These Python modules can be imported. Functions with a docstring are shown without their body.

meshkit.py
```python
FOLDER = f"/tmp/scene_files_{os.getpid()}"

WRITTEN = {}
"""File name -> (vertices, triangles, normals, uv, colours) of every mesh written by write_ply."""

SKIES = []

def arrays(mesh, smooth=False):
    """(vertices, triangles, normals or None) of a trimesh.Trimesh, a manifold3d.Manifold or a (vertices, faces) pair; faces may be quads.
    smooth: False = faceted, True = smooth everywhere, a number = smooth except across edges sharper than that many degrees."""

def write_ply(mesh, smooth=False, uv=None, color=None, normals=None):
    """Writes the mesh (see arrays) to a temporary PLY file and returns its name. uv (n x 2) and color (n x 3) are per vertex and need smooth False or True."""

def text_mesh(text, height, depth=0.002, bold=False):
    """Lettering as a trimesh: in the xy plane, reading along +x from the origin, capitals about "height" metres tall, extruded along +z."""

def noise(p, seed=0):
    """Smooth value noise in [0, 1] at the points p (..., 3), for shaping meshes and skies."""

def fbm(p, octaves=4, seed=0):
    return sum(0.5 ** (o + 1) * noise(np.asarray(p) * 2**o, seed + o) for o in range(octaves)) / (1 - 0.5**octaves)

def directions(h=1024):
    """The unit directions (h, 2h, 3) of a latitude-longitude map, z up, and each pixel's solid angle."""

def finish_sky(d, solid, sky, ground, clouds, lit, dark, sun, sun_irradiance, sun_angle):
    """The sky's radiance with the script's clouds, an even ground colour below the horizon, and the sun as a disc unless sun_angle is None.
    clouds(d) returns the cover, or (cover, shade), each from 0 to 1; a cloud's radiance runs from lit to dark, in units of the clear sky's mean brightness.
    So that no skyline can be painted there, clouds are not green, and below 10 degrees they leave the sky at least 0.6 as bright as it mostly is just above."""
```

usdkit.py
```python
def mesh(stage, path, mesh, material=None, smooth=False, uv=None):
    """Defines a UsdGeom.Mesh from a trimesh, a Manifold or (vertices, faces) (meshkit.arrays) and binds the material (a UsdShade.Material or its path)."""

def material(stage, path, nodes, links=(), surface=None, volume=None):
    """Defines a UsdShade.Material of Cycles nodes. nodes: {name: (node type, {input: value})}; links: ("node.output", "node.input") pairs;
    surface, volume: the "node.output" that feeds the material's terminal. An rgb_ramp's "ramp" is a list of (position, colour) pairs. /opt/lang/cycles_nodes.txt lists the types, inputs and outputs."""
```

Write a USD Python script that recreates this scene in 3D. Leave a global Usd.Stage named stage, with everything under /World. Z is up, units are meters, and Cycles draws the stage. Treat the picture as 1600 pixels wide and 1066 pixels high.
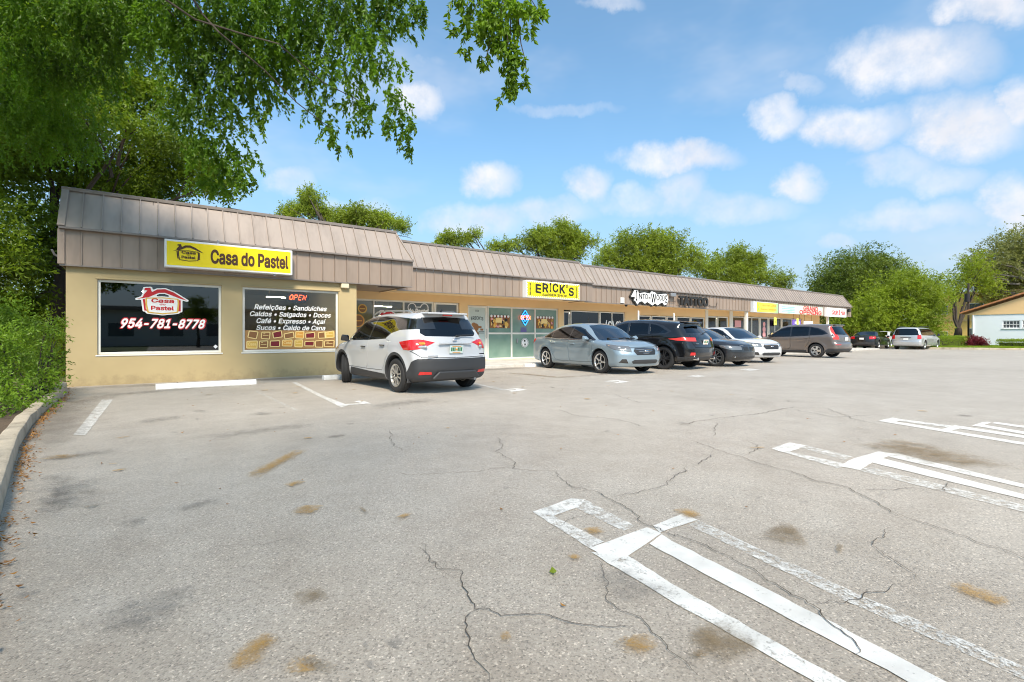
import math, random
import numpy as np
import trimesh, manifold3d
from manifold3d import Manifold, CrossSection
from scipy import ndimage
from scipy.interpolate import PchipInterpolator
import shapely
from shapely.geometry import Polygon
from pxr import Usd, UsdGeom, UsdLux, UsdShade, Gf, Sdf, Vt
import usdkit, meshkit

# A strip mall and its parking lot under a bright, softly clouded sky. z up, metres; x runs along the shop fronts, y into the building; the camera stands at the origin.
EXPOSURE = 2.0
SUN_POWER = 0.40
SKY_STRENGTH = 0.05
SKY_TINT = (0.80, 1.13, 1.25)
SKY_LOW = (2.2, 2.75, 3.6)
CLOUD_LIT = (5.7, 5.7, 5.85)
CLOUD_SHADE = (3.4, 3.65, 4.2)
# sky puffs: azimuth, elevation (radians), the two rows that scale and turn the puff, weight
CLOUDS = [(1.3136, 0.412, 9.523, 0.0, 6.248, 21.179, 1), (1.1336, 0.3764, 19.133, 0.0, 5.795, 31.251, 0.92), (1.2424, 0.335, 12.306, 0.0, 5.577, 25.924, 1), (1.3776, 0.3028, 12.865, 0.0, 5.371, 20.619, 1), (1.438, 0.3155, 34.366, 0.0, 8.059, 26.454, 0.92), (0.9583, 0.3298, 8.696, 0.0, 3.636, 35.607, 0.92), (0.7921, 0.2935, 19.474, 0.0, 1.228, 28.263, 0.86), (0.5908, 0.3085, 16.665, 0.0, -0.404, 30.563, 0.92), (1.1634, 0.2585, 25.437, 0.0, 4.552, 31.668, 0.92), (0.8922, 0.2643, 17.767, 0.0, 2.211, 33.543, 0.57), (0.9641, 0.2704, 18.551, 0.0, 2.207, 25.22, 0.63), (1.3254, 0.1836, 11.164, 0.0, 5.271, 35.659, 0.63), (1.438, 0.1834, 22.91, 0.0, 4.58, 24.729, 0.98), (1.4053, 0.4422, 15.149, 0.0, 12.113, 32.373, 0.98), (0.4492, 0.4394, 17.228, 0.0, -2.011, 27.555, 0.98), (0.5583, 0.2292, 8.366, 0.0, -0.488, 28.143, 0.69), (0.2183, 0.2836, 19.915, 0.0, -3.772, 31.592, 0.57), (1.2245, 0.1607, 32.029, 0.0, 5.758, 54.699, 0.46), (1.3632, 0.234, 19.847, 0.0, 7.544, 37.624, 0.57), (0.3325, 0.4365, 24.356, 0.0, -2.551, 21.222, 0.46), (0.8427, 0.5862, 13.886, 0.0, 6.742, 69.95, 0.57), (0.9405, 0.2492, 5.219, 0.0, 3.092, 41.24, 0.4), (0.4555, 0.5041, 17.187, 0.0, -4.267, 55.128, 0.34), (0.3325, 0.2374, 12.178, 0.0, -2.94, 41.0, 0.46), (0.7148, 0.2476, 9.562, 0.0, 0.601, 32.269, 0.57), (1.0764, 0.2256, 9.028, 0.0, 3.608, 35.177, 0.52), (1.3016, 0.2651, 15.349, 0.0, 7.202, 36.31, 0.57), (1.1682, 0.4178, 22.385, 0.0, 11.196, 51.326, 0.46), (0.7407, 0.4313, 7.472, 0.0, 2.683, 67.543, 0.34)]

stage = Usd.Stage.CreateInMemory()
UsdGeom.Xform.Define(stage, '/World')
UsdGeom.Scope.Define(stage, '/World/Looks')
random.seed(7)
RNG = np.random.default_rng(7)

# ------------------------------------------------------------------ camera
CAM_YAW = math.radians(53.53)            # angle from the view direction to the shop front's direction
cam = UsdGeom.Camera.Define(stage, '/World/camera')
_f = Gf.Vec3d(math.cos(CAM_YAW), math.sin(CAM_YAW), 0)
_r = Gf.Vec3d(math.sin(CAM_YAW), -math.cos(CAM_YAW), 0)
cam.AddTransformOp().Set(Gf.Matrix4d(_r[0], _r[1], 0, 0, 0, 0, 1, 0, -_f[0], -_f[1], 0, 0, 0, 0, 1.1, 1))
cam.CreateHorizontalApertureAttr(36.0)
cam.CreateVerticalApertureAttr(36.0 * 682 / 1024)
cam.CreateFocalLengthAttr(765 / 1600 * 36.0)
cam.CreateVerticalApertureOffsetAttr(-9 / 1600 * 36.0)
cam.CreateExposureAttr(EXPOSURE)

# ------------------------------------------------------------------ sky and sun
SUN = np.array([-0.28, -0.60, 0.75]); SUN = SUN / np.linalg.norm(SUN)
SUN_EL, SUN_ROT = math.asin(SUN[2]), math.atan2(SUN[0], SUN[1])


def sky_material():
    n = {'tc': ('texture_coordinate', {}),
         'sky': ('sky_texture', {'sky_type': 'single_scattering', 'sun_disc': False, 'sun_elevation': SUN_EL, 'sun_rotation': SUN_ROT,
                                 'altitude': 10.0, 'air_density': 1.0, 'aerosol_density': 1.6, 'ozone_density': 1.2}),
         'sx': ('separate_xyz', {}), 'az': ('math', {'math_type': 'arctan2'}), 'el': ('math', {'math_type': 'arcsine'}),
         'ae': ('combine_xyz', {}),
         'n1': ('noise_texture', {'scale': 9.0, 'detail': 6.0, 'roughness': .58}),
         'n2': ('noise_texture', {'scale': 26.0, 'detail': 5.0, 'roughness': .62}),
         'c1': ('vector_math', {'math_type': 'subtract', 'vector2': (.5, .5, .5)}),
         'c1s': ('vector_math', {'math_type': 'multiply', 'vector2': (.075, .05, 0)}),
         'ae2': ('vector_math', {'math_type': 'add'}), 'ae1': ('vector_math', {'math_type': 'add'}),
         'c2': ('vector_math', {'math_type': 'subtract', 'vector2': (.5, .5, .5)}), 'c2s': ('vector_math', {'math_type': 'multiply', 'vector2': (.045, .03, 0)})}
    l = [('tc.generated', 'sx.vector'), ('sx.x', 'az.value1'), ('sx.y', 'az.value2'), ('sx.z', 'el.value1'), ('az.value', 'ae.x'), ('el.value', 'ae.y'),
         ('tc.generated', 'n1.vector'), ('tc.generated', 'n2.vector'), ('n1.color', 'c1.vector1'), ('c1.vector', 'c1s.vector1'), ('ae.vector', 'ae1.vector1'), ('c1s.vector', 'ae1.vector2'), ('n2.color', 'c2.vector1'), ('c2.vector', 'c2s.vector1'), ('ae1.vector', 'ae2.vector1'), ('c2s.vector', 'ae2.vector2')]
    prev = None
    for k, (a, e, m00, m01, m10, m11, w) in enumerate(CLOUDS):
        n[f's{k}'] = ('vector_math', {'math_type': 'subtract', 'vector2': (a, e, 0)})
        n[f'u{k}'] = ('vector_math', {'math_type': 'dot_product', 'vector2': (m00, m01, 0)})
        n[f'v{k}'] = ('vector_math', {'math_type': 'dot_product', 'vector2': (m10, m11, 0)})
        n[f'm{k}'] = ('combine_xyz', {})
        n[f'd{k}'] = ('vector_math', {'math_type': 'length'})
        n[f'r{k}'] = ('map_range', {'range_type': 'smoothstep', 'from_min': 1.3, 'from_max': .4, 'to_min': 0., 'to_max': w})
        l += [('ae2.vector', f's{k}.vector1'), (f's{k}.vector', f'u{k}.vector1'), (f's{k}.vector', f'v{k}.vector1'), (f'u{k}.value', f'm{k}.x'), (f'v{k}.value', f'm{k}.y'), (f'm{k}.vector', f'd{k}.vector1'), (f'd{k}.value', f'r{k}.value')]
        if prev:
            n[f'x{k}'] = ('math', {'math_type': 'maximum'})
            l += [(prev, f'x{k}.value1'), (f'r{k}.result', f'x{k}.value2')]
            prev = f'x{k}.value'
        else:
            prev = f'r{k}.result'
    # thin even cloud over the whole sky, and the puffs' own density
    n['big'] = ('noise_texture', {'scale': 2.6, 'detail': 5.0, 'roughness': .55})
    n['sq'] = ('vector_math', {'math_type': 'multiply', 'vector2': (1, 1, 2.2)})
    n['veil'] = ('map_range', {'range_type': 'smoothstep', 'from_min': .46, 'from_max': .78, 'to_min': .07, 'to_max': .46})
    n['dens'] = ('map_range', {'from_min': .30, 'from_max': .62, 'to_min': .55, 'to_max': 1.0})
    n['puff'] = ('math', {'math_type': 'multiply'})
    n['all'] = ('math', {'math_type': 'maximum', 'use_clamp': True})
    n['hz'] = ('map_range', {'range_type': 'smoothstep', 'from_min': .42, 'from_max': -.02, 'to_min': 0., 'to_max': .8})
    n['grade'] = ('hsv', {'hue': .492, 'saturation': 1.0, 'value': 1.0})
    n['tint'] = ('mix_color', {'blend_type': 'multiply', 'fac': 1.0, 'b': SKY_TINT, 'use_clamp': False})
    n['low'] = ('mix_color', {'b': SKY_LOW, 'use_clamp': False})
    n['lit'] = ('mix_color', {'a': CLOUD_SHADE, 'b': CLOUD_LIT, 'use_clamp': False})
    n['fin'] = ('mix_color', {'use_clamp': False})
    n['bg'] = ('background_shader', {'strength': SKY_STRENGTH})
    l += [('tc.generated', 'sq.vector1'), ('sq.vector', 'big.vector'), ('big.fac', 'veil.value'), ('n2.fac', 'dens.value'), (prev, 'puff.value1'), ('dens.result', 'puff.value2'),
          ('puff.value', 'all.value1'), ('veil.result', 'all.value2'), ('sky.color', 'grade.color'), ('grade.color', 'tint.a'), ('el.value', 'hz.value'), ('hz.result', 'low.fac'), ('tint.result', 'low.a'),
          ('n1.fac', 'lit.fac'), ('all.value', 'fin.fac'), ('low.result', 'fin.a'), ('lit.result', 'fin.b'), ('fin.result', 'bg.color')]
    return usdkit.material(stage, '/World/Looks/sky', n, l, surface='bg.background')


dome = UsdLux.DomeLight.Define(stage, '/World/sky')
UsdShade.MaterialBindingAPI.Apply(dome.GetPrim()).Bind(sky_material())
dome.GetPrim().SetCustomDataByKey('kind', 'structure')
dome.GetPrim().SetCustomDataByKey('label', 'blue daytime sky with scattered soft white clouds')
sun = UsdLux.DistantLight.Define(stage, '/World/sun')
sun.CreateIntensityAttr(SUN_POWER)
sun.CreateAngleAttr(14.0)
sun.CreateColorAttr(Gf.Vec3f(1.0, .89, .75))
sun.GetPrim().CreateAttribute('inputs:normalize', Sdf.ValueTypeNames.Bool).Set(True)
_z = Gf.Vec3d(*map(float, SUN)); _x = Gf.Cross(Gf.Vec3d(0, 0, 1), _z).GetNormalized(); _y = Gf.Cross(_z, _x)
sun.AddTransformOp().Set(Gf.Matrix4d(*_x, 0, *_y, 0, *_z, 0, 0, 0, 20, 1))

# ------------------------------------------------------------------ helpers
_used = {}


def numbered(parent, name):
    k = _used.get((parent, name), -1) + 1
    _used[(parent, name)] = k
    return f'{parent}/{name}' + (f'_{k:03d}' if k else '')


def path_of(p):
    return '/World' if p is None else str(p.GetPath())


def tag(o, label=None, cat=None, group=None, kind=None):
    p = o.GetPrim()
    for k, v in (('label', label), ('category', cat), ('group', group), ('kind', kind)):
        if v:
            p.SetCustomDataByKey(k, v)
    return o


def thing(name, label=None, cat=None, loc=(0, 0, 0), rz=0, group=None, parent=None, kind=None):
    x = UsdGeom.Xform.Define(stage, numbered(path_of(parent), name))
    if any(loc):
        x.AddTranslateOp().Set(Gf.Vec3d(*map(float, loc)))
    if rz:
        x.AddRotateZOp().Set(float(math.degrees(rz)))
    tag(x, label, cat, group, kind)
    return x


def obj(name, mesh, mat, parent=None, smooth=False, label=None, cat=None, group=None, kind=None, attrs=None):
    p = numbered(path_of(parent), name)
    if hasattr(mesh, 'to_mesh') and mesh.is_empty():
        return None
    m = usdkit.mesh(stage, p, mesh, mat, smooth)
    if attrs:
        for k, v in attrs.items():
            UsdGeom.PrimvarsAPI(m).CreatePrimvar(k, Sdf.ValueTypeNames.FloatArray, 'vertex').Set(Vt.FloatArray.FromNumpy(np.asarray(v, np.float32)))
    return tag(m, label, cat, group, kind)


def box(x0, x1, y0, y1, z0, z1):
    v = np.array([(x, y, z) for x in (x0, x1) for y in (y0, y1) for z in (z0, z1)], float)
    f = np.array([(0, 1, 3), (0, 3, 2), (4, 6, 7), (4, 7, 5), (0, 4, 5), (0, 5, 1), (2, 3, 7), (2, 7, 6), (0, 2, 6), (0, 6, 4), (1, 5, 7), (1, 7, 3)])
    return trimesh.Trimesh(v, f, process=False)


def bbox(x0, x1, y0, y1, z0, z1, c=.01):
    """box with chamfered edges"""
    pts = []
    for x, sx in ((x0, 1), (x1, -1)):
        for y, sy in ((y0, 1), (y1, -1)):
            for z, sz in ((z0, 1), (z1, -1)):
                pts += [(x + sx * c, y + sy * c, z), (x + sx * c, y, z + sz * c), (x, y + sy * c, z + sz * c)]
    return trimesh.convex.convex_hull(np.array(pts))


def cat_(ms):
    ms = [m for m in ms if m is not None]
    return ms[0] if len(ms) == 1 else trimesh.util.concatenate(ms)


def tube(pts, radii, sides=7, cap=True):
    p = np.asarray(pts, float); n = len(p)
    r = np.broadcast_to(radii, (n,))
    t = np.gradient(p, axis=0); t /= np.linalg.norm(t, axis=1, keepdims=True) + 1e-9
    a = np.cross(t, np.where(np.abs(t[:, 2:]) < .9, [0, 0, 1.], [1., 0, 0])); a /= np.linalg.norm(a, axis=1, keepdims=True) + 1e-9
    b = np.cross(t, a); ang = np.arange(sides) * 2 * np.pi / sides
    v = (p[:, None] + r[:, None, None] * (np.cos(ang)[None, :, None] * a[:, None] + np.sin(ang)[None, :, None] * b[:, None])).reshape(-1, 3)
    i, j = np.meshgrid(np.arange(n - 1), np.arange(sides), indexing='ij'); jj = (j + 1) % sides
    q = np.stack([i * sides + j, i * sides + jj, (i + 1) * sides + jj, (i + 1) * sides + j], -1).reshape(-1, 4)
    f = np.vstack([q[:, [0, 1, 2]], q[:, [0, 2, 3]]])
    if cap:
        v = np.vstack([v, p[:1], p[-1:]]); c0 = n * sides
        k = np.arange(sides); kk = (k + 1) % sides
        f = np.vstack([f, np.stack([np.full(sides, c0), kk, k], 1), np.stack([np.full(sides, c0 + 1), (n - 1) * sides + k, (n - 1) * sides + kk], 1)])
    m = trimesh.Trimesh(v, f, process=False)
    return m


def slab(p00, p10, p11, p01, t):
    """quad p00 p10 p11 p01 (counter-clockwise seen from outside) thickened inwards by t"""
    q = np.array([p00, p10, p11, p01], float)
    n = np.cross(q[1] - q[0], q[3] - q[0]); n /= np.linalg.norm(n)
    v = np.vstack([q, q - n * t])
    f = [(0, 1, 2), (0, 2, 3), (4, 6, 5), (4, 7, 6)]
    for k in range(4):
        m = (k + 1) % 4
        f += [(k, k + 4, m + 4), (k, m + 4, m)]
    return trimesh.Trimesh(v, np.array(f), process=False)


def prism_xz(poly, y0, y1):
    """polygon of (x, z), extruded along y; a Manifold"""
    return Manifold.extrude(CrossSection([np.asarray(poly, float)], manifold3d.FillRule.NonZero), y1 - y0).transform(np.array([[1., 0, 0, 0], [0, 0, -1, y1], [0, 1, 0, 0]]))


def prism_yz(poly, x0, x1):
    return Manifold.extrude(CrossSection([np.asarray(poly, float)], manifold3d.FillRule.NonZero), x1 - x0).transform(np.array([[0., 0, 1, x0], [1, 0, 0, 0], [0, 1, 0, 0]]))


def poly_xz(poly, y0, y1, holes=()):
    """shapely polygon of (x, z) extruded from y0 (front) to y1; trimesh"""
    p = poly if isinstance(poly, shapely.Geometry) else Polygon(poly, holes)
    ms = []
    for g in getattr(p, 'geoms', [p]):
        m = trimesh.creation.extrude_polygon(g, y1 - y0, engine='earcut')
        v = m.vertices
        m = trimesh.Trimesh(np.stack([v[:, 0], y1 - v[:, 2], v[:, 1]], 1), m.faces, process=False)
        ms.append(m)
    return cat_(ms)


def lettering(text, height, x, y, z, depth=.004, bold=True, width=None, shear=0., centre=False, arc=0.):
    """text on a plane facing -y: x to the right, z up; baseline at z"""
    m = meshkit.text_mesh(text, height, depth, bold)
    v = np.array(m.vertices)
    w = v[:, 0].max() - v[:, 0].min()
    v[:, 0] -= v[:, 0].min()
    if width:
        v[:, 0] *= width / w; w = width
    v[:, 0] += shear * v[:, 1]
    if arc:
        v[:, 1] += arc * (1 - (2 * v[:, 0] / w - 1) ** 2)
    if centre:
        v[:, 0] -= w / 2
    return trimesh.Trimesh(np.stack([x + v[:, 0], y - v[:, 2], z + v[:, 1]], 1), m.faces, process=False)


def letters(parts, m, parent, name='lettering', gap=None):
    """each text its own part; with gap, a line is cut into words where the space is wider than gap"""
    for t in parts:
        if gap is None:
            obj(name, t, m, parent); continue
        cs = sorted(t.split(only_watertight=False), key=lambda c: c.bounds[0, 0])
        run, end = [], None
        for c in cs:
            if run and c.bounds[0, 0] - end > gap:
                obj(name, cat_(run), m, parent); run = []
            run.append(c); end = c.bounds[1, 0] if len(run) == 1 else max(end, c.bounds[1, 0])
        obj(name, cat_(run), m, parent)


def ribbon(pts, width, z):
    p = np.asarray(pts, float)
    t = np.gradient(p, axis=0); t /= np.linalg.norm(t, axis=1, keepdims=True) + 1e-9
    nrm = np.stack([-t[:, 1], t[:, 0]], 1); w = np.broadcast_to(width, (len(p),))[:, None] / 2
    v = np.vstack([np.c_[p + nrm * w, np.full(len(p), z)], np.c_[p - nrm * w, np.full(len(p), z)]]); n = len(p); k = np.arange(n - 1)
    f = np.vstack([np.stack([k, k + n, k + 1], 1), np.stack([k + 1, k + n, k + n + 1], 1)])
    return trimesh.Trimesh(v, f, process=False)


def resample(pts, step):
    p = np.asarray(pts, float); d = np.r_[0, np.cumsum(np.linalg.norm(np.diff(p, axis=0), axis=1))]
    s = np.linspace(0, d[-1], max(2, int(d[-1] / step) + 1))
    return np.stack([np.interp(s, d, p[:, k]) for k in range(p.shape[1])], 1)


# ------------------------------------------------------------------ materials
MATS = {}


def mat(name, nodes, links=(), surface='p.BSDF', volume=None):
    MATS[name] = usdkit.material(stage, '/World/Looks/' + name, nodes, links, surface=surface, volume=volume)
    return MATS[name]


def plain(name, color, rough=.5, **kw):
    return mat(name, {'p': ('principled_bsdf', {'base_color': color, 'roughness': rough, **kw})})


def varied(name, color, rough=.6, amount=.25, scale=3., fine=40., bump=.0, stretch=(1, 1, 1), dist=.01, dirt=None, **kw):
    """a colour with broad and fine tone changes and fine relief"""
    c = np.array(color, float)
    n = {'g': ('geometry', {}), 'mp': ('mapping', {'scale': stretch}),
         'a': ('noise_texture', {'scale': scale, 'detail': 5., 'roughness': .6}), 'b': ('noise_texture', {'scale': fine, 'detail': 3.}),
         's': ('math', {'math_type': 'multiply_add', 'value2': .35}), 'r': ('rgb_ramp', {'ramp': [(.25, c * (1 - amount)), (.5, c), (.8, np.minimum(c * (1 + amount * .6), .95))]}),
         'p': ('principled_bsdf', {'roughness': rough, **kw})}
    l = [('g.position', 'mp.vector'), ('mp.vector', 'a.vector'), ('mp.vector', 'b.vector'), ('b.fac', 's.value1'), ('a.fac', 's.value3'), ('s.value', 'r.fac'), ('r.color', 'p.base_color')]
    n['s'][1]['value2'] = .3
    n['o'] = ('math', {'math_type': 'subtract', 'value2': .15})
    l[5] = ('s.value', 'o.value1'); l.append(('o.value', 'r.fac'))
    if bump:
        n['bm'] = ('bump', {'strength': bump, 'distance': dist}); l += [('b.fac', 'bm.height'), ('bm.normal', 'p.normal')]
    return mat(name, n, l)


def paint(name, color, metallic=.0, rough=.28, flake=True):
    return mat(name, {'p': ('principled_bsdf', {'base_color': color, 'roughness': rough, 'metallic': metallic, 'coat_weight': 1.0, 'coat_roughness': .04, 'coat_ior': 1.5, 'specular_ior_level': .25})})


def pane(name, tint, ior=1.5, dark=0.):
    return mat(name, {'t': ('transparent_bsdf', {'color': tint}), 'gl': ('glossy_bsdf', {'color': (.95, .97, 1.), 'roughness': .015}), 'f': ('fresnel', {'IOR': ior}), 'm': ('mix_closure', {})},
               [('f.fac', 'm.fac'), ('t.BSDF', 'm.closure1'), ('gl.BSDF', 'm.closure2')], surface='m.closure')


def glow(name, color, strength):
    return mat(name, {'e': ('emission', {'color': color, 'strength': strength})}, surface='e.emission')


def leafmat(name, colors, rough=.45, trans=.35, noise=.9):
    """leaf colours by leaf and by place in the crown"""
    n = {'g': ('geometry', {}), 'n': ('noise_texture', {'scale': noise, 'detail': 2.}), 'k': ('math', {'math_type': 'multiply_add', 'value2': .55}), 'k2': ('math', {'math_type': 'multiply_add', 'value2': .9, 'value3': -.22}),
         'r': ('rgb_ramp', {'ramp': list(zip(np.linspace(0, 1, len(colors)), colors))}),
         'tb': ('mix_color', {'blend_type': 'multiply', 'fac': 1., 'b': (1.25, 1.2, .55), 'use_clamp': False}),
         'p': ('principled_bsdf', {'roughness': rough, 'specular_ior_level': .35}), 't': ('translucent_bsdf', {}), 'm': ('mix_closure', {'fac': trans})}
    l = [('g.position', 'n.vector'), ('g.random_per_island', 'k.value1'), ('n.fac', 'k2.value1'), ('k2.value', 'k.value3'), ('k.value', 'r.fac'), ('r.color', 'p.base_color'), ('r.color', 'tb.a'), ('tb.result', 't.color'),
         ('p.BSDF', 'm.closure1'), ('t.BSDF', 'm.closure2')]
    return mat(name, n, l, surface='m.closure')

# ------------------------------------------------------------------ surveyed ground marks and crown clumps (metres)
PAINT = [([(1.91, 2.37), (1.97, 2.24), (1.94, 1.8), (1.82, 1.79)], 0.55), ([(1.91, 2.37), (2.28, 2.41), (2.34, 2.34), (2.2, 2.26), (1.97, 2.24)], 0.4), ([(2.18, 2.29), (2.34, 2.34), (2.24, 1.84), (2.13, 1.83)], 0.7), ([(1.82, 1.79), (2.28, 1.79), (2.28, 1.69), (1.91, 1.61), (1.8, 1.64)], 0.12), ([(2.33, 1.78), (2.64, 1.8), (2.61, 1.68), (2.28, 1.7)], 0.3), ([(1.79, 1.75), (1.91, 1.61), (1.85, 1.32), (1.77, 0.62), (1.75, 0.45), (1.67, 0.51), (1.69, 0.69), (1.73, 1.23)], 0.3), ([(2.11, 1.64), (2.27, 1.68), (2.24, 1.59), (2.03, 0.43), (2.01, 0.27), (1.9, 0.35), (1.93, 0.5), (2.08, 1.48)], 0.08), ([(2.5, 1.67), (2.61, 1.67), (2.42, 0.82), (2.33, 0.3), (2.31, 0.16), (2.22, 0.15), (2.24, 0.28), (2.31, 0.81)], 0.75), ([(4.84, 2.32), (5.26, 2.34), (5.25, 2.17), (4.79, 2.15)], 0.4), ([(4.82, 2.31), (4.84, 2.17), (4.77, 1.63), (4.57, 1.65)], 0.6), ([(5.1, 2.17), (5.25, 2.17), (5.11, 1.73), (4.91, 1.73)], 0.75), ([(4.64, 1.67), (5.04, 1.7), (5.53, 1.66), (5.55, 1.53), (5.11, 1.56), (4.65, 1.52)], 0.12), ([(4.64, 1.58), (4.81, 1.5), (4.54, 0.58), (4.41, 0.25), (4.24, 0.24), (4.36, 0.55)], 0.75), ([(5.01, 1.58), (5.27, 1.58), (4.85, 0.62), (4.71, 0.27), (4.56, 0.26), (4.7, 0.6)], 0.05), ([(5.37, 1.54), (5.58, 1.53), (5.18, 0.66), (5.02, 0.29), (4.9, 0.28), (5.05, 0.64)], 0.35), ([(7.51, 2.26), (7.96, 2.23), (7.88, 2.11), (7.44, 2.08)], 0.3), ([(7.73, 2.24), (7.92, 2.23), (7.81, 1.59), (7.64, 1.6)], 0.5), ([(7.49, 2.24), (7.63, 2.14), (7.19, 0.91), (7.05, 0.48), (6.86, 0.47), (7.02, 0.89)], 0.25), ([(7.37, 1.62), (7.9, 1.59), (7.81, 1.49), (7.39, 1.52)], 0.2), ([(7.67, 1.55), (7.87, 1.53), (7.69, 0.98), (7.54, 0.51), (7.37, 0.5), (7.5, 0.95)], 0.2), ([(8.0, 1.46), (8.46, 1.44), (8.56, 1.37), (8.03, 1.39)], 0.2), ([(8.03, 1.43), (8.22, 1.4), (8.0, 1.02), (7.76, 0.53), (7.63, 0.52), (7.79, 0.99)], 0.2), ([(8.43, 1.35), (8.6, 1.34), (8.51, 1.08), (8.26, 0.56), (8.1, 0.55), (8.33, 1.06)], 0.3), ([(2.65, 12.18), (2.74, 12.11), (2.52, 9.04), (2.5, 7.67), (2.34, 7.53), (2.44, 9.21)], 0.55), ([(2.5, 8.62), (2.34, 7.74), (2.86, 7.67), (2.87, 8.13), (2.72, 8.1), (2.74, 7.8), (2.49, 7.85)], 0.35), ([(1.64, 10.68), (1.7, 10.63), (1.76, 7.64), (1.68, 7.63)], 0.92), ([(-0.68, 7.17), (-0.57, 7.12), (-0.51, 10.74), (-0.66, 10.85)], 0.6), ([(5.65, 8.05), (6.1, 8.1), (6.09, 7.73), (5.65, 7.66), (5.74, 7.87), (5.89, 7.84), (5.98, 7.95), (5.82, 7.95)], 0.25), ([(6.05, 10.91), (6.18, 10.94), (5.81, 8.09), (5.63, 8.01)], 0.75), ([(8.67, 8.07), (9.23, 8.13), (9.08, 7.63), (8.55, 7.56), (8.67, 7.77), (8.86, 7.74), (8.99, 7.89), (8.78, 7.89)], 0.4), ([(11.57, 7.79), (12.21, 7.86), (12.04, 7.45), (11.47, 7.38)], 0.6), ([(15.19, 8.33), (15.91, 8.36), (15.65, 7.81), (14.81, 7.74)], 0.6)]
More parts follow.
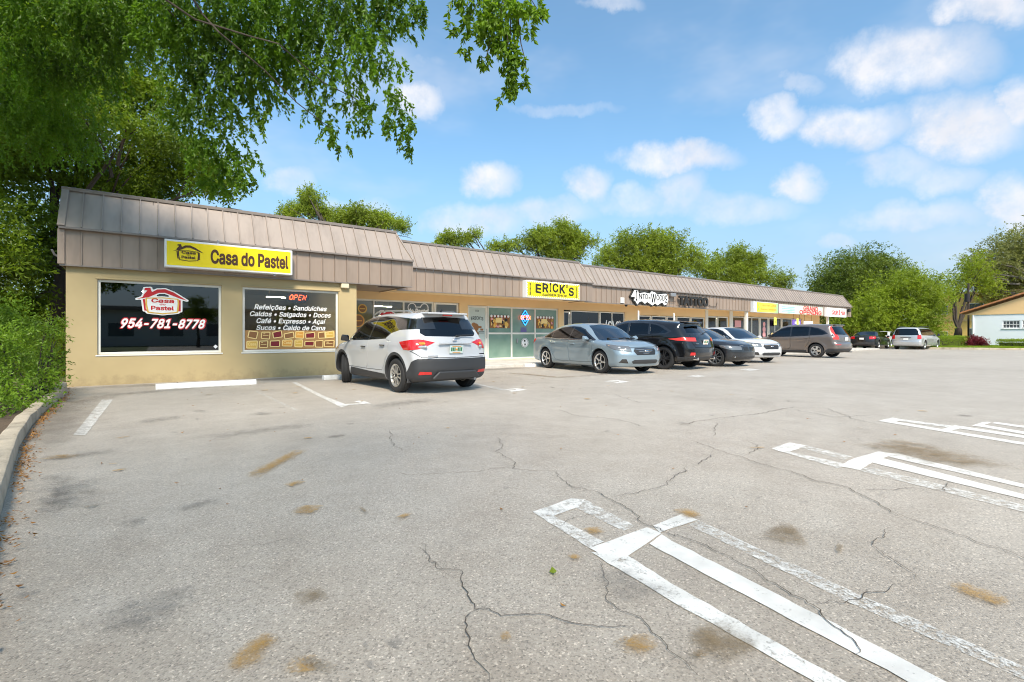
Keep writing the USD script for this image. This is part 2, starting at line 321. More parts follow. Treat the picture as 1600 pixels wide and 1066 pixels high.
CRACKS = [([(1.12, 2.31), (1.11, 2.2), (1.1, 2.1), (1.08, 2.03), (1.13, 2.0), (1.15, 1.94), (1.11, 1.85), (1.09, 1.78), (1.05, 1.69), (1.08, 1.65), (1.08, 1.61), (1.1, 1.57), (1.19, 1.5), (1.25, 1.44), (1.29, 1.39), (1.33, 1.31), (1.39, 1.24), (1.46, 1.21)], 0.018), ([(1.08, 1.65), (1.01, 1.67), (0.98, 1.65), (0.93, 1.59), (0.93, 1.52), (0.91, 1.45), (0.89, 1.38), (0.88, 1.32), (0.86, 1.28)], 0.02), ([(3.0, 4.34), (2.88, 4.01), (2.63, 3.77), (2.48, 3.32), (2.41, 3.2), (2.52, 3.07), (2.62, 2.95), (2.51, 2.72), (2.46, 2.59), (2.48, 2.41), (2.46, 2.19), (2.38, 1.96), (2.31, 1.88), (2.29, 1.71), (2.29, 1.63), (2.32, 1.65), (2.31, 1.48), (2.26, 1.26), (2.24, 1.12), (2.22, 1.0), (2.18, 0.87), (2.08, 0.77), (2.01, 0.67), (1.95, 0.64)], 0.018), ([(2.18, 0.87), (2.4, 0.8), (2.57, 0.76), (2.65, 0.74)], 0.016), ([(1.59, 3.72), (1.62, 3.6), (1.88, 3.44), (2.1, 3.34), (2.26, 3.35), (2.42, 3.21)], 0.016), ([(2.52, 2.26), (2.78, 2.22), (3.04, 2.23), (3.37, 2.36), (3.58, 2.42)], 0.015), ([(1.68, 2.06), (1.81, 2.08), (2.04, 2.13), (2.22, 2.11)], 0.012), ([(1.76, 1.66), (1.63, 1.5), (1.55, 1.41), (1.5, 1.28), (1.5, 1.22), (1.48, 1.18), (1.47, 1.09), (1.45, 0.99), (1.42, 0.89)], 0.012), ([(4.53, 2.99), (4.38, 2.66), (4.3, 2.33), (4.16, 1.93), (4.09, 1.7), (4.04, 1.41), (3.78, 1.18), (3.66, 0.98), (3.6, 0.81), (3.52, 0.63), (3.44, 0.44), (3.41, 0.36)], 0.022), ([(4.04, 1.34), (4.26, 1.19), (4.54, 1.0), (4.82, 0.99)], 0.016), ([(3.39, 0.97), (3.23, 0.95), (3.11, 0.97), (2.95, 0.88), (2.89, 0.81), (2.84, 0.71), (2.74, 0.67)], 0.013), ([(4.99, 2.65), (4.83, 2.46), (4.48, 2.32), (4.37, 2.34)], 0.018), ([(8.15, 3.09), (7.4, 2.49), (7.11, 2.11)], 0.025), ([(5.75, 3.46), (5.44, 3.24), (4.89, 2.97)], 0.02), ([(3.26, 2.32), (3.58, 2.42)], 0.018), ([(4.19, 2.53), (3.88, 2.46), (3.7, 2.37)], 0.02), ([(5.18, 3.59), (5.91, 3.62), (6.74, 3.45), (7.94, 3.47)], 0.03), ([(2.24, 5.41), (2.03, 4.81), (1.92, 4.36)], 0.02), ([(4.85, 5.44), (4.63, 4.75), (4.9, 4.37), (4.76, 3.75)], 0.025), ([(7.67, 3.35), (7.36, 2.73), (7.9, 2.46)], 0.03), ([(6.9, 6.15), (6.39, 5.15), (6.7, 4.65)], 0.03), ([(1.15, 2.36), (1.1, 2.05), (1.08, 1.95)], 0.01), ([(0.17, 2.9), (0.29, 2.92), (0.5, 2.84), (0.7, 2.86)], 0.012)]
STAINS = [([(0.41, 1.96), (0.31, 1.93), (0.24, 1.83), (0.22, 1.77)], 0.05, 'rust'), ([(0.44, 1.77), (0.38, 1.66)], 0.045, 'rust'), ([(0.86, 3.31), (0.73, 3.14)], 0.07, 'rust'), ([(1.23, 5.04), (0.86, 4.55), (0.55, 4.12)], 0.07, 'rust'), ([(0.94, 3.9), (0.77, 3.8)], 0.05, 'rust'), ([(-0.58, 6.04), (-0.7, 5.84)], 0.12, 'rust'), ([(-0.12, 2.44), (-0.03, 2.49), (0.09, 2.49), (0.21, 2.48)], 0.09, 'dark'), ([(0.05, 3.76), (0.25, 3.73), (0.48, 3.78)], 0.09, 'dark'), ([(-0.92, 6.0), (-0.7, 5.93), (-0.43, 5.93), (-0.14, 5.93)], 0.16, 'dark'), ([(-0.61, 5.51), (-0.54, 4.8), (-0.48, 4.11), (-0.49, 3.7)], 0.11, 'dark'), ([(-0.37, 5.09), (-0.44, 4.6), (-0.41, 3.92)], 0.16, 'dark'), ([(-0.17, 3.54), (0.02, 3.69)], 0.08, 'dark'), ([(-0.47, 2.94), (-0.38, 2.82)], 0.04, 'dark'), ([(-0.23, 2.37), (-0.15, 2.43), (0.15, 2.28)], 0.12, 'dark'), ([(6.02, 1.98), (5.97, 1.62), (5.74, 1.26), (5.38, 0.89)], 0.35, 'brown'), ([(2.81, 1.4), (2.82, 1.28), (2.9, 1.18)], 0.16, 'brown'), ([(2.83, 1.04), (2.84, 1.0)], 0.07, 'brown'), ([(3.27, 1.68), (3.29, 1.63)], 0.06, 'dark'), ([(3.46, 1.47), (3.42, 1.41)], 0.05, 'dark'), ([(3.15, 1.37), (3.17, 1.34)], 0.06, 'dark'), ([(4.03, 1.21), (4.04, 1.17)], 0.08, 'dark'), ([(2.86, 0.62), (2.81, 0.5), (2.8, 0.42), (2.79, 0.36)], 0.06, 'rust'), ([(2.69, 1.89), (2.62, 1.66)], 0.06, 'rust'), ([(1.4, 1.19), (1.37, 1.06)], 0.06, 'rust'), ([(1.35, 1.19), (1.35, 1.16)], 0.04, 'rust'), ([(1.51, 0.99), (1.5, 0.94)], 0.04, 'rust'), ([(0.66, 1.64), (0.7, 1.65), (0.74, 1.65)], 0.05, 'dark'), ([(0.6, 1.69), (0.62, 1.69)], 0.03, 'dark'), ([(0.57, 1.58), (0.6, 1.58)], 0.03, 'dark'), ([(1.01, 1.45), (1.06, 1.43)], 0.022, 'rust'), ([(1.22, 2.8), (1.25, 2.73)], 0.045, 'rust'), ([(2.01, 1.99), (1.97, 1.86)], 0.05, 'rust'), ([(1.64, 1.76), (1.72, 1.75)], 0.03, 'rust'), ([(1.72, 1.65), (1.7, 1.42), (1.61, 1.23)], 0.12, 'dark'), ([(1.65, 1.1), (1.64, 0.95), (1.63, 0.82)], 0.13, 'brown'), ([(0.48, 8.29), (0.68, 8.37)], 0.18, 'dark'), ([(1.13, 7.47), (1.39, 7.62)], 0.22, 'dark'), ([(-0.95, 9.72), (-0.61, 11.58), (0.7, 12.09), (3.1, 12.66)], 0.28, 'dark'), ([(0.3, 6.09), (1.11, 6.25), (1.86, 6.32)], 0.2, 'dark'), ([(-0.22, 7.58), (0.17, 7.86), (0.45, 7.84)], 0.2, 'dark'), ([(8.03, 11.8), (8.49, 10.88), (8.52, 9.56), (9.61, 9.25)], 0.12, 'brown'), ([(7.84, 12.56), (8.4, 11.84)], 0.06, 'dark'), ([(2.48, 7.19), (3.16, 7.36), (4.2, 7.57)], 0.3, 'dark'), ([(8.65, 9.46), (10.7, 9.53), (12.72, 9.28)], 0.3, 'dark')]
KERB = [(-1.38, 13.63), (-1.24, 11.82), (-1.21, 9.76), (-1.15, 8.22), (-1.03, 6.74), (-0.85, 5.22), (-0.72, 4.15), (-0.56, 2.81)]
CLUMPS = {'left_back': [(-3.83, 23.97, 11.41, 2.2), (-2.17, 23.99, 12.25, 2.2), (-3.12, 23.45, 9.19, 2.2), (-1.09, 24.43, 10.39, 2.0), (-3.61, 22.56, 6.62, 1.9), (-2.17, 23.99, 7.31, 2.0), (-0.29, 23.84, 8.4, 1.8), (0.75, 24.32, 8.13, 1.6), (1.8, 23.54, 7.74, 1.3), (2.32, 23.15, 7.35, 1.0), (0.32, 24.63, 10.62, 1.5), (-3.12, 23.45, 4.97, 1.7), (-3.61, 22.56, 3.48, 1.4), (-3.09, 25.91, 3.68, 1.6), (-1.57, 26.03, 6.17, 1.8), (0.12, 26.03, 6.97, 1.5), (-4.64, 22.09, 7.45, 2.5), (-4.33, 20.61, 3.74, 2.0), (-4.09, 27.89, 2.25, 1.6), (-3.46, 29.91, 1.79, 1.6), (-4.48, 26.94, 1.2, 1.5), (-1.09, 24.43, 11.88, 1.7), (-1.93, 21.32, 8.29, 1.3), (-2.57, 19.31, 8.86, 1.5), (-0.35, 21.4, 8.3, 0.9), (0.95, 21.68, 8.37, 0.8), (-3.62, 18.84, 8.98, 1.8)], 'left_near': [(-1.72, 11.22, 6.37, 0.9), (-1.13, 10.78, 6.42, 0.9), (-0.58, 11.0, 6.7, 0.9), (0.05, 9.91, 6.42, 0.7), (0.55, 9.54, 6.37, 0.8), (1.14, 9.11, 6.37, 0.8), (1.73, 8.67, 6.42, 0.8), (2.23, 8.3, 6.45, 0.75), (2.74, 7.93, 6.37, 0.6), (3.16, 7.61, 6.48, 0.5), (-1.84, 12.55, 5.97, 1.0), (-1.08, 11.99, 6.03, 0.9), (-0.42, 11.5, 6.56, 0.6), (0.27, 10.37, 6.2, 0.6), (0.82, 9.59, 5.86, 0.75), (1.38, 9.17, 5.86, 0.75), (1.85, 8.58, 5.8, 0.6), (2.4, 8.17, 5.8, 0.55), (2.86, 7.83, 5.8, 0.45), (3.07, 7.68, 5.43, 0.35), (0.57, 9.9, 5.37, 0.5), (1.04, 9.43, 5.16, 0.55), (1.51, 9.08, 5.32, 0.5), (2.06, 8.42, 5.32, 0.4), (2.53, 8.08, 5.22, 0.4), (2.74, 7.93, 4.85, 0.3), (3.22, 7.56, 4.85, 0.28), (3.34, 7.48, 4.44, 0.25), (3.41, 7.43, 4.12, 0.15), (0.83, 9.71, 4.67, 0.45), (0.67, 9.95, 4.22, 0.4), (1.02, 9.69, 4.22, 0.35), (1.33, 9.46, 4.05, 0.25), (1.38, 9.17, 4.57, 0.2), (1.5, 9.09, 4.79, 0.2), (2.27, 8.27, 4.75, 0.28), (2.4, 8.17, 4.38, 0.22), (2.48, 8.11, 4.2, 0.12), (0.55, 10.29, 4.97, 0.4), (1.81, 8.86, 5.54, 0.4), (0.84, 10.32, 3.79, 0.3), (1.16, 10.09, 3.85, 0.3), (1.31, 9.72, 3.71, 0.2), (2.78, 7.89, 4.54, 0.2), (3.16, 7.61, 4.49, 0.2), (3.41, 7.43, 6.37, 0.3), (3.28, 7.52, 6.11, 0.25), (-2.14, 13.4, 5.25, 1.0), (-1.52, 13.56, 5.34, 1.0)], 'droop': [(3.09, 5.17, 5.09, 0.18), (3.31, 5.01, 5.13, 0.3), (3.57, 4.83, 5.09, 0.3), (3.76, 4.69, 5.05, 0.22), (3.06, 5.2, 4.82, 0.15), (3.28, 5.03, 4.86, 0.25), (3.44, 4.92, 4.82, 0.28), (3.47, 4.89, 4.62, 0.22), (3.57, 4.83, 4.58, 0.15), (3.72, 4.71, 4.82, 0.1), (3.82, 4.64, 5.09, 0.12), (3.53, 4.85, 4.39, 0.18), (3.57, 4.83, 4.19, 0.16), (3.53, 4.85, 4.03, 0.12), (3.31, 5.01, 4.5, 0.12), (3.07, 5.19, 4.58, 0.1), (3.71, 4.72, 4.21, 0.06), (3.66, 4.76, 4.46, 0.1)], 'b1': [(9.69, 42.58, 11.51, 1.4), (10.74, 41.8, 12.18, 1.2), (12.42, 40.56, 10.72, 1.6), (13.68, 39.63, 10.83, 1.7), (15.16, 38.54, 10.46, 1.6), (16.29, 37.7, 10.09, 1.0), (10.32, 42.11, 12.81, 0.7), (9.06, 43.04, 10.72, 1.2), (11.16, 41.49, 10.98, 1.4)], 'b2': [(20.55, 37.04, 9.34, 1.1), (21.52, 36.32, 9.45, 1.0), (22.32, 35.73, 9.66, 0.7), (20.02, 37.43, 9.12, 0.6)], 'b3': [(23.86, 34.59, 8.73, 0.9), (24.96, 33.78, 8.73, 1.0), (26.29, 32.8, 8.9, 1.3), (27.17, 32.14, 9.55, 1.6), (28.5, 31.16, 9.83, 1.6), (29.6, 30.35, 9.28, 1.2), (30.48, 29.7, 9.28, 0.7), (27.83, 31.65, 8.46, 1.6), (29.16, 30.67, 8.18, 1.4), (28.5, 31.16, 10.38, 0.9)], 'b4': [(35.85, 33.19, 8.88, 1.6), (37.36, 32.07, 9.63, 2.2), (39.13, 30.77, 10.14, 2.3), (40.89, 29.46, 9.82, 2.3), (42.66, 28.16, 8.75, 2.0), (36.6, 32.63, 7.94, 2.2), (38.62, 31.14, 8.25, 2.6), (40.64, 29.65, 7.94, 2.6), (40.39, 29.84, 10.64, 1.2), (37.87, 31.7, 10.39, 1.3)], 'b5': [(49.69, 30.42, 8.79, 2.2), (51.68, 28.95, 9.5, 2.2), (53.38, 27.69, 9.15, 1.9), (50.83, 29.58, 7.74, 2.6), (52.82, 28.11, 7.74, 2.4), (54.52, 26.85, 7.74, 1.6), (55.83, 25.89, 7.24, 1.4), (51.97, 28.74, 10.35, 1.0), (53.78, 27.4, 9.71, 1.0), (55.94, 25.8, 6.68, 1.2)], 'r1': [(57.69, 22.02, 6.81, 2.2), (59.33, 20.81, 7.83, 3.0), (60.7, 19.8, 8.51, 2.8), (62.34, 18.58, 8.17, 2.6), (58.24, 21.61, 5.79, 2.8), (59.88, 20.4, 5.79, 3.6), (61.79, 18.99, 6.47, 3.4), (63.43, 17.78, 7.49, 2.2), (60.7, 19.8, 4.09, 3.2), (59.88, 20.4, 2.73, 2.6), (58.24, 21.61, 2.05, 2.4), (59.33, 20.81, 1.03, 2.0)], 'r2': [(55.01, 17.16, 3.77, 2.4), (56.48, 16.08, 5.29, 2.5), (58.19, 14.81, 6.21, 2.4), (59.9, 13.55, 5.9, 1.8), (54.28, 17.7, 2.56, 2.0), (55.99, 16.44, 2.86, 2.8), (57.95, 14.99, 4.08, 3.2), (59.17, 14.09, 4.08, 2.4), (58.43, 14.63, 2.25, 2.6), (56.72, 15.9, 1.65, 1.6), (59.17, 14.09, 1.65, 1.4), (55.01, 17.16, 1.65, 1.6)], 'r3': [(70.5, 13.79, 6.92, 2.0), (71.62, 12.97, 8.65, 2.0), (72.17, 12.56, 6.78, 2.2), (69.67, 14.41, 6.09, 1.6)], 'r4': [(77.14, 12.62, 9.45, 2.6), (78.61, 11.53, 10.54, 3.0), (80.38, 10.22, 11.28, 3.4), (82.73, 8.48, 12.01, 4.0), (78.03, 11.96, 7.25, 3.0), (80.09, 10.44, 7.98, 3.6), (82.15, 8.92, 8.35, 4.0), (79.2, 11.09, 5.42, 2.6), (80.97, 9.79, 5.42, 3.0), (85.68, 6.31, 10.91, 4.5), (85.09, 6.74, 7.25, 4.0), (77.14, 12.62, 6.15, 1.8), (76.26, 13.27, 8.35, 1.6)], 'bush': [(-2.0, 10.43, 0.76, 0.7), (-1.75, 10.49, 0.95, 0.55), (-1.59, 11.13, 1.04, 0.5), (-1.54, 11.71, 0.7, 0.34), (-1.58, 9.87, 0.4, 0.5), (-1.51, 10.82, 0.43, 0.38), (-1.52, 11.82, 0.25, 0.28), (-1.56, 9.36, 0.1, 0.4), (-1.43, 10.01, 0.1, 0.38), (-1.66, 8.94, 0.16, 0.5), (-1.81, 11.78, 1.42, 0.4), (-1.98, 11.66, 1.36, 0.45), (-1.65, 12.41, 1.21, 0.4), (-1.57, 12.85, 0.66, 0.26), (-2.31, 11.65, 1.35, 0.7), (-1.61, 11.64, -0.01, 0.2), (-1.5, 8.82, -0.08, 0.25)], 'bush2': [(-1.95, 16.36, 1.16, 0.8), (-2.29, 17.24, 0.51, 0.9), (-1.9, 16.95, 0.27, 0.7), (-1.91, 17.58, 0.83, 0.7), (-2.8, 18.23, 0.49, 1.0), (-1.99, 15.77, -0.04, 0.5)]}

# ------------------------------------------------------------------ plants
def rand_dirs(n):
    d = RNG.normal(size=(n, 3))
    return d / np.linalg.norm(d, axis=1, keepdims=True)


def leaves(base, along, size, aspect=.42, up=.5, fold=.15):
    """folded four-sided leaves: base points, directions, lengths"""
    n = len(base)
    t = along / (np.linalg.norm(along, axis=1, keepdims=True) + 1e-9)
    nr = rand_dirs(n) + np.array([0, 0, up]); s = np.cross(t, nr); s /= np.linalg.norm(s, axis=1, keepdims=True) + 1e-9
    u = np.cross(s, t)
    L = size[:, None]; w = L * aspect * .5
    p0, p2 = base, base + t * L
    m = base + t * L * .5 - u * L * fold
    v = np.stack([p0, m + s * w, p2, m - s * w], 1).reshape(-1, 3)
    k = np.arange(n)[:, None] * 4
    f = np.vstack([k + [0, 1, 2], k + [0, 2, 3]])
    return v, f


def spray_crown(clumps, per_m2, leaf, spray=9, spread=.22, aspect=.45, flat=.8, droop=-.15, jit=.35, shell=2.0, leafvar=.35, sub=15, tuft=.36):
    """leaf sprays spread through ellipsoid clumps, denser towards their outsides"""
    V, F, o = [], [], 0
    kids = []
    for (x, y, z, r) in clumps:      # each clump breaks into smaller tufts with gaps between them
        k = int(np.clip(sub * (.6 + .4 * r), 4, 26)); d = rand_dirs(k); rr = r * tuft * (.7 + .6 * RNG.random(k))
        cc = np.array([x, y, z]) + d * (r * (1 - .55 * tuft) * RNG.random(k) ** .45)[:, None] * np.array([1, 1, flat])
        kids += [(*cc[i], rr[i]) for i in range(k)]
    if sub:
        per_m2 = per_m2 * sum(c[3] ** 2 for c in clumps) / sum(c[3] ** 2 for c in kids); clumps = kids
    for (x, y, z, r) in clumps:
        n = max(6, int(per_m2 * 4 * math.pi * r * r / spray))
        d = rand_dirs(n); rad = RNG.random(n) ** (1 / shell)
        # uneven outline: lobes
        lob = 1 + jit * (meshkit.noise(d * 2.1 + np.array([x, y, z]) * 1.7, 3) - .5) * 2
        c = np.array([x, y, z]) + d * (rad * r * lob)[:, None] * np.array([1, 1, flat])
        keep = meshkit.noise(c * (1.6 / max(.4, r * .6)), 11) > .27
        c, d = c[keep], d[keep]
        n = len(c)
        tw = d * .6 + rand_dirs(n) * .7 + np.array([0, 0, droop])
        tw /= np.linalg.norm(tw, axis=1, keepdims=True)
        sl = spread * (0.6 + .8 * RNG.random(n))
        b = np.repeat(c, spray, 0); t = np.repeat(tw, spray, 0); ln = np.repeat(sl, spray)
        s = np.tile(np.linspace(0, 1, spray), n)
        b = b + t * (s * ln)[:, None] + rand_dirs(len(b)) * (.12 * ln)[:, None]
        al = t * .7 + rand_dirs(len(b)) * .9 + np.array([0, 0, droop])
        v, f = leaves(b, al, leaf * (1 - leafvar / 2 + leafvar * RNG.random(len(b))), aspect)
        V.append(v); F.append(f + o); o += len(v)
    return trimesh.Trimesh(np.vstack(V), np.vstack(F), process=False)


def hanging_crown(clumps, twigs_per_m, leaf, leaves_per=22, length=.55, aspect=.34, hang=.9):
    """drooping twigs that carry narrow leaflets, hung through each clump"""
    V, F, o = [], [], 0
    for (x, y, z, r) in clumps:
        n = max(3, int(twigs_per_m * r * r))
        d = rand_dirs(n); c = np.array([x, y, z]) + d * (RNG.random(n) ** .45 * r)[:, None] * np.array([1, 1, .85])
        ln = length * min(1, .35 + r) * (.5 + .8 * RNG.random(n))
        out = rand_dirs(n) * np.array([1, 1, .35]); out[:, 2] -= .1
        k = leaves_per
        s = np.linspace(0, 1, k)[None, :, None]
        p = c[:, None] + out[:, None] * ln[:, None, None] * (s - .3 * s * s) * .8 - np.array([0, 0, 1.]) * ln[:, None, None] * s * s * hang
        p[..., 2] += (.4 * ln)[:, None]
        t = np.gradient(p, axis=1).reshape(-1, 3); t /= np.linalg.norm(t, axis=1, keepdims=True) + 1e-9
        b = p.reshape(-1, 3)
        al = t * .55 + rand_dirs(len(b)) * .75 + np.array([0, 0, -.35])
        v, f = leaves(b + rand_dirs(len(b)) * .012, al, leaf * (.7 + .6 * RNG.random(len(b))), aspect, up=.8)
        V.append(v); F.append(f + o); o += len(v)
    return trimesh.Trimesh(np.vstack(V), np.vstack(F), process=False)


def limb(p0, p1, r0, r1, sag=.0, seed=0, n=9, wig=.06, sides=7):
    rg = np.random.default_rng(seed)
    p0, p1 = np.array(p0, float), np.array(p1, float); L = np.linalg.norm(p1 - p0)
    m = (p0 + p1) / 2 + np.array([0, 0, sag * L]) + rg.normal(size=3) * wig * L
    s = np.linspace(0, 1, n)[:, None]
    p = (1 - s) ** 2 * p0 + 2 * s * (1 - s) * m + s * s * p1
    p[1:-1] += rg.normal(size=(n - 2, 3)) * wig * .12 * L
    return tube(p, r0 + (r1 - r0) * s[:, 0] ** .8, sides)


def wood(base, fork, clumps, r, seed=0, lead=None, every=1, tip=.02, sag=.12):
    """tapered trunk to the fork, then limbs towards the clumps"""
    base, fork = np.array(base, float), np.array(fork, float)
    s = np.linspace(0, 1, 8)[:, None]; rg = np.random.default_rng(seed)
    p = base + (fork - base) * s; p[1:-1] += rg.normal(size=(6, 3)) * [.05, .05, .01]
    ms = [tube(p, r * (1.25 - .55 * s[:, 0] ** .5) + .25 * r * np.exp(-s[:, 0] * 12), 9)]
    for k, c in enumerate(clumps[::every]):
        c = np.array(c[:3]); st = fork + (base - fork) * rg.random() * .25
        if lead is not None:
            st = np.array(lead)
        rr = r * (.3 + .2 * rg.random())
        ms.append(limb(st, c, rr, tip, sag, seed * 100 + k))
        for j in range(2):
            mid = st + (c - st) * (.45 + .3 * rg.random()); e = c + rg.normal(size=3) * np.linalg.norm(c - st) * .10; e[2] = min(e[2], c[2] + .2)
            ms.append(limb(mid, e, rr * .45, tip * .6, sag * .5, seed * 100 + k * 7 + j, n=6, sides=5))
    return cat_(ms)
# ------------------------------------------------------------------ materials of the place
# asphalt: pale worn binder, visible stones, patches
mat('asphalt', {
    'g': ('geometry', {}),
    'big': ('noise_texture', {'scale': .35, 'detail': 5., 'roughness': .6}),
    'mid': ('noise_texture', {'scale': 2.6, 'detail': 6., 'roughness': .65}),
    'fin': ('noise_texture', {'scale': 60., 'detail': 5., 'roughness': .7}),
    'st': ('voronoi_texture', {'scale': 150., 'feature': 'f1', 'randomness': 1.}),
    'sc': ('separate_color', {}),
    'b1': ('math', {'math_type': 'multiply_add', 'value2': .55, 'value3': -.05}), 'b2': ('math', {'math_type': 'multiply_add', 'value2': .5}),
    'r': ('rgb_ramp', {'ramp': [(.22, (.245, .200, .150)), (.42, (.345, .294, .234)), (.58, (.405, .355, .292)), (.8, (.47, .425, .362))]}),
    'r2': ('rgb_ramp', {'ramp': [(.0, (.42, .41, .40)), (.14, (.70, .69, .68)), (.3, (.94, .935, .93)), (.8, (1.05, 1.045, 1.04)), (.93, (1.25, 1.25, 1.25)), (1., (1.9, 1.9, 1.92))]}),
    'f2': ('rgb_ramp', {'ramp': [(.28, (.55, .53, .51)), (.42, (.94, .935, .93)), (.6, (1.03, 1.03, 1.03)), (.75, (1.18, 1.18, 1.18))]}),
    'm1': ('mix_color', {'blend_type': 'multiply', 'fac': .8, 'use_clamp': False}), 'm2': ('mix_color', {'blend_type': 'multiply', 'fac': .85, 'use_clamp': False}),
    'h': ('math', {'math_type': 'multiply_add', 'value2': -1.2}), 'bm': ('bump', {'strength': .28, 'distance': .004}),
    'p': ('principled_bsdf', {'roughness': .6, 'specular_ior_level': .5, 'sheen_weight': .22, 'sheen_roughness': .45, 'sheen_tint': (1., .97, .94)})},
    [('g.position', x + '.vector') for x in ('big', 'mid', 'fin', 'st')] + [
     ('big.fac', 'b1.value1'), ('mid.fac', 'b2.value1'), ('b1.value', 'b2.value3'), ('b2.value', 'r.fac'), ('st.color', 'sc.color'), ('sc.r', 'r2.fac'), ('fin.fac', 'f2.fac'),
     ('r.color', 'm1.a'), ('r2.color', 'm1.b'), ('m1.result', 'm2.a'), ('f2.color', 'm2.b'), ('m2.result', 'p.base_color'),
     ('st.distance', 'h.value1'), ('fin.fac', 'h.value3'), ('h.value', 'bm.height'), ('bm.normal', 'p.normal')])


def worn(name, color, rough, lo, hi, scale=26., attr='wear', gain=1., fine=110., most=1.):
    """a thin coat that lies on the asphalt and is worn away in spots; the mesh attribute says how much is left"""
    return mat(name, {'g': ('geometry', {}), 'at': ('attribute', {'attribute': attr}), 'n': ('noise_texture', {'scale': scale, 'detail': 6., 'roughness': .7}), 'n2': ('noise_texture', {'scale': fine, 'detail': 2.}),
                      's': ('math', {'math_type': 'multiply_add', 'value2': .55}), 'w': ('math', {'math_type': 'multiply', 'value2': gain}), 'd': ('math', {'math_type': 'subtract'}),
                      'a': ('map_range', {'range_type': 'smoothstep', 'from_min': lo, 'from_max': hi, 'to_max': most}),
                      'cn': ('noise_texture', {'scale': 5., 'detail': 4.}), 'cr': ('rgb_ramp', {'ramp': [(.3, np.array(color) * .8), (.6, color)]}),
                      't': ('transparent_bsdf', {}), 'p': ('principled_bsdf', {'roughness': rough, 'specular_ior_level': .25}), 'm': ('mix_closure', {})},
               [('g.position', 'n.vector'), ('g.position', 'n2.vector'), ('g.position', 'cn.vector'), ('cn.fac', 'cr.fac'), ('n2.fac', 's.value1'), ('n.fac', 's.value3'), ('at.fac', 'w.value1'), ('s.value', 'd.value1'), ('w.value', 'd.value2'), ('d.value', 'a.value'),
                ('cr.color', 'p.base_color'), ('a.result', 'm.fac'), ('t.BSDF', 'm.closure1'), ('p.BSDF', 'm.closure2')], surface='m.closure')


worn('road_paint', (.70, .68, .635), .6, .33, .66, attr='wear', gain=.40, scale=16.)
worn('rust_stain', (.42, .25, .075), .85, .08, .9, attr='gone', gain=.80, scale=20.)
worn('dark_stain', (.12, .108, .098), .8, .22, 1.05, attr='gone', gain=.75, scale=9., most=.6)
worn('dirt_stain', (.12, .10, .082), .85, .0, .9, attr='gone', gain=.55, scale=4., most=.45)  # dirt tone for small spots; on the long strips also painted shade
worn('brown_stain', (.24, .175, .10), .85, .12, .95, attr='gone', gain=.75, scale=9.)
worn('crack_dark', (.10, .082, .065), .9, .05, .3, scale=18., attr='gone', gain=.5)
varied('soil', (.10, .068, .042), .95, .5, 2.5, 30., .8, dist=.03)
varied('ground_far', (.10, .13, .05), .95, .4, .2, 4.)
varied('verge', (.13, .17, .045), .95, .35, 2., 60., .8, dist=.03)
varied('concrete', (.50, .475, .43), .85, .32, 2.2, 55., .35)
varied('kerb_concrete', (.44, .37, .275), .85, .45, 3.2, 60., .5)
varied('stop_white', (.74, .74, .72), .7, .22, 6., 60., .3)
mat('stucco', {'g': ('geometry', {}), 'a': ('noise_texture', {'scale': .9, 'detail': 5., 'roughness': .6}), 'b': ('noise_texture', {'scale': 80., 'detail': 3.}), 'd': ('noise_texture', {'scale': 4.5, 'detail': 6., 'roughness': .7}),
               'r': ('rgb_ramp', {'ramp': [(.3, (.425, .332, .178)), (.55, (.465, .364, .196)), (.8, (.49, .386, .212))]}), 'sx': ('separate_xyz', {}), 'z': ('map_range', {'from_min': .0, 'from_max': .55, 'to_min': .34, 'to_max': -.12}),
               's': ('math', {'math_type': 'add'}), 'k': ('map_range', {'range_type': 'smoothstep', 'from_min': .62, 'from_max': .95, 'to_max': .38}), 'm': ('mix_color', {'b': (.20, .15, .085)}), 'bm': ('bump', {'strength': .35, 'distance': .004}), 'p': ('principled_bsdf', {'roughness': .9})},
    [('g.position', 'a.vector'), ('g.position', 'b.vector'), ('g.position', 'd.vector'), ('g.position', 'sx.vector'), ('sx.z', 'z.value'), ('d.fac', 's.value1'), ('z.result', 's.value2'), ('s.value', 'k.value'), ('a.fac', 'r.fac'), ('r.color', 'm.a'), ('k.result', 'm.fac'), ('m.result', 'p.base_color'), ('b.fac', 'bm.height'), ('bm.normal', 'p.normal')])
varied('stucco_orange', (.80, .565, .30), .9, .08, .8, 90., .3, dist=.004)
varied('soffit', (.78, .58, .33), .85, .12, 1.2, 30.)
varied('metal_slope', (.355, .295, .252), .42, .2, 1.6, 14., stretch=(1, .35, .35), metallic=.25)
varied('metal_fascia', (.328, .252, .200), .46, .2, 1.6, 14., stretch=(1, .35, .2), metallic=.2)
varied('metal_trim', (.235, .20, .178), .45, .2, 4., 30., metallic=.2)
varied('white_frame', (.74, .72, .66), .45, .1, 3., 40.)
varied('alu_frame', (.66, .65, .60), .4, .1, 3., 40., metallic=.3)
plain('cream_box', (.70, .60, .42), .5)
plain('room_wall', (.50, .45, .37), .9); plain('room_dark', (.035, .033, .032), .9); plain('room_floor', (.16, .14, .12), .6); plain('room_teal', (.02, .075, .085), .8)
plain('black', (.015, .015, .016), .45); plain('grey_metal', (.35, .35, .36), .4, metallic=.6); plain('white_plain', (.78, .78, .77), .5); plain('wire_black', (.02, .02, .02), .6)
plain('wood_counter', (.30, .17, .08), .6)
plain('sign_yellow', (.90, .70, .008), .35); plain('sign_yellow2', (.86, .72, .01), .35); plain('ink_brown', (.075, .03, .012), .5); plain('ink_black', (.02, .018, .016), .5)
plain('vinyl_white', (.85, .84, .82), .4); plain('vinyl_red', (.55, .015, .02), .4); plain('vinyl_darkred', (.20, .01, .015), .5); plain('vinyl_gold', (.70, .43, .08), .45); plain('vinyl_cream', (.90, .68, .28), .5)
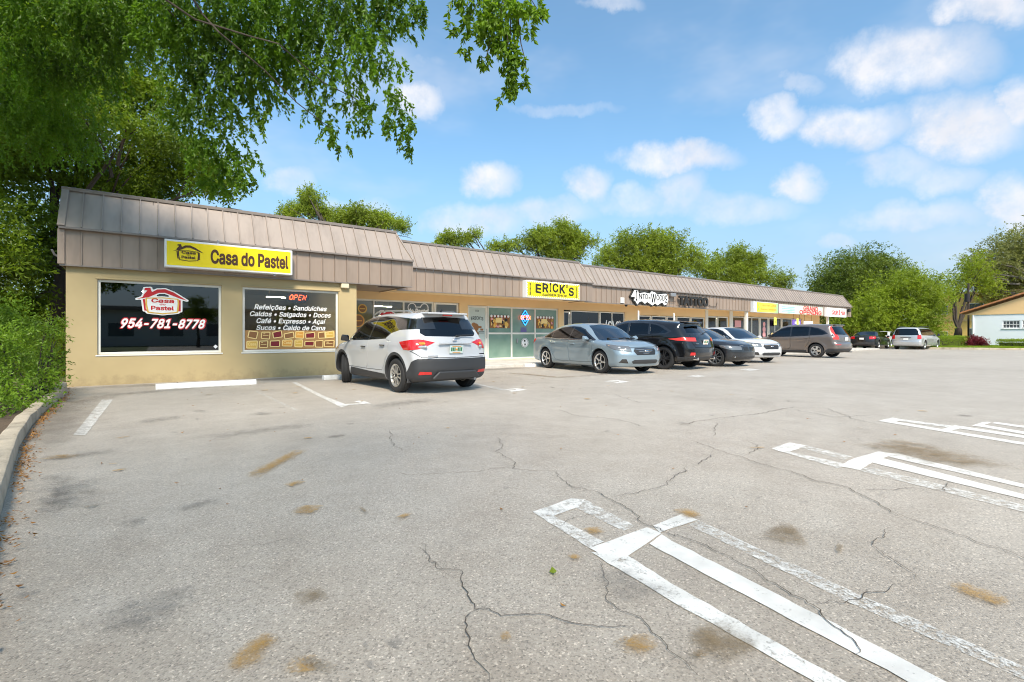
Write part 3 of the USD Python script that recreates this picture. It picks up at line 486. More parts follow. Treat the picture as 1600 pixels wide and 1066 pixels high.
plain('vinyl_brown', (.27, .115, .035), .5); plain('vinyl_orange', (.75, .34, .05), .5); plain('vinyl_pink', (.72, .33, .34), .5); plain('vinyl_amber', (.40, .21, .07), .5); plain('vinyl_mauve', (.30, .10, .12), .5); plain('vinyl_purple', (.16, .09, .42), .5)
plain('sign_grey', (.62, .65, .68), .4); plain('print_green', (.30, .55, .12), .5); plain('print_mint', (.50, .68, .56), .5); plain('print_teal', (.20, .55, .50), .5); plain('sign_hv', (.80, .82, .12), .4)
pane('glass', (.82, .86, .86), 1.52); pane('glass_dark', (.40, .43, .44), 1.75); pane('glass_green', (.42, .56, .48), 1.6)
mat('film_green', {'g': ('geometry', {}), 'n': ('noise_texture', {'scale': 1.6, 'detail': 4.}), 'r': ('rgb_ramp', {'ramp': [(.3, (.16, .265, .215)), (.7, (.24, .345, .285))]}),
                   'p': ('principled_bsdf', {'roughness': .12, 'specular_ior_level': .6})}, [('g.position', 'n.vector'), ('n.fac', 'r.fac'), ('r.color', 'p.base_color')])
plain('blind', (.52, .56, .50), .6)
plain('frosted', (.50, .57, .54), .25)
glow('tube_light', (1., .84, .55), 24.); glow('neon_red', (1., .10, .03), 2.2); glow('neon_blue', (.03, .28, .9), 1.1); plain('neon_off', (.02, .05, .09), .4)

# ------------------------------------------------------------------ ground
obj('ground', box(-400, 900, -500, 800, -.30, -.02), MATS['ground_far'], kind='structure', label='flat open ground around the parking lot')
lot = thing('parking_lot', kind='structure', label='pale cracked asphalt parking lot with worn white markings')
# the lot: a sheet cut along the left kerb
kerb_line = np.array(KERB)
lot_poly = [(-1.42, 14.0)] + [tuple(p) for p in KERB] + [(-.3, 0.5), (-.1, -30), (90, -30), (90, 3.), (62, 3.), (52.0, 6.5), (50.2, 9.5), (49.3, 11.6), (52, 16), (60, 24), (60, 60), (46, 60), (46, 16.5), (-1.42, 16.5)]
_p = Polygon(lot_poly).buffer(0)
_m = trimesh.creation.extrude_polygon(_p, .02, engine='earcut'); _m.apply_translation((0, 0, -.02))
obj('asphalt', _m, MATS['asphalt'], lot)
done = Polygon()
for o_, w_ in sorted(PAINT, key=lambda t: t[1]):
    pl = Polygon(o_).buffer(0).difference(done)
    done = done.union(pl.buffer(.0006))
    for g_ in getattr(pl, 'geoms', [pl]):
        if g_.area < .004:
            continue
        g_ = g_.segmentize(.07)
        jig = lambda c: c + .016 * np.stack([meshkit.fbm(np.c_[c * 16., c[:, :1] * 0], 2, 21), meshkit.fbm(np.c_[c * 16., c[:, :1] * 0 + 5], 2, 22)], 1) - .008
        g_ = shapely.transform(g_, jig).buffer(0)
        if g_.geom_type != 'Polygon':
            g_ = max(g_.geoms, key=lambda t: t.area)
        v2, f2 = trimesh.creation.triangulate_polygon(g_, engine='earcut')
        obj('painted_line', trimesh.Trimesh(np.c_[v2, np.full(len(v2), .004)], f2, process=False), MATS['road_paint'], lot, attrs={'wear': np.full(len(v2), w_)})
rg = np.random.default_rng(5)
for pts, wd in CRACKS:
    p = resample(pts, .02)
    q = np.c_[p, np.zeros(len(p))]
    j = np.stack([meshkit.fbm(q * 5. + 3, 4, 1), meshkit.fbm(q * 5. + 9, 4, 2)], 1) - .5
    env = np.minimum(1, np.minimum(np.arange(len(p)), np.arange(len(p))[::-1]) / 6.)[:, None]
    p = p + j * .12 * env + (np.stack([meshkit.noise(q * 38., 5), meshkit.noise(q * 38. + 7., 6)], 1) - .5) * .022
    w = wd * .24 * (.3 + 1.3 * meshkit.fbm(q * 9., 3, 4)) * (.2 + .8 * env[:, 0])
    m = ribbon(p, w, .008)
    obj('crack', m, MATS['crack_dark'], lot, attrs={'gone': np.full(len(m.vertices), .05)})
DIRT_AND_SHADE = [([(-1.2, 13.45), (1., 13.3), (4.2, 13.35)], .26), ([(-.9, 6.2), (-.98, 9.), (-1.0, 12.0)], .22), ([(5.2, 12.9), (8., 13.0), (10.5, 12.9)], .25)]  # strips of dirt that also paint tree shade along wall foot and kerb
rg = np.random.default_rng(77)
for _ in range(70):      # small spills and spots
    x_, y_ = rg.uniform(-.4, 9), rg.uniform(1.3, 12); a_ = rg.uniform(-.5, .8); l_ = rg.uniform(.03, .22)
    DIRT_AND_SHADE.append(([(x_, y_), (x_ + l_ * math.cos(a_), y_ + l_ * math.sin(a_))], rg.uniform(.015, .07)))
SPOT = ['dark', 'rust', 'dark', 'brown', 'rust', 'dirt']
for pts, hw, kind in STAINS + [(p_, h_, 'dirt' if i_ < 3 else SPOT[i_ % 6]) for i_, (p_, h_) in enumerate(DIRT_AND_SHADE)]:
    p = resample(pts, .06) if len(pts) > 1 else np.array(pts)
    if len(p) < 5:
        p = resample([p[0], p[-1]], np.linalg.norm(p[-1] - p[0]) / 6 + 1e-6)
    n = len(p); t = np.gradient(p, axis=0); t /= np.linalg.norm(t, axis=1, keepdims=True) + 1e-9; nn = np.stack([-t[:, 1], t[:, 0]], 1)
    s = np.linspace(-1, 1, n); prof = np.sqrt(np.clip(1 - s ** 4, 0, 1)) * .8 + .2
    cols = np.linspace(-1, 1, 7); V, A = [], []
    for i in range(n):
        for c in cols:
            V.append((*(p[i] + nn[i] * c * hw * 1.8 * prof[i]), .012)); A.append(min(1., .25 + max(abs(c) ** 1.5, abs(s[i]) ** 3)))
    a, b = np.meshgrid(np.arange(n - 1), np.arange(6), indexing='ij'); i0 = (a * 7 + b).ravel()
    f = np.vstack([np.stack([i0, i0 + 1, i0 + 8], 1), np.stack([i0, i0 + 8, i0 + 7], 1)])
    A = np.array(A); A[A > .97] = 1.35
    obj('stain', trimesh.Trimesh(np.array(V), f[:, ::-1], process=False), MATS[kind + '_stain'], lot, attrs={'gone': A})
# planting strip beyond the left kerb
strip = Polygon([(-1.55, 13.9)] + [(x - .16, y) for x, y in KERB] + [(-.45, .5), (-.3, -12), (-14, -12), (-14, 45), (-1.55, 45)]).buffer(0)
_m = trimesh.creation.extrude_polygon(strip, .10, engine='earcut'); _m.apply_translation((0, 0, -.03))
obj('planting_soil', _m, MATS['soil'], kind='structure', label='bare brown soil strip under the trees left of the kerb')
# left kerb: stones end to end
kerb = thing('kerb', kind='structure', label='weathered concrete kerb along the left edge of the lot')
kp = resample(KERB + [(-.3, .5), (-.2, -2.)], .1); d_ = 0
seg = 12
for i in range(0, len(kp) - 2, seg):
    q = kp[i:min(i + seg + 1, len(kp))].copy()
    if len(q) < 3:
        break
    t = np.gradient(q, axis=0); t /= np.linalg.norm(t, axis=1, keepdims=True); nn = np.stack([t[:, 1], -t[:, 0]], 1)
    nn = np.where(nn[:, :1] > 0, -nn, nn)   # towards the soil (-x)
    q[-1] -= t[-1] * .012
    prof = [(0, -.02), (.006, .105), (.014, .128), (.035, .138), (.125, .136), (.142, .125), (.15, .05)]
    V = np.array([[*(q[a] + nn[a] * o), h + (.006 * math.sin(i + a * .7) if h > .1 else 0)] for a in range(len(q)) for o, h in prof]); k = len(prof)
    F = []
    for a in range(len(q) - 1):
        for b in range(k - 1):
            i0 = a * k + b; F += [(i0, i0 + k, i0 + k + 1), (i0, i0 + k + 1, i0 + 1)]
    for b in range(1, k - 1):
        F += [(0, b, b + 1), ((len(q) - 1) * k, (len(q) - 1) * k + b + 1, (len(q) - 1) * k + b)]
    m = trimesh.Trimesh(V, np.array(F), process=False)
    m.fix_normals()
    obj('kerb_stone', m, MATS['kerb_concrete'], kerb, smooth=40)
# walkway before the recessed shops
WALK_Y = 13.62
walk = thing('walkway', kind='structure', label='low concrete walkway in front of the recessed shops')
xs = [4.80, 6.6, 8.4, 10.2, 12.0, 13.8, 15.6, 18.0, 20.4, 22.8, 25.2, 27.6, 30., 32.4, 34.8, 37.2, 39.6, 42., 45.6]
for a, b in zip(xs[:-1], xs[1:]):
    obj('slab', bbox(a + .005, b - .005, WALK_Y, 16.62, -.02, .085, .012), MATS['concrete'], walk)

# ------------------------------------------------------------------ strip mall
mall = thing('strip_mall', 'long tan stucco strip of shops under a brown standing seam metal mansard', 'building')
EAVE, RIDGE, FBOT = 3.385, 4.29, 2.60


def wall_with(name, x0, x1, z0, z1, y0, y1, m, openings, parent=mall, **kw):
    p = Polygon([(x0, z0), (x1, z0), (x1, z1), (x0, z1)])
    for (a, b, c, d) in openings:
        p = p.difference(shapely.box(a, c, b, d))
    return obj(name, poly_xz(p, y0, y1), MATS[m], parent, **kw)


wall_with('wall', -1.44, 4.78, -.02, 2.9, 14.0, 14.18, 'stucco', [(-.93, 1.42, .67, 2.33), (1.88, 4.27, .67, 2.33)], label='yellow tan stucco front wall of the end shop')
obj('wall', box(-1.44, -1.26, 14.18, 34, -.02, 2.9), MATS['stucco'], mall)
obj('wall', box(4.60, 4.78, 14.18, 16.6, -.02, 2.9), MATS['stucco'], mall)
W2 = 16.60
store_open = [(4.86, 9.72, .095, 2.36), (10.10, 14.90, .095, 2.30), (15.22, 19.45, .5, 2.27), (20.45, 26.6, .5, 2.17), (26.8, 29.2, .095, 2.27), (29.6, 39.3, .095, 2.34)]
wall_with('wall', 4.78, 42.2, .05, 2.9, W2, W2 + .18, 'stucco_orange', store_open, label='orange tan stucco wall of the recessed shops, shaded by the overhang')
obj('wall', box(42.2, 42.38, 16.6, 34, -.02, 2.9), MATS['stucco_orange'], mall)
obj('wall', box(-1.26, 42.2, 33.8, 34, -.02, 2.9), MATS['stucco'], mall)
obj('flat_roof', box(-1.4, 45.4, 16.3, 34, 3.3, 3.45), MATS['metal_trim'], mall)
obj('flat_roof', box(-1.4, 6.2, 14.45, 16.3, 3.3, 3.45), MATS['metal_trim'], mall)
# soffits
obj('soffit', box(4.785, 6.44, 13.95, 16.59, 2.625, 2.66), MATS['metal_fascia'], mall)
obj('soffit', box(-1.48, 4.785, 13.95, 14.0, 2.625, 2.66), MATS['metal_fascia'], mall)
obj('soffit', box(6.445, 15.44, 15.14, 16.6, 2.625, 2.66), MATS['soffit'], mall)
obj('soffit', box(15.445, 45.5, 15.6, 16.6, 2.625, 2.66), MATS['soffit'], mall)
obj('soffit_vent', box(5.75, 6.35, 14.3, 14.9, 2.612, 2.624), MATS['black'], mall)
obj('soffit_vent', box(14.5, 15.3, 15.3, 15.9, 2.612, 2.624), MATS['black'], mall)


def roof_block(x0, x1, yf, set_back, hip, left_trim):
    """a vertical metal fascia with a leaning metal mansard above it, panel by panel"""
    yr = yf + set_back
    n = max(1, round((x1 - x0) / .3365)); step = (x1 - x0) / n
    xt = x1 - hip
    for k in range(n):
        a, b = x0 + k * step, x0 + (k + 1) * step - .004
        seam = box(a, a + .016, yf - .026, yf, FBOT, EAVE - .01)
        obj('fascia_panel', cat_([box(a + .0161, b, yf, yf + .03, FBOT, EAVE - .01), seam]), MATS['metal_fascia'], mall)
        ta, tb = min(a, xt), min(b, xt)
        if ta >= xt - 1e-6 and a > xt:
            ta = xt - .001
        ms = [slab((a, yf - .07, EAVE), (b, yf - .07, EAVE), (max(tb, ta + .002), yr, RIDGE), (ta, yr, RIDGE), .03)]
        if a < xt:
            nrm = np.array([0, -(RIDGE - EAVE), set_back + .07]); nrm /= np.linalg.norm(nrm)
            e0, e1 = np.array([a, yf - .07, EAVE]), np.array([ta, yr, RIDGE]); dx = np.array([.018, 0, 0])
            ms.append(slab(e0 + nrm * .03, e0 + dx + nrm * .03, e1 + dx + nrm * .03, e1 + nrm * .03, .0299))
        obj('roof_panel', cat_(ms), MATS['metal_slope'], mall)
    obj('drip_edge', bbox(x0 - .02, x1 + .02, yf - .10, yf - .005, EAVE - .05, EAVE - .002, .006), MATS['metal_trim'], mall)
    obj('ridge_cap', bbox(x0 - .03, xt + .03, yr - .05, yr + .12, RIDGE - .03, RIDGE + .05, .008), MATS['metal_trim'], mall)
    obj('fascia_trim', bbox(x0 - .01, x1 + .01, yf - .012, yf + .05, FBOT - .035, FBOT - .002, .004), MATS['metal_trim'], mall)
    # end pieces
    obj('fascia_return', box(x1, x1 + .03, yf, 16.6, FBOT, EAVE - .002), MATS['metal_fascia'], mall)
    obj('hip_panel', slab((x1 + .01, yf - .07, EAVE), (x1 + .01, 17.5, EAVE), (xt + .01, 17.5, RIDGE), (xt + .01, yr, RIDGE), .03), MATS['metal_slope'], mall)
    hp0, hp1 = np.array([x1, yf - .09, EAVE + .01]), np.array([xt, yr - .02, RIDGE + .01])
    obj('hip_cap', tube([hp0, hp1], .022, 6), MATS['metal_trim'], mall)
    if left_trim:
        obj('fascia_return', box(x0 - .03, x0, yf, 20, FBOT, EAVE - .002), MATS['metal_fascia'], mall)
        obj('corner_trim', bbox(x0 - .04, x0 + .075, yf - .035, yf - .002, FBOT, EAVE - .05, .005), MATS['metal_fascia'], mall)
        nrm = np.array([0, -(RIDGE - EAVE), set_back + .07]); nrm /= np.linalg.norm(nrm)
        e0, e1 = np.array([x0 - .04, yf - .07, EAVE]), np.array([x0 - .02, yr, RIDGE]); dx = np.array([.12, 0, 0])
        obj('corner_trim', slab(e0 + nrm * .036, e0 + dx + nrm * .036, e1 + dx + nrm * .036, e1 + nrm * .036, .035), MATS['metal_slope'], mall)
    else:
        obj('fascia_return', slab((x0, 17.5, EAVE), (x0, yf, EAVE), (x0, yr, RIDGE), (x0, 17.5, RIDGE), .02), MATS['metal_slope'], mall)


roof_block(-1.52, 6.46, 13.90, .50, .33, True)
rg = np.random.default_rng(8)
for _ in range(26):      # dark drips that run down from the ridge cap
    x_, w_, t0 = rg.uniform(-1.3, 6.0), rg.uniform(.02, .06), rg.uniform(.72, .92)
    nr_ = np.array([0, -(RIDGE - EAVE), .57]); nr_ /= np.linalg.norm(nr_)
    pt_ = lambda x, t: np.array([x, 13.83 + .57 * t, EAVE + (RIDGE - EAVE) * t]) + nr_ * .003
    q_ = np.array([pt_(x_, .985), pt_(x_ + w_, .985), pt_(x_ + w_ * .75, (t0 + .985) / 2), pt_(x_ + w_ * .25, (t0 + .985) / 2), pt_(x_ + w_ * .5, t0)])
    obj('rust_drip', trimesh.Trimesh(q_, [(0, 2, 1), (0, 3, 2), (3, 4, 2)], process=False), MATS['dark_stain'], mall, attrs={'gone': [.1, .1, .45, .45, 1.0]})
roof_block(6.50, 15.50, 15.10, .50, .33, False)
roof_block(15.54, 45.60, 15.55, .50, .33, False)


def frame_bar(parent, x0, x1, z0, z1, y, d=.06, m='white_frame', name='frame'):
    obj(name, bbox(x0, x1, y, y + d, z0, z1, .006), MATS[m], parent)


def window(x0, x1, z0, z1, y, cols=None, rails=(), glass='glass', m='white_frame', fw=.06, glasses=None, label=None, name='window', d=.07):
    """a framed window: outer frame, mullions, rails and each pane"""
    w = thing(name, parent=mall, label=label)
    frame_bar(w, x0, x1, z1 - fw, z1, y, d, m); frame_bar(w, x0, x1, z0, z0 + fw, y, d, m)
    frame_bar(w, x0, x0 + fw, z0 + fw, z1 - fw, y, d, m); frame_bar(w, x1 - fw, x1, z0 + fw, z1 - fw, y, d, m)
    cs = [x0 + fw / 2] + list(cols or []) + [x1 - fw / 2]
    for c in cols or []:
        frame_bar(w, c - fw / 2, c + fw / 2, z0 + fw, z1 - fw, y + .002, d - .004, m, 'mullion')
    k = 0
    for a, b in zip(cs[:-1], cs[1:]):
        zs = [z0 + fw / 2] + list(rails) + [z1 - fw / 2]
        for r in rails:
            frame_bar(w, a + fw / 2, b - fw / 2, r - fw / 2, r + fw / 2, y + .004, d - .008, m, 'rail')
        for c, e in zip(zs[:-1], zs[1:]):
            gl = glasses[k % len(glasses)] if glasses else glass; k += 1
            obj('pane', box(a + fw / 2, b - fw / 2, y + .032, y + .038, c + fw / 2, e - fw / 2), MATS[gl], w)
    return w


def door(x0, x1, z0, z1, y, glass='glass', m='white_frame', label=None, handle=1, fw=.075):
    w = thing('door', parent=mall, label=label)
    frame_bar(w, x0, x1, z1 - fw, z1, y, .06, m); frame_bar(w, x0, x1, z0, z0 + .14, y, .06, m)
    frame_bar(w, x0, x0 + fw, z0 + .14, z1 - fw, y, .06, m); frame_bar(w, x1 - fw, x1, z0 + .14, z1 - fw, y, .06, m)
    obj('pane', box(x0 + fw, x1 - fw, y + .027, y + .033, z0 + .14, z1 - fw), MATS[glass], w)
    hx = x1 - fw / 2 if handle > 0 else x0 + fw / 2
    obj('handle', tube([(hx, y - .002, 1.0), (hx, y - .05, 1.02), (hx, y - .05, 1.33), (hx, y - .002, 1.35)], .012, 6), MATS['grey_metal'], w)
    return w


win1 = window(-.93, 1.42, .67, 2.33, 14.05, glass='glass_dark', fw=.055, label='dark window with a red house logo and a phone number')
win2 = window(1.88, 4.27, .67, 2.33, 14.05, glass='glass', fw=.055, label='window with a menu in white letters and a strip of food stickers')
# projecting sill-coloured surrounds
for (a, b) in ((-.93, 1.42), (1.88, 4.27)):
    for bx in ((a - .03, b + .03, .635, .668), (a - .03, b + .03, 2.332, 2.365)):
        obj('window_surround', bbox(bx[0], bx[1], 13.985, 14.06, bx[2], bx[3], .006), MATS['white_frame'] if bx[2] < 1 else MATS['stucco'], mall)
sf = window(4.86, 8.62, .095, 2.36, W2 + .05, cols=[6.3, 7.42], rails=[.62], glass='glass', label='side windows of the end shop with round stickers')
d1 = door(8.66, 9.70, .10, 2.35, W2 + .05, 'glass', label='glass shop door behind the white crossover')
# barber shop front
bd = door(10.12, 11.04, .10, 2.29, W2 + .05, 'frosted', label='pale frosted barber shop door')
bw = window(11.06, 14.89, .095, 2.30, W2 + .05, cols=[12.30, 13.58], rails=[1.18], glass='film_green', fw=.07, label='barber shop front of six green filmed panes')
# dark sidelight, big window and lettered window of the next shop
window(15.24, 15.62, .5, 2.20, W2 + .05, glass='glass_dark', fw=.05)
window(15.70, 17.62, .5, 2.25, W2 + .05, glass='glass_dark', fw=.05)
w3 = window(17.66, 19.43, .5, 2.25, W2 + .05, cols=[18.52], glass='glass', fw=.05, label='window with large white script lettering on a pale blind')
obj('blind', box(17.75, 19.1, W2 + .22, W2 + .24, .6, 2.12), MATS['blind'], mall)
# tattoo shop windows with half-drawn blinds
for a, b in ((20.5, 21.55), (21.62, 22.9), (22.97, 23.75), (23.85, 25.15), (25.22, 26.55)):
    window(a, b, .5, 2.14, W2 + .05, glass='glass', fw=.05)
    obj('blind', box(a + .06, b - .22, W2 + .22, W2 + .24, .6, 1.98), MATS['blind'], mall)
door(26.85, 27.9, .10, 2.25, W2 + .05, 'glass'); door(28.0, 29.15, .10, 2.25, W2 + .05, 'glass')
window(29.7, 31.15, .095, 2.30, W2 + .05, glass='glass', fw=.06); window(31.2, 33.1, .095, 2.30, W2 + .05, cols=[32.1], glass='glass', fw=.06)
door(33.2, 34.3, .10, 2.32, W2 + .05, 'glass'); window(34.4, 36.2, .095, 2.32, W2 + .05, glass='glass', fw=.06); window(36.3, 39.25, .095, 2.32, W2 + .05, cols=[37.8], glass='glass_green', fw=.06)
# pilasters and the slim columns under the long fascia
obj('pilaster', bbox(26.56, 26.80, W2 - .06, W2 + .02, .085, 2.62, .008), MATS['white_frame'], mall)
obj('pilaster', bbox(29.22, 29.56, W2 - .06, W2 + .02, .085, 2.62, .008), MATS['white_frame'], mall)
for x in (29.5, 41.4):
    obj('column', bbox(x, x + .16, 15.62, 15.78, .08, 2.60, .012), MATS['white_frame'], mall)
# rooms behind the glass
for (a, b, y0, y1, wm) in ((-1.25, 1.62, 14.19, 19.5, 'room_dark'), (1.66, 4.58, 14.19, 20.5, 'room_wall'), (4.80, 9.95, 16.79, 21.5, 'room_wall'), (9.98, 15.0, 16.79, 20.5, 'room_wall'), (15.06, 20.0, 16.79, 20.5, 'room_dark'), (20.05, 26.7, 16.79, 20.5, 'room_wall'), (26.75, 42.1, 16.79, 22., 'room_wall')):
    r = thing('shop_room', parent=mall)
    obj('back_wall', box(a, b, y1, y1 + .05, .06, 2.75), MATS[wm], r); obj('floor', box(a, b, y0, y1, .02, .06), MATS['room_floor'], r); obj('ceiling', box(a, b, y0, y1, 2.62, 2.70), MATS['room_wall' if wm != 'room_dark' else 'room_dark'], r)
    obj('side_wall', box(a, a + .02, y0, y1, .06, 2.62), MATS[wm], r); obj('side_wall', box(b - .02, b, y0, y1, .06, 2.62), MATS[wm], r)
    for q in range(max(1, int((b - a) / 2.6))):
        xx = a + (b - a) * (q + .5) / max(1, int((b - a) / 2.6))
        obj('ceiling_light', bbox(xx - .36, xx + .36, y0 + 1.7, y0 + 1.80, 2.22, 2.25, .01), MATS['tube_light'], r)
        obj('light_hanger', cat_([tube([(xx - .3, y0 + 1.76, 2.25), (xx - .3, y0 + 1.76, 2.62)], .008, 5), tube([(xx + .3, y0 + 1.76, 2.25), (xx + .3, y0 + 1.76, 2.62)], .008, 5)]), MATS['black'], r)
    if b > 20:
        obj('counter', bbox(a + .6, b - .8, y1 - 1.5, y1 - 1.0, .06, 1.05, .02), MATS['wood_counter'], r)
obj('painted_band', box(-1.22, 1.60, 19.44, 19.49, 1.0, 1.75), MATS['room_teal'], mall)
obj('counter', bbox(2.0, 4.4, 17.2, 17.9, .06, 1.1, .02), MATS['wood_counter'], mall)
# small fittings on the walls
obj('wall_light', bbox(4.32, 4.54, 13.90, 14.0, 2.43, 2.585, .015), MATS['cream_box'], mall, label='cream box light high on the corner of the end shop')
obj('camera_dome', trimesh.util.concatenate([trimesh.creation.icosphere(2, .07).apply_translation((18.5, 15.75, 2.55)), box(18.46, 18.54, 15.71, 15.79, 2.58, 2.625)]), MATS['black'], mall)
obj('notice_plate', bbox(17.83, 18.08, 15.50, 15.53, 2.62, 2.88, .004), MATS['white_plain'], mall, label='blank white plate on the fascia')
obj('flood_light', cat_([bbox(21.55, 21.95, 15.35, 15.5, 3.10, 3.28, .02), box(21.7, 21.8, 15.5, 15.56, 3.15, 3.25)]), MATS['grey_metal'], mall)
obj('flood_light', cat_([bbox(44.7, 45.0, 15.35, 15.5, 2.95, 3.2, .02), box(44.8, 44.9, 15.5, 15.56, 3.0, 3.15)]), MATS['black'], mall)
obj('cable', tube(resample([(21.35, 15.5, 2.95), (21.6, 15.5, 2.82), (22.0, 15.49, 2.85), (22.1, 15.49, 2.9)], .1), .012, 5), MATS['wire_black'], mall)
obj('cable', tube(resample([(24.9, 15.5, 2.85), (25.4, 15.5, 2.72), (25.9, 15.5, 2.72), (26.0, 15.5, 2.95)], .1), .014, 5), MATS['wire_black'], mall)
obj('conduit', tube([(-1.53, 14.1, 2.75), (-1.62, 14.05, 2.8), (-1.66, 14.0, 2.9)], .02, 6), MATS['grey_metal'], mall)


# lettering and stickers on the glass ------------------------------------------------
def house_logo(cx, cz, y, w, parent, mats, name, text=True):
    """roof with a chimney over a rounded pastry-shaped plate with the shop's name"""
    s = w / 2.
    roof = Polygon([(-1., .22), (-.78, .36), (-.74, .52), (-.60, .78), (-.72, .80), (-.70, .93), (-.48, .96), (-.46, .82), (-.42, .70), (-.2, .88), (.1, .92), (.45, .72), (1., .22), (.72, .33), (.1, .68), (-.15, .66), (-.55, .36)])
    left = Polygon([(-.78, .22), (-.70, .24), (-.66, -.42), (-.58, -.46), (-.60, -.52), (-.72, -.50)])
    right = Polygon([(.74, .22), (.66, .24), (.64, -.5), (.74, -.50)])
    plate = Polygon([(-.62, .26), (.0, .32), (.60, .26), (.62, .0), (.58, -.55), (.0, -.66), (-.55, -.58), (-.62, -.1)]).buffer(.06)
    v = .76 * s
    tr = lambda p: shapely.affinity.translate(shapely.affinity.scale(p, s, v, origin=(0, 0)), cx, cz)
    g = thing(name, parent=parent)
    if mats['halo']:
        halo = shapely.union_all([roof, left, right, plate]).buffer(.07).buffer(.05).buffer(-.05)
        obj('backing', poly_xz(tr(halo), y - .002, y - .001), MATS[mats['halo']], g)
    obj('roof_shape', poly_xz(tr(shapely.union_all([roof, left, right])), y - .005, y - .002), MATS[mats['roof']], g)
    obj('plate', poly_xz(tr(plate.difference(plate.buffer(-.06)) if mats['ring_only'] else plate), y - .008, y - .0055), MATS[mats['plate']], g)
    if mats['inner']:
        obj('plate_face', poly_xz(tr(plate.buffer(-.07)), y - .011, y - .0085), MATS[mats['inner']], g)
    ink = MATS[mats['ink']]
    letters([lettering('Casa', .24 * v, cx, y - .012, cz + .04 * v, .002, 2, .92 * s, .1, True), lettering('do', .11 * v, cx, y - .012, cz - .13 * v, .002, True, .24 * s, 0, True), lettering('Pastel', .24 * v, cx, y - .012, cz - .44 * v, .002, 2, .92 * s, .0, True)], ink, g)
    return g


import shapely.affinity
G1 = 14.078   # outer face of the end shop's glass
house_logo(.235, 1.85, G1, .95, win1, {'halo': 'vinyl_white', 'roof': 'vinyl_red', 'plate': 'vinyl_gold', 'inner': 'vinyl_white', 'ink': 'vinyl_red', 'ring_only': False}, 'house_logo')
ph = lettering('954-781-8778', .195, .25, G1 - .004, 1.275, .002, 2, 1.60, .25, True)
obj('phone_number', ph, MATS['vinyl_white'], win1)
obj('phone_number_edge', lettering('954-781-8778', .215, .25 + .003, G1 - .001, 1.266, .002, 4, 1.64, .25, True), MATS['vinyl_red'], win1)
obj('alarm_sticker', poly_xz([(1.25, .82), (1.30, .87), (1.35, .82), (1.30, .77)], G1 - .003, G1 - .001), MATS['sign_grey'], win1)
for k, t in enumerate(['Refeições • Sanduiches', 'Caldos • Salgados • Doces', 'Café • Expresso • Açaí', 'Sucos • Caldo de Cana']):
    wd = (1.80, 2.02, 1.72, 1.72)[k]
    letters([lettering(t, .118, 3.055, G1 - .004, 1.775 - .178 * k, .002, 1, wd, .24, True)], MATS['vinyl_white'], win2, 'menu_word', .035)



def sticker_strip(x0, x1, z0, z1, y, parent, seed, big):
    """a frosted band printed with outlined pastry boxes"""
    rg = np.random.default_rng(seed)
    obj('sticker_band', box(x0, x1, y + .009, y + .0095, z0, z1), MATS['vinyl_amber'], parent)
    tones = ['vinyl_orange', 'vinyl_brown', 'vinyl_gold', 'vinyl_darkred']
    n = int((x1 - x0) / .28); k = 0
    for row, zz in ((1, z1 - .12), (0, z0 + .14)):
        for i in range(n):
            cx = x0 + (i + .5) * (x1 - x0) / n + rg.uniform(-.02, .02) + (.05 if row else 0); w_ = .125 + rg.uniform(-.02, .02); h_ = .095 + rg.uniform(-.02, .015)
            cx = min(max(cx, x0 + w_ + .02), x1 - w_ - .02); cz = zz + rg.uniform(-.02, .02)
            p = shapely.affinity.rotate(Polygon([(cx - w_, cz - h_ * .9), (cx + w_ * .9, cz - h_), (cx + w_, cz + h_), (cx - w_ * .95, cz + h_ * .9)]).buffer(-.03).buffer(.03), rg.uniform(-12, 12) * row)
            lay = .0005 * (k % 4)
            obj('sticker', poly_xz(p, y + .006 - lay, y + .0065 - lay), MATS[tones[int(rg.integers(4))]], parent)
            ring = p.difference(p.buffer(-.021))
            if i % 3 == 1:
                ring = ring.union(shapely.box(cx - w_ * .6, cz - .01, cx + w_ * .6, cz + .004)).union(shapely.box(cx - w_ * .5, cz + .035, cx - w_ * .1, cz + .05))
            obj('sticker_line', poly_xz(ring, y + .003 - lay, y + .0055 - lay), MATS['vinyl_cream'], parent)
            if not row and i in (0, 3):
                obj('sticker_lettering', lettering('Casa', .07, cx, y + .002 - lay, cz - .02, .001, True, .18, 0, True), MATS['vinyl_cream'], parent)
            k += 1


sticker_strip(1.95, 4.20, .735, 1.23, G1 - .012, win2, 3, True)
G2 = W2 + .078
for cx, cz, r_, m_ in ((5.9, 2.02, .16, 'vinyl_gold'), (5.75, 1.6, .22, 'vinyl_orange'), (6.05, 1.3, .2, 'vinyl_darkred'), (5.8, 1.05, .2, 'vinyl_gold'), (5.3, 1.5, .25, 'vinyl_orange'), (5.2, 1.0, .24, 'vinyl_gold')):
    q = shapely.Point(cx, cz).buffer(r_)
    obj('sticker', poly_xz(q, G2 - .003, G2 - .002), MATS['vinyl_brown'], sf); obj('sticker_line', poly_xz(q.difference(q.buffer(-.04)).union(shapely.box(cx - r_ * .6, cz - .02, cx + r_ * .6, cz + .02)), G2 - .006, G2 - .004), MATS[m_], sf)
house_logo(6.87, 1.62, G2, .95, sf, {'halo': 'vinyl_white', 'roof': 'vinyl_red', 'plate': 'vinyl_gold', 'inner': 'vinyl_white', 'ink': 'vinyl_red', 'ring_only': False}, 'house_logo')
letters([lettering('do Pastel', .16, 8.0, G2 - .004, 1.92, .002, 2, .85, .15, True)], MATS['vinyl_white'], sf, gap=.05)
q = shapely.Point(7.75, 2.12).buffer(.13).union(shapely.Point(8.25, 2.12).buffer(.13)).union(shapely.box(7.7, 2.0, 8.3, 2.12))
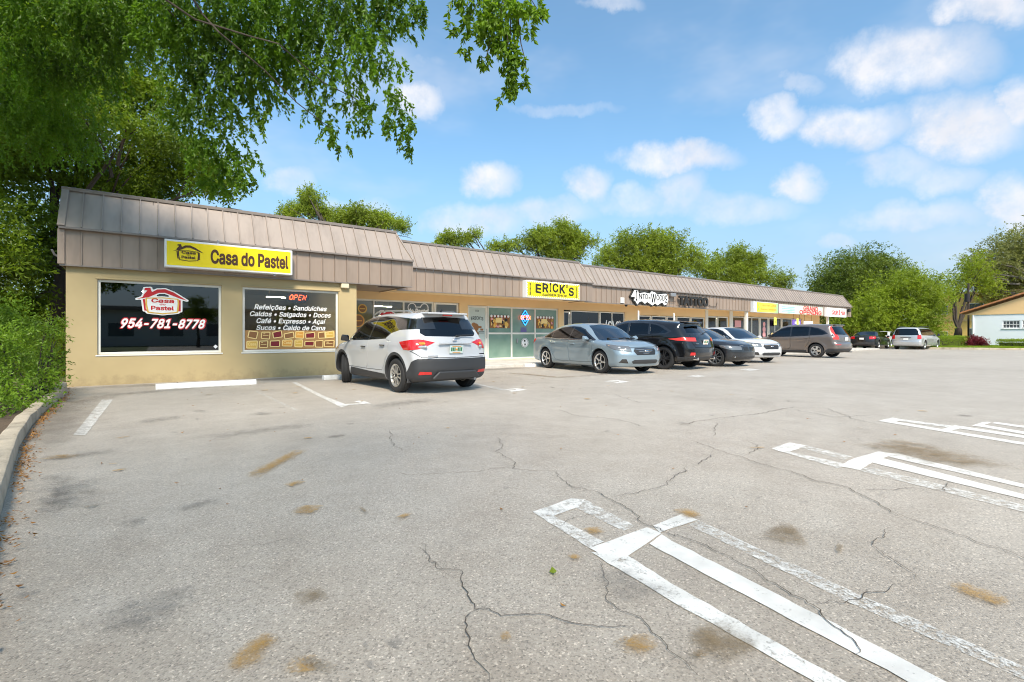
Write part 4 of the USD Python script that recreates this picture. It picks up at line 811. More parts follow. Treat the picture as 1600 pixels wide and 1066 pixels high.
obj('sticker_line', poly_xz(q.buffer(.04).difference(q.buffer(.01)), G2 - .004, G2 - .002), MATS['vinyl_white'], sf)
# barber door print and posters
letters([lettering('ERICK\'S', .13, 10.58, W2 + .074, 1.70, .002, True, .58, 0, True, .03), lettering('154', .07, 10.58, W2 + .074, 2.05, .002, True, .16, 0, True)], MATS['ink_black'], bd)
head_ = shapely.union_all([shapely.Point(10.50, 1.42).buffer(.15), shapely.Point(10.47, 1.22).buffer(.10), shapely.Point(10.56, 1.16).buffer(.09), shapely.Point(10.42, 1.50).buffer(.10), shapely.box(10.74, 1.30, 10.86, 1.36), shapely.box(10.66, 1.40, 10.78, 1.46), shapely.Point(10.52, .98).buffer(.06), shapely.box(10.38, 1.06, 10.44, 1.3)]).buffer(.01)
for g_ in getattr(head_, 'geoms', [head_]):
    obj('print', poly_xz(g_, W2 + .071, W2 + .074), MATS['vinyl_brown'], bd)
obj('print_line', cat_([poly_xz(shapely.box(10.26, 1.18, 10.92, 1.20), W2 + .068, W2 + .070), poly_xz(shapely.box(10.66, 1.24, 10.92, 1.26), W2 + .068, W2 + .070), poly_xz(shapely.box(10.60, .70, 10.72, .74), W2 + .068, W2 + .070)]), MATS['ink_black'], bd)
for (a, b) in ((11.18, 12.20), (13.64, 14.66)):
    rg = np.random.default_rng(int(a * 10))
    po = thing('poster', parent=bw, label='photo poster with a scalloped top')
    obj('sheet', box(a, b, W2 + .060, W2 + .062, 1.40, 1.90), MATS['vinyl_brown'], po)
    obj('scallop', cat_([poly_xz(shapely.Point(a + (b - a) * (k + .5) / 6, 1.89).buffer(.055), W2 + .056, W2 + .059) for k in range(6)]), MATS['vinyl_white'], po)
    obj('scallop_red', cat_([poly_xz(shapely.box(a + (b - a) * k / 6 - .02, 1.84, a + (b - a) * k / 6 + .02, 1.93), W2 + .053, W2 + .0555) for k in range(1, 6)]), MATS['vinyl_darkred'], po)
    for m_, nn in (('vinyl_gold', 12), ('vinyl_cream', 9), ('ink_black', 9), ('vinyl_orange', 6), ('vinyl_pink', 5)):
        ms = []
        for _ in range(nn):
            cx, cz = rg.uniform(a + .08, b - .08), rg.uniform(1.44, 1.78); w_, h_ = rg.uniform(.02, .07), rg.uniform(.03, .09)
            ms.append(poly_xz(shapely.affinity.scale(shapely.Point(cx, cz).buffer(1, quad_segs=3), w_, h_, origin=(cx, cz)), W2 + .050 - .004 * nn / 12 - rg.uniform(0, .004), W2 + .0522))
        obj('print', cat_(ms), MATS[m_], po, kind='stuff')
    obj('print_panel', poly_xz(shapely.box(a + .28, 1.62, a + .60, 1.82), W2 + .040, W2 + .0415), MATS['vinyl_cream'], po)
obj('hours_sticker', cat_([box(12.78, 13.10, W2 + .058, W2 + .060, 1.25 + k * .05, 1.275 + k * .05) for k in range(4)]), MATS['vinyl_purple'], bw)
q = shapely.Point(13.0, .78).buffer(.20)
obj('round_sticker', poly_xz(q, W2 + .055, W2 + .06), MATS['white_plain'], bw)
obj('round_sticker_mark', cat_([poly_xz(q.buffer(-.02).difference(q.buffer(-.035)), W2 + .052, W2 + .0545), poly_xz(shapely.box(12.95, .82, 13.03, .9), W2 + .052, W2 + .0545), poly_xz(shapely.box(12.97, .66, 13.05, .74), W2 + .052, W2 + .0545)]), MATS['ink_black'], bw)
obj('lock', bbox(12.55, 12.62, W2 + .03, W2 + .06, .78, .95, .008), MATS['grey_metal'], bw)
# large white script on the lettered window: slanting brush strokes
ms = []
for k, (cx, hh, kind) in enumerate(((18.05, .62, 'j'), (18.38, .5, 'c'), (18.68, .62, 'i'), (18.95, .55, 'c'), (19.2, .5, 'i'))):
    z_ = 1.25
    if kind == 'c':
        t = np.linspace(.6, 5.4, 14); pts = np.c_[cx + .13 * np.cos(t), np.zeros(14), z_ + .25 + .28 * np.sin(t)]
    elif kind == 'j':
        pts = np.array([(cx + .1, 0, z_ + .6), (cx + .02, 0, z_ + .3), (cx - .04, 0, z_ + .05), (cx - .12, 0, z_ - .05)])
    else:
        pts = np.array([(cx - .1, 0, z_ + .58), (cx - .02, 0, z_ + .3), (cx + .06, 0, z_ - .02)])
    pts = resample(pts, .03); ww = .018 + .03 * np.sin(np.linspace(.2, 3., len(pts)))
    r_ = ribbon(pts[:, [0, 2]], ww * 2, 0)
    ms.append(trimesh.Trimesh(np.c_[r_.vertices[:, 0], np.full(len(r_.vertices), G2 - .004), r_.vertices[:, 1]], r_.faces[:, ::-1], process=False))
obj('script_lettering', cat_(ms), MATS['vinyl_white'], w3)

# ------------------------------------------------------------------ signs
SY = 13.65
s = thing('shop_sign', 'yellow box sign with brown house emblem and letters Casa do Pastel', 'sign', (0, 0, 0))
obj('cabinet', bbox(.26, 2.98, SY, 13.90, 2.665, 3.30, .008), MATS['white_plain'], s)
obj('face', box(.305, 2.935, SY - .004, SY + .001, 2.71, 3.255), MATS['sign_yellow'], s)
house_logo(.72, 2.985, SY - .005, .60, s, {'halo': None, 'roof': 'ink_brown', 'plate': 'ink_brown', 'inner': None, 'ink': 'ink_brown', 'ring_only': True}, 'house_emblem')
letters([lettering('Casa do Pastel', .30, 1.16, SY - .006, 2.83, .003, 2, 1.72)], MATS['ink_brown'], s, gap=.05)
obj('bracket', cat_([box(1.30, 1.34, SY + .03, SY + .07, 3.30, 3.37), trimesh.creation.icosphere(1, .025).apply_translation((1.32, SY + .05, 3.375))]), MATS['grey_metal'], s)
obj('bracket', box(2.54, 2.58, SY + .03, SY + .07, 2.615, 2.665), MATS['grey_metal'], s)
SY = 14.86
s = thing('shop_sign', 'yellow light box sign lettered ERICK\'S BARBER SHOP with a dashed white border', 'sign')
obj('cabinet', bbox(11.66, 14.52, SY, 15.10, 2.565, 3.235, .01), MATS['white_plain'], s)
obj('face', box(11.69, 14.49, SY - .004, SY + .001, 2.595, 3.205), MATS['sign_yellow2'], s)
ms = []
for k in range(26):
    a = 11.72 + k * 2.74 / 26
    ms += [box(a, a + .06, SY - .009, SY - .005, 3.165, 3.195), box(a, a + .06, SY - .009, SY - .005, 2.605, 2.635)]
for k in range(5):
    a = 2.66 + k * .1
    ms += [box(11.70, 11.73, SY - .009, SY - .005, a, a + .06), box(14.45, 14.48, SY - .009, SY - .005, a, a + .06)]
obj('dashes', cat_(ms), MATS['vinyl_white'], s)
txt = []
x_ = 12.12
for ch, wd, dz, sh in (('E', .29, 0., .10), ('R', .31, .045, .06), ('I', .09, .065, .02), ('C', .31, .06, 0.), ('K', .31, .02, -.06), ("'", .07, .06, -.06), ('S', .29, -.06, -.08)):
    m = lettering(ch, .32, x_, SY - .008, 2.79 + dz, .004, 2, wd)
    v = m.vertices.copy(); v[:, 2] += (v[:, 0] - x_) * -sh * 1.0; m = trimesh.Trimesh(v, m.faces, process=False)
    txt.append(m)
    if ch in 'ERIK':   # slab serifs
        pass
    x_ += wd + .065
letters(txt + [lettering('BARBER SHOP', .10, 13.13, SY - .008, 2.65, .004, 1, 1.30, 0, True, .02)], MATS['ink_black'], s)
for xx in (11.86, 14.32):
    obj('barber_pole', cat_([box(xx - .035, xx + .035, SY - .009, SY - .005, 2.70 + k * .05, 2.73 + k * .05) for k in range(8)] + [box(xx - .045, xx + .045, SY - .009, SY - .005, 2.655, 2.685), box(xx - .045, xx + .045, SY - .009, SY - .005, 3.10, 3.13)]), MATS['ink_black'], s)
# tattoo parlour: blackletter board with drips, and block letters
SY = 15.46
s = thing('shop_sign', 'cut out white and black blackletter sign reading INTO the WOODS', 'sign')
top = [(18.62, 3.1), (18.75, 3.28), (18.98, 3.27), (19.05, 3.14), (19.5, 3.2), (19.9, 3.16), (20.05, 3.28), (20.3, 3.24), (20.5, 3.14), (20.9, 3.2), (21.2, 3.22), (21.33, 3.1)]
bot = [(21.38, 2.9), (21.25, 2.68), (21.05, 2.62), (20.9, 2.76), (20.7, 2.70), (20.5, 2.6), (20.3, 2.7), (20.1, 2.58), (19.9, 2.66), (19.7, 2.74), (19.5, 2.64), (19.3, 2.76), (19.1, 2.72), (18.95, 2.58), (18.8, 2.75), (18.70, 2.78), (18.82, 2.92), (18.5, 2.95)]
bp = Polygon(top + bot).buffer(.02).buffer(-.01)
obj('backing', poly_xz(bp.buffer(.05), SY, 15.545), MATS['ink_black'], s)
obj('board', poly_xz(bp.buffer(-.015), SY - .03, SY - .001), MATS['vinyl_white'], s)
def bl(ch, h, x, z, w):
    return lettering(ch, h, x, SY - .032, z, .004, True, w)
letters([bl('I', .46, 18.82, 2.78, .12), bl('N', .24, 19.06, 2.88, .22), bl('T', .24, 19.30, 2.88, .2), bl('O', .24, 19.52, 2.88, .22), bl('the', .12, 19.78, 2.90, .16), bl('W', .42, 19.98, 2.74, .40), bl('O', .26, 20.40, 2.86, .22), bl('O', .26, 20.64, 2.86, .22), bl('D', .26, 20.88, 2.86, .2), bl('S', .40, 21.1, 2.74, .18)], MATS['ink_black'], s)
s = thing('shop_sign', 'black block letters TATTOO on a thin raceway', 'sign')
tt = lettering('TATTOO', .42, 22.2, SY - .04, 2.72, .09, 3, 2.66)
for c_ in tt.split(only_watertight=False):
    obj('letter', c_, MATS['ink_black'], s)
obj('raceway', bbox(22.16, 24.9, SY + .072, 15.546, 2.69, 2.73, .004), MATS['metal_fascia'], s)
# yellow and green box sign, opening banner, script sign
s = thing('shop_sign', 'yellow and lime box sign lettered Gourmet Corner, left of the opening banner', 'sign')
obj('cabinet', bbox(29.75, 32.85, 15.32, 15.548, 2.52, 3.18, .01), MATS['sign_grey'], s)
mat('print_lime', {'g': ('geometry', {}), 'sx': ('separate_xyz', {}), 'm': ('map_range', {'from_min': 30.2, 'from_max': 32.85}), 'r': ('rgb_ramp', {'ramp': [(0, (.85, .68, .03)), (.4, (.85, .75, .10)), (.75, (.55, .68, .06)), (1, (.30, .60, .30))]}), 'p': ('principled_bsdf', {'roughness': .4})}, [('g.position', 'sx.vector'), ('sx.x', 'm.value'), ('m.result', 'r.fac'), ('r.color', 'p.base_color')])
obj('face', box(30.12, 32.82, 15.314, 15.321, 2.55, 3.15), MATS['print_lime'], s)
letters([lettering('Gourmet Corner', .16, 30.75, 15.31, 2.92, .003, True, 1.85), lettering('Business Restaurant', .13, 30.6, 15.31, 2.68, .003, True, 2.0)], MATS['vinyl_orange'], s, gap=.06)
for q_ in ((30.35, 2.98, .09), (30.48, 2.82, .07), (30.3, 2.72, .08)):
    obj('leaf_print', poly_xz(shapely.Point(*q_[:2]).buffer(q_[2]), 15.308, 15.312), MATS['print_green'], s)
s = thing('banner', 'pale mint banner with red letters GRAND OPENING', 'banner')
mat('print_mint2', {'g': ('geometry', {}), 'n': ('noise_texture', {'scale': .9, 'detail': 2.}), 'r': ('rgb_ramp', {'ramp': [(.3, (.38, .60, .50)), (.45, (.62, .72, .60)), (.6, (.70, .74, .70)), (.75, (.62, .66, .30))]}), 'p': ('principled_bsdf', {'roughness': .5})}, [('g.position', 'n.vector'), ('n.fac', 'r.fac'), ('r.color', 'p.base_color')])
obj('sheet', box(33.35, 40.1, 15.50, 15.52, 2.56, 3.16), MATS['print_mint2'], s)
letters([lettering('GRAND', .27, 36.9, 15.493, 2.87, .003, 2, 2.4), lettering('OPENING', .27, 36.3, 15.493, 2.58, .003, 2, 3.6)], MATS['vinyl_red'], s)
obj('print_patch', box(36.1, 40.0, 15.497, 15.499, 2.57, 3.15), MATS['print_mint'], s)
obj('small_print', cat_([box(33.7, 35.6, 15.495, 15.497, 2.98 - k * .11, 3.02 - k * .11) for k in range(4)]), MATS['print_teal'], s)
s = thing('shop_sign', 'white box sign with pink script at the far end of the mall', 'sign')
obj('cabinet', bbox(40.5, 44.1, 15.36, 15.548, 2.50, 3.17, .01), MATS['white_plain'], s)
letters([lettering('Sade & Hair', .36, 41.35, 15.355, 2.68, .003, True, 2.5, .3)], MATS['vinyl_red'], s, gap=.12)


# neon OPEN signs
def neon(path, m, parent, name, r=.012):
    obj(name, tube(path, r, 6), MATS[m], parent)


n1 = thing('neon_sign', 'oval neon OPEN sign with orange letters in the menu window', 'neon sign')
t = np.linspace(0, 2 * np.pi, 40); y_ = 14.20
obj('backing', poly_xz(shapely.affinity.translate(shapely.affinity.scale(shapely.Point(0, 0).buffer(1), .30, .155), 3.24, 2.13), y_ + .03, y_ + .04), MATS['neon_off'], n1)
neon(np.c_[3.24 + .27 * np.cos(t), np.full(40, y_ + .01), 2.13 + .135 * np.sin(t)], 'neon_off', n1, 'ring')
for k, ch in enumerate('OPEN'):
    cx = 3.075 + k * .112; h = .065; z0 = 2.13
    if ch == 'O': P_ = [(cx + .04 * math.cos(a), z0 + h * math.sin(a)) for a in np.linspace(0, 2 * np.pi, 14)]
    elif ch == 'P': P_ = [(cx - .035, z0 - h), (cx - .035, z0 + h), (cx + .02, z0 + h), (cx + .04, z0 + h * .5), (cx + .02, z0), (cx - .035, z0)]
    elif ch == 'E': P_ = [(cx + .035, z0 + h), (cx - .035, z0 + h), (cx - .035, z0), (cx + .02, z0), (cx - .035, z0 - .002), (cx - .035, z0 - h), (cx + .035, z0 - h)]
    else: P_ = [(cx - .035, z0 - h), (cx - .035, z0 + h), (cx + .035, z0 - h), (cx + .035, z0 + h)]
    P_ = np.array(P_); P_[:, 0] += (P_[:, 1] - z0) * .25
    neon(np.c_[P_[:, 0], np.full(len(P_), y_), P_[:, 1]], 'neon_red', n1, 'letter', .009)
n2 = thing('neon_sign', 'blue diamond neon sign with orange OPEN on the barber shop glass', 'neon sign')
y_ = W2 + .03
obj('backing', poly_xz([(12.72, 1.86), (13.0, 2.20), (13.28, 1.86), (13.0, 1.50)], y_ + .012, y_ + .02), MATS['neon_off'], n2)
for s_ in (1., .55):
    D_ = [(13.0 - .24 * s_, 1.86), (13.0, 1.86 + .32 * s_), (13.0 + .24 * s_, 1.86), (13.0, 1.86 - .34 * s_), (13.0 - .24 * s_, 1.86)]
    D_ = resample(D_, .06); neon(np.c_[D_[:, 0], np.full(len(D_), y_), D_[:, 1]], 'neon_blue', n2, 'tube', .016)
for k, ch in enumerate('OPEN'):
    cx = 12.78 + k * .148; h = .075; z0 = 1.86
    if ch == 'O': P_ = [(cx + .05 * math.cos(a), z0 + h * math.sin(a)) for a in np.linspace(0, 2 * np.pi, 14)]
    elif ch == 'P': P_ = [(cx - .045, z0 - h), (cx - .045, z0 + h), (cx + .03, z0 + h), (cx + .05, z0 + h * .5), (cx + .03, z0), (cx - .045, z0)]
    elif ch == 'E': P_ = [(cx + .045, z0 + h), (cx - .045, z0 + h), (cx - .045, z0), (cx + .03, z0), (cx - .045, z0 - .002), (cx - .045, z0 - h), (cx + .045, z0 - h)]
    else: P_ = [(cx - .045, z0 - h), (cx - .045, z0 + h), (cx + .045, z0 - h), (cx + .045, z0 + h)]
    P_ = np.array(P_)
    neon(np.c_[P_[:, 0], np.full(len(P_), y_ - .03), P_[:, 1]], 'neon_red', n2, 'letter', .016)

# ------------------------------------------------------------------ wheel stops
def wheel_stop(x0, x1, y, label, rz=0.):
    c = ((x0 + x1) / 2, y, 0)
    t_ = thing('wheel_stop', label, 'wheel stop', c, rz, 'white wheel stops in front of the shops')
    L = (x1 - x0) / 2
    prof = np.array([(-.085, 0), (-.075, .06), (-.05, .105), (.05, .105), (.075, .06), (.085, 0)])
    v = np.vstack([np.c_[np.full(6, sx * L), prof * [1, 1]] for sx in (-1, 1)])
    obj('block', trimesh.convex.convex_hull(v), MATS['stop_white'], t_)
    for sx in (-.6, .6):
        obj('pin', trimesh.creation.cylinder(.014, .02, sections=8).apply_translation((sx * L, 0, .108)), MATS['metal_trim'], t_)


wheel_stop(.09, 1.92, 12.33, 'white concrete wheel stop in the empty bay before the dark window')
wheel_stop(3.44, 5.27, 12.56, 'white wheel stop ahead of the white crossover', .03)
wheel_stop(9.0 + 1.45, 12.28, 13.42, 'white wheel stop behind the silver blue sedan')
wheel_stop(13.2, 15.0, 13.42, 'white wheel stop ahead of the black sport utility')
wheel_stop(26.2, 28.0, 14.1, 'white wheel stop ahead of the grey brown sport utility')


# parking signs on posts
def post_sign(x, y, z0, z1, w, m, label, group=None, mark=None):
    t_ = thing('parking_sign', label, 'sign', (x, y, 0), 0, group)
    obj('post', trimesh.creation.cylinder(.025, z1 + .02, sections=8).apply_translation((0, .02, (z1 + .02) / 2)), MATS['grey_metal' if m != 'white_plain' else 'white_plain'], t_)
    obj('plate', bbox(-w / 2, w / 2, -.012, -.006, z0, z1, .002), MATS[m], t_)
    if mark:
        obj('symbol', poly_xz(shapely.Point(0, (z0 + z1) / 2 - .04).buffer(.055).difference(shapely.Point(0, (z0 + z1) / 2 - .04).buffer(.035)).union(shapely.box(-.015, (z0 + z1) / 2, .015, (z0 + z1) / 2 + .1)), -.017, -.013), MATS['ink_black'], t_)


post_sign(29.75, 14.05, 1.70, 2.15, .32, 'sign_hv', 'yellow accessible parking sign left of the purple sign', mark=1)
post_sign(32.65, 14.05, 1.70, 2.15, .30, 'sign_hv', 'yellow accessible parking sign right of the purple sign', mark=1)
post_sign(17.15, 13.9, 1.75, 2.16, .05, 'white_plain', 'slim white post before the tattoo shop, left of the two')
post_sign(19.70, 13.9, 1.75, 2.12, .05, 'white_plain', 'slim white post before the tattoo shop, right of the two')
s = thing('hanging_sign', 'small purple shop sign hanging under the overhang', 'sign')
obj('plate', bbox(35.95, 37.25, 15.80, 15.84, 1.78, 2.20, .006), MATS['vinyl_purple'], s); obj('mark', cat_([box(36.3, 36.7, 15.793, 15.799, 1.9, 2.05), box(36.8, 37.0, 15.793, 15.799, 1.85, 2.1)]), MATS['vinyl_white'], s)
obj('hanger', cat_([tube([(36.1, 15.82, 2.2), (36.1, 15.82, 2.62)], .01, 5), tube([(37.1, 15.82, 2.2), (37.1, 15.82, 2.62)], .01, 5)]), MATS['black'], s)
s = thing('hanging_sign', 'small white shop sign under the overhang beside the purple one', 'sign')
obj('plate', bbox(37.75, 39.2, 15.80, 15.84, 1.80, 2.12, .006), MATS['vinyl_white'], s)
obj('hanger', cat_([tube([(37.9, 15.82, 2.12), (37.9, 15.82, 2.62)], .01, 5), tube([(39.0, 15.82, 2.12), (39.0, 15.82, 2.62)], .01, 5)]), MATS['black'], s)
obj('window_print', cat_([poly_xz(shapely.Point(33.75, z_).buffer(r_), W2 + .065, W2 + .07) for z_, r_ in ((1.85, .16), (1.5, .2), (1.15, .2), (.8, .22))]), MATS['vinyl_pink'], mall)
obj('window_print', cat_([poly_xz(shapely.box(30.0, 1.62, 30.75, 2.05), W2 + .065, W2 + .07)]), MATS['vinyl_pink'], mall)
obj('window_print', cat_([poly_xz(shapely.Point(x_, z_).buffer(r_), W2 + .065, W2 + .07) for x_, z_, r_ in ((34.9, 1.0, .28), (35.6, .9, .25))]), MATS['vinyl_cream'], mall)
obj('window_print', cat_([poly_xz(shapely.Point(x_, z_).buffer(r_), W2 + .065, W2 + .07) for x_, z_, r_ in ((36.9, 1.1, .3), (37.3, .8, .3), (35.2, .65, .2))]), MATS['vinyl_orange'], mall)
# ------------------------------------------------------------------ cars
plain('tyre', (.022, .022, .023), .85); plain('clad', (.035, .036, .039), .55); plain('gloss_black', (.012, .012, .013), .12, coat_weight=1., coat_roughness=.05)
plain('seat', (.04, .038, .036), .8); plain('cabin', (.02, .02, .021), .9); plain('chrome', (.75, .75, .77), .12, metallic=1.)
plain('alloy', (.60, .59, .57), .3, metallic=.85); plain('alloy_bright', (.78, .78, .78), .22, metallic=.9); plain('alloy_dark', (.05, .05, .052), .35, metallic=.5)
mat('lamp_red', {'p': ('principled_bsdf', {'base_color': (.55, .012, .012), 'roughness': .12, 'coat_weight': 1., 'coat_roughness': .03})})
mat('lamp_red_lit', {'p': ('principled_bsdf', {'base_color': (.75, .03, .015), 'roughness': .12, 'coat_weight': 1., 'coat_roughness': .03})})
mat('lamp_amber', {'p': ('principled_bsdf', {'base_color': (.85, .30, .02), 'roughness': .15, 'coat_weight': 1.})})
mat('lamp_clear', {'p': ('principled_bsdf', {'base_color': (.16, .165, .17), 'roughness': .12, 'metallic': .35, 'coat_weight': 1., 'coat_roughness': .02})})
mat('lamp_inner', {'p': ('principled_bsdf', {'base_color': (.55, .56, .57), 'roughness': .2, 'metallic': .6})})
plain('plate_base', (.62, .70, .66), .5); plain('plate_ink', (.05, .20, .10), .5); plain('plate_orange', (.75, .30, .03), .5)
pane('car_glass', (.60, .68, .65), 1.7); pane('car_screen', (.42, .48, .48), 2.8); pane('car_glass_tint', (.20, .215, .225), 1.6); pane('car_glass_mid', (.26, .29, .30), 1.6)
CUBE = np.array([(x, y, z) for x in (0, 1) for y in (0, 1) for z in (0, 1)])


def surface_net(F, origin, h):
    """naive surface net of the zero level of the grid F (negative inside)"""
    s = F < 0
    c = [s[x:F.shape[0] - 1 + x, y:F.shape[1] - 1 + y, z:F.shape[2] - 1 + z] for x, y, z in CUBE]
    cnt = sum(a.astype(np.int8) for a in c)
    act = (cnt > 0) & (cnt < 8)
    idx = -np.ones(act.shape, np.int64); ijk = np.argwhere(act); idx[act] = np.arange(len(ijk))
    vals = np.stack([F[ijk[:, 0] + x, ijk[:, 1] + y, ijk[:, 2] + z] for x, y, z in CUBE], 1)
    acc = np.zeros((len(ijk), 3)); w = np.zeros(len(ijk))
    for a in range(8):
        for b in range(a + 1, 8):
            if np.abs(CUBE[a] - CUBE[b]).sum() == 1:
                cr = (vals[:, a] < 0) != (vals[:, b] < 0)
                t = np.where(cr, vals[:, a] / np.where(cr, vals[:, a] - vals[:, b], 1), 0)[:, None]
                acc += np.where(cr[:, None], CUBE[a] + t * (CUBE[b] - CUBE[a]), 0); w += cr
    v = ijk + acc / w[:, None]
    faces = []
    for ax in range(3):
        b1, b2 = (ax + 1) % 3, (ax + 2) % 3
        sl = [slice(1, -1)] * 3; sl[ax] = slice(0, -1)
        s2 = [slice(1, -1)] * 3; s2[ax] = slice(1, None)
        a0, a1 = s[tuple(sl)], s[tuple(s2)]
        e = np.argwhere(a0 != a1); e[:, b1] += 1; e[:, b2] += 1
        ins = s[e[:, 0], e[:, 1], e[:, 2]]
        q = []
        for d1, d2 in ((1, 1), (0, 1), (0, 0), (1, 0)):
            p = e.copy(); p[:, b1] -= d1; p[:, b2] -= d2
            q.append(idx[p[:, 0], p[:, 1], p[:, 2]])
        q = np.stack(q, 1); q[~ins] = q[~ins][:, ::-1]
        faces.append(q)
    q = np.vstack(faces)
    return v, np.vstack([q[:, [0, 1, 2]], q[:, [0, 2, 3]]])


def to_manifold(v, f):
    return Manifold(manifold3d.Mesh(vert_properties=np.ascontiguousarray(v, np.float32), tri_verts=np.ascontiguousarray(f, np.uint32)))


def cross(poly):
    return CrossSection([np.asarray(poly, float)], manifold3d.FillRule.NonZero)


def body_field(sp, h):
    """signed distance-like field of a car body: side outline, plan and tumblehome blended with round edges"""
    W2_, xf, xr, H = sp['W'] / 2, sp['xf'], sp['xr'], sp['H']
    x = np.arange(xr - .15, xf + .15, h); y = np.arange(0, W2_ + .12, h); z = np.arange(.08, H + .12, h)
    prof = Polygon(sp['outline']).buffer(0).buffer(-.05).buffer(.10).buffer(-.05)
    # distance to the outline on a fine grid
    gx = np.arange(xr - .6, xf + .6, .02); gz = np.arange(0, H + .25, .02)
    P = np.stack(np.meshgrid(gx, gz, indexing='ij'), -1).reshape(-1, 2)
    c = np.array(prof.exterior.coords); A, B = c[:-1], c[1:]
    d2 = np.full(len(P), 1e9)
    for a, b in zip(A, B):
        ab = b - a; t = np.clip(((P - a) @ ab) / max(ab @ ab, 1e-12), 0, 1)
        d2 = np.minimum(d2, ((P - a - t[:, None] * ab) ** 2).sum(1))
    d = np.sqrt(d2) * np.where(shapely.contains_xy(prof, P[:, 0], P[:, 1]), -1, 1)
    d = d.reshape(len(gx), len(gz))
    X, Y, Z = np.meshgrid(x, y, z, indexing='ij')
    sm = lambda t: t * t * (3 - 2 * t)
    yn = np.clip(Y / W2_, 0, 1.2)
    wf = sm(np.clip((X - .15) / 1.2, 0, 1)); wr = sm(np.clip((-.3 - X) / 1.2, 0, 1))
    Xw = X + sp.get('bow_f', .20) * yn ** 2.6 * wf - sp.get('bow_r', .13) * yn ** 2.8 * wr
    Zw = Z + sp.get('crown', .045) * np.clip(yn / .75, 0, 1.3) ** 2 * sm(np.clip((Z - .7) / .5, 0, 1))
    fp = ndimage.map_coordinates(d, [(Xw - gx[0]) / .02, (Zw - gz[0]) / .02], order=1, mode='nearest')
    zb = PchipInterpolator(*zip(*sp['belt']))(np.clip(x, sp['belt'][0][0], sp['belt'][-1][0]))[:, None, None]
    side = PchipInterpolator(*zip(*sp.get('side', [(0, .86), (.2, .93), (.36, .972), (.52, .985), (.68, .992), (.80, 1.0), (.88, .998), (1.0, .970), (1.2, .93), (3, .6)])))
    plan = PchipInterpolator(*zip(*sp['plan']))(np.clip(x, sp['plan'][0][0], sp['plan'][-1][0]))[:, None, None]
    t = Z / zb
    up = np.clip(Z - zb, 0, None)
    Wd = W2_ * plan * side(np.clip(t, 0, 1.0)) - sp['tumble'] * up - sp.get('tumble2', .25) * up ** 2
    for xw in (sp['wb'] / 2, -sp['wb'] / 2):
        r = np.hypot(X - xw, Z - sp['wr'])
        Wd = Wd + sp.get('flare', .022) * np.exp(-((r - sp['arch'] - .03) / .085) ** 2) * (Z < zb)
    fs = (Y - Wd) * .93
    k = sp.get('round', .12); hh = np.clip(k - np.abs(fp - fs), 0, None) / k
    f = np.maximum(fp, fs) + hh * hh * k * .25
    f = np.concatenate([f[:, :0:-1], f], 1)
    return f, np.array([x[0], -y[-1], z[0]])


def body_shells(sp, h=.03):
    f, o = body_field(sp, h)
    f = np.pad(f, 1, constant_values=1.); o = o - h
    v, q = surface_net(f, o, h)
    gr = np.stack(np.gradient(f), -1)
    for _ in range(2):
        cc = v.T
        val = ndimage.map_coordinates(f, cc, order=1, mode='nearest')
        g = np.stack([ndimage.map_coordinates(gr[..., k], cc, order=1, mode='nearest') for k in range(3)], 1)
        v = v - g * (val / np.maximum((g * g).sum(1), 1e-6))[:, None] * .8
    cc = v.T
    g = np.stack([ndimage.map_coordinates(gr[..., k], cc, order=1, mode='nearest') for k in range(3)], 1)
    n = g / np.maximum(np.linalg.norm(g, axis=1, keepdims=True), 1e-9)
    V = v * h + o
    m = to_manifold(V, q)
    if m.volume() < 0:
        q = q[:, ::-1]
    return lambda d: to_manifold(V + n * d, q)


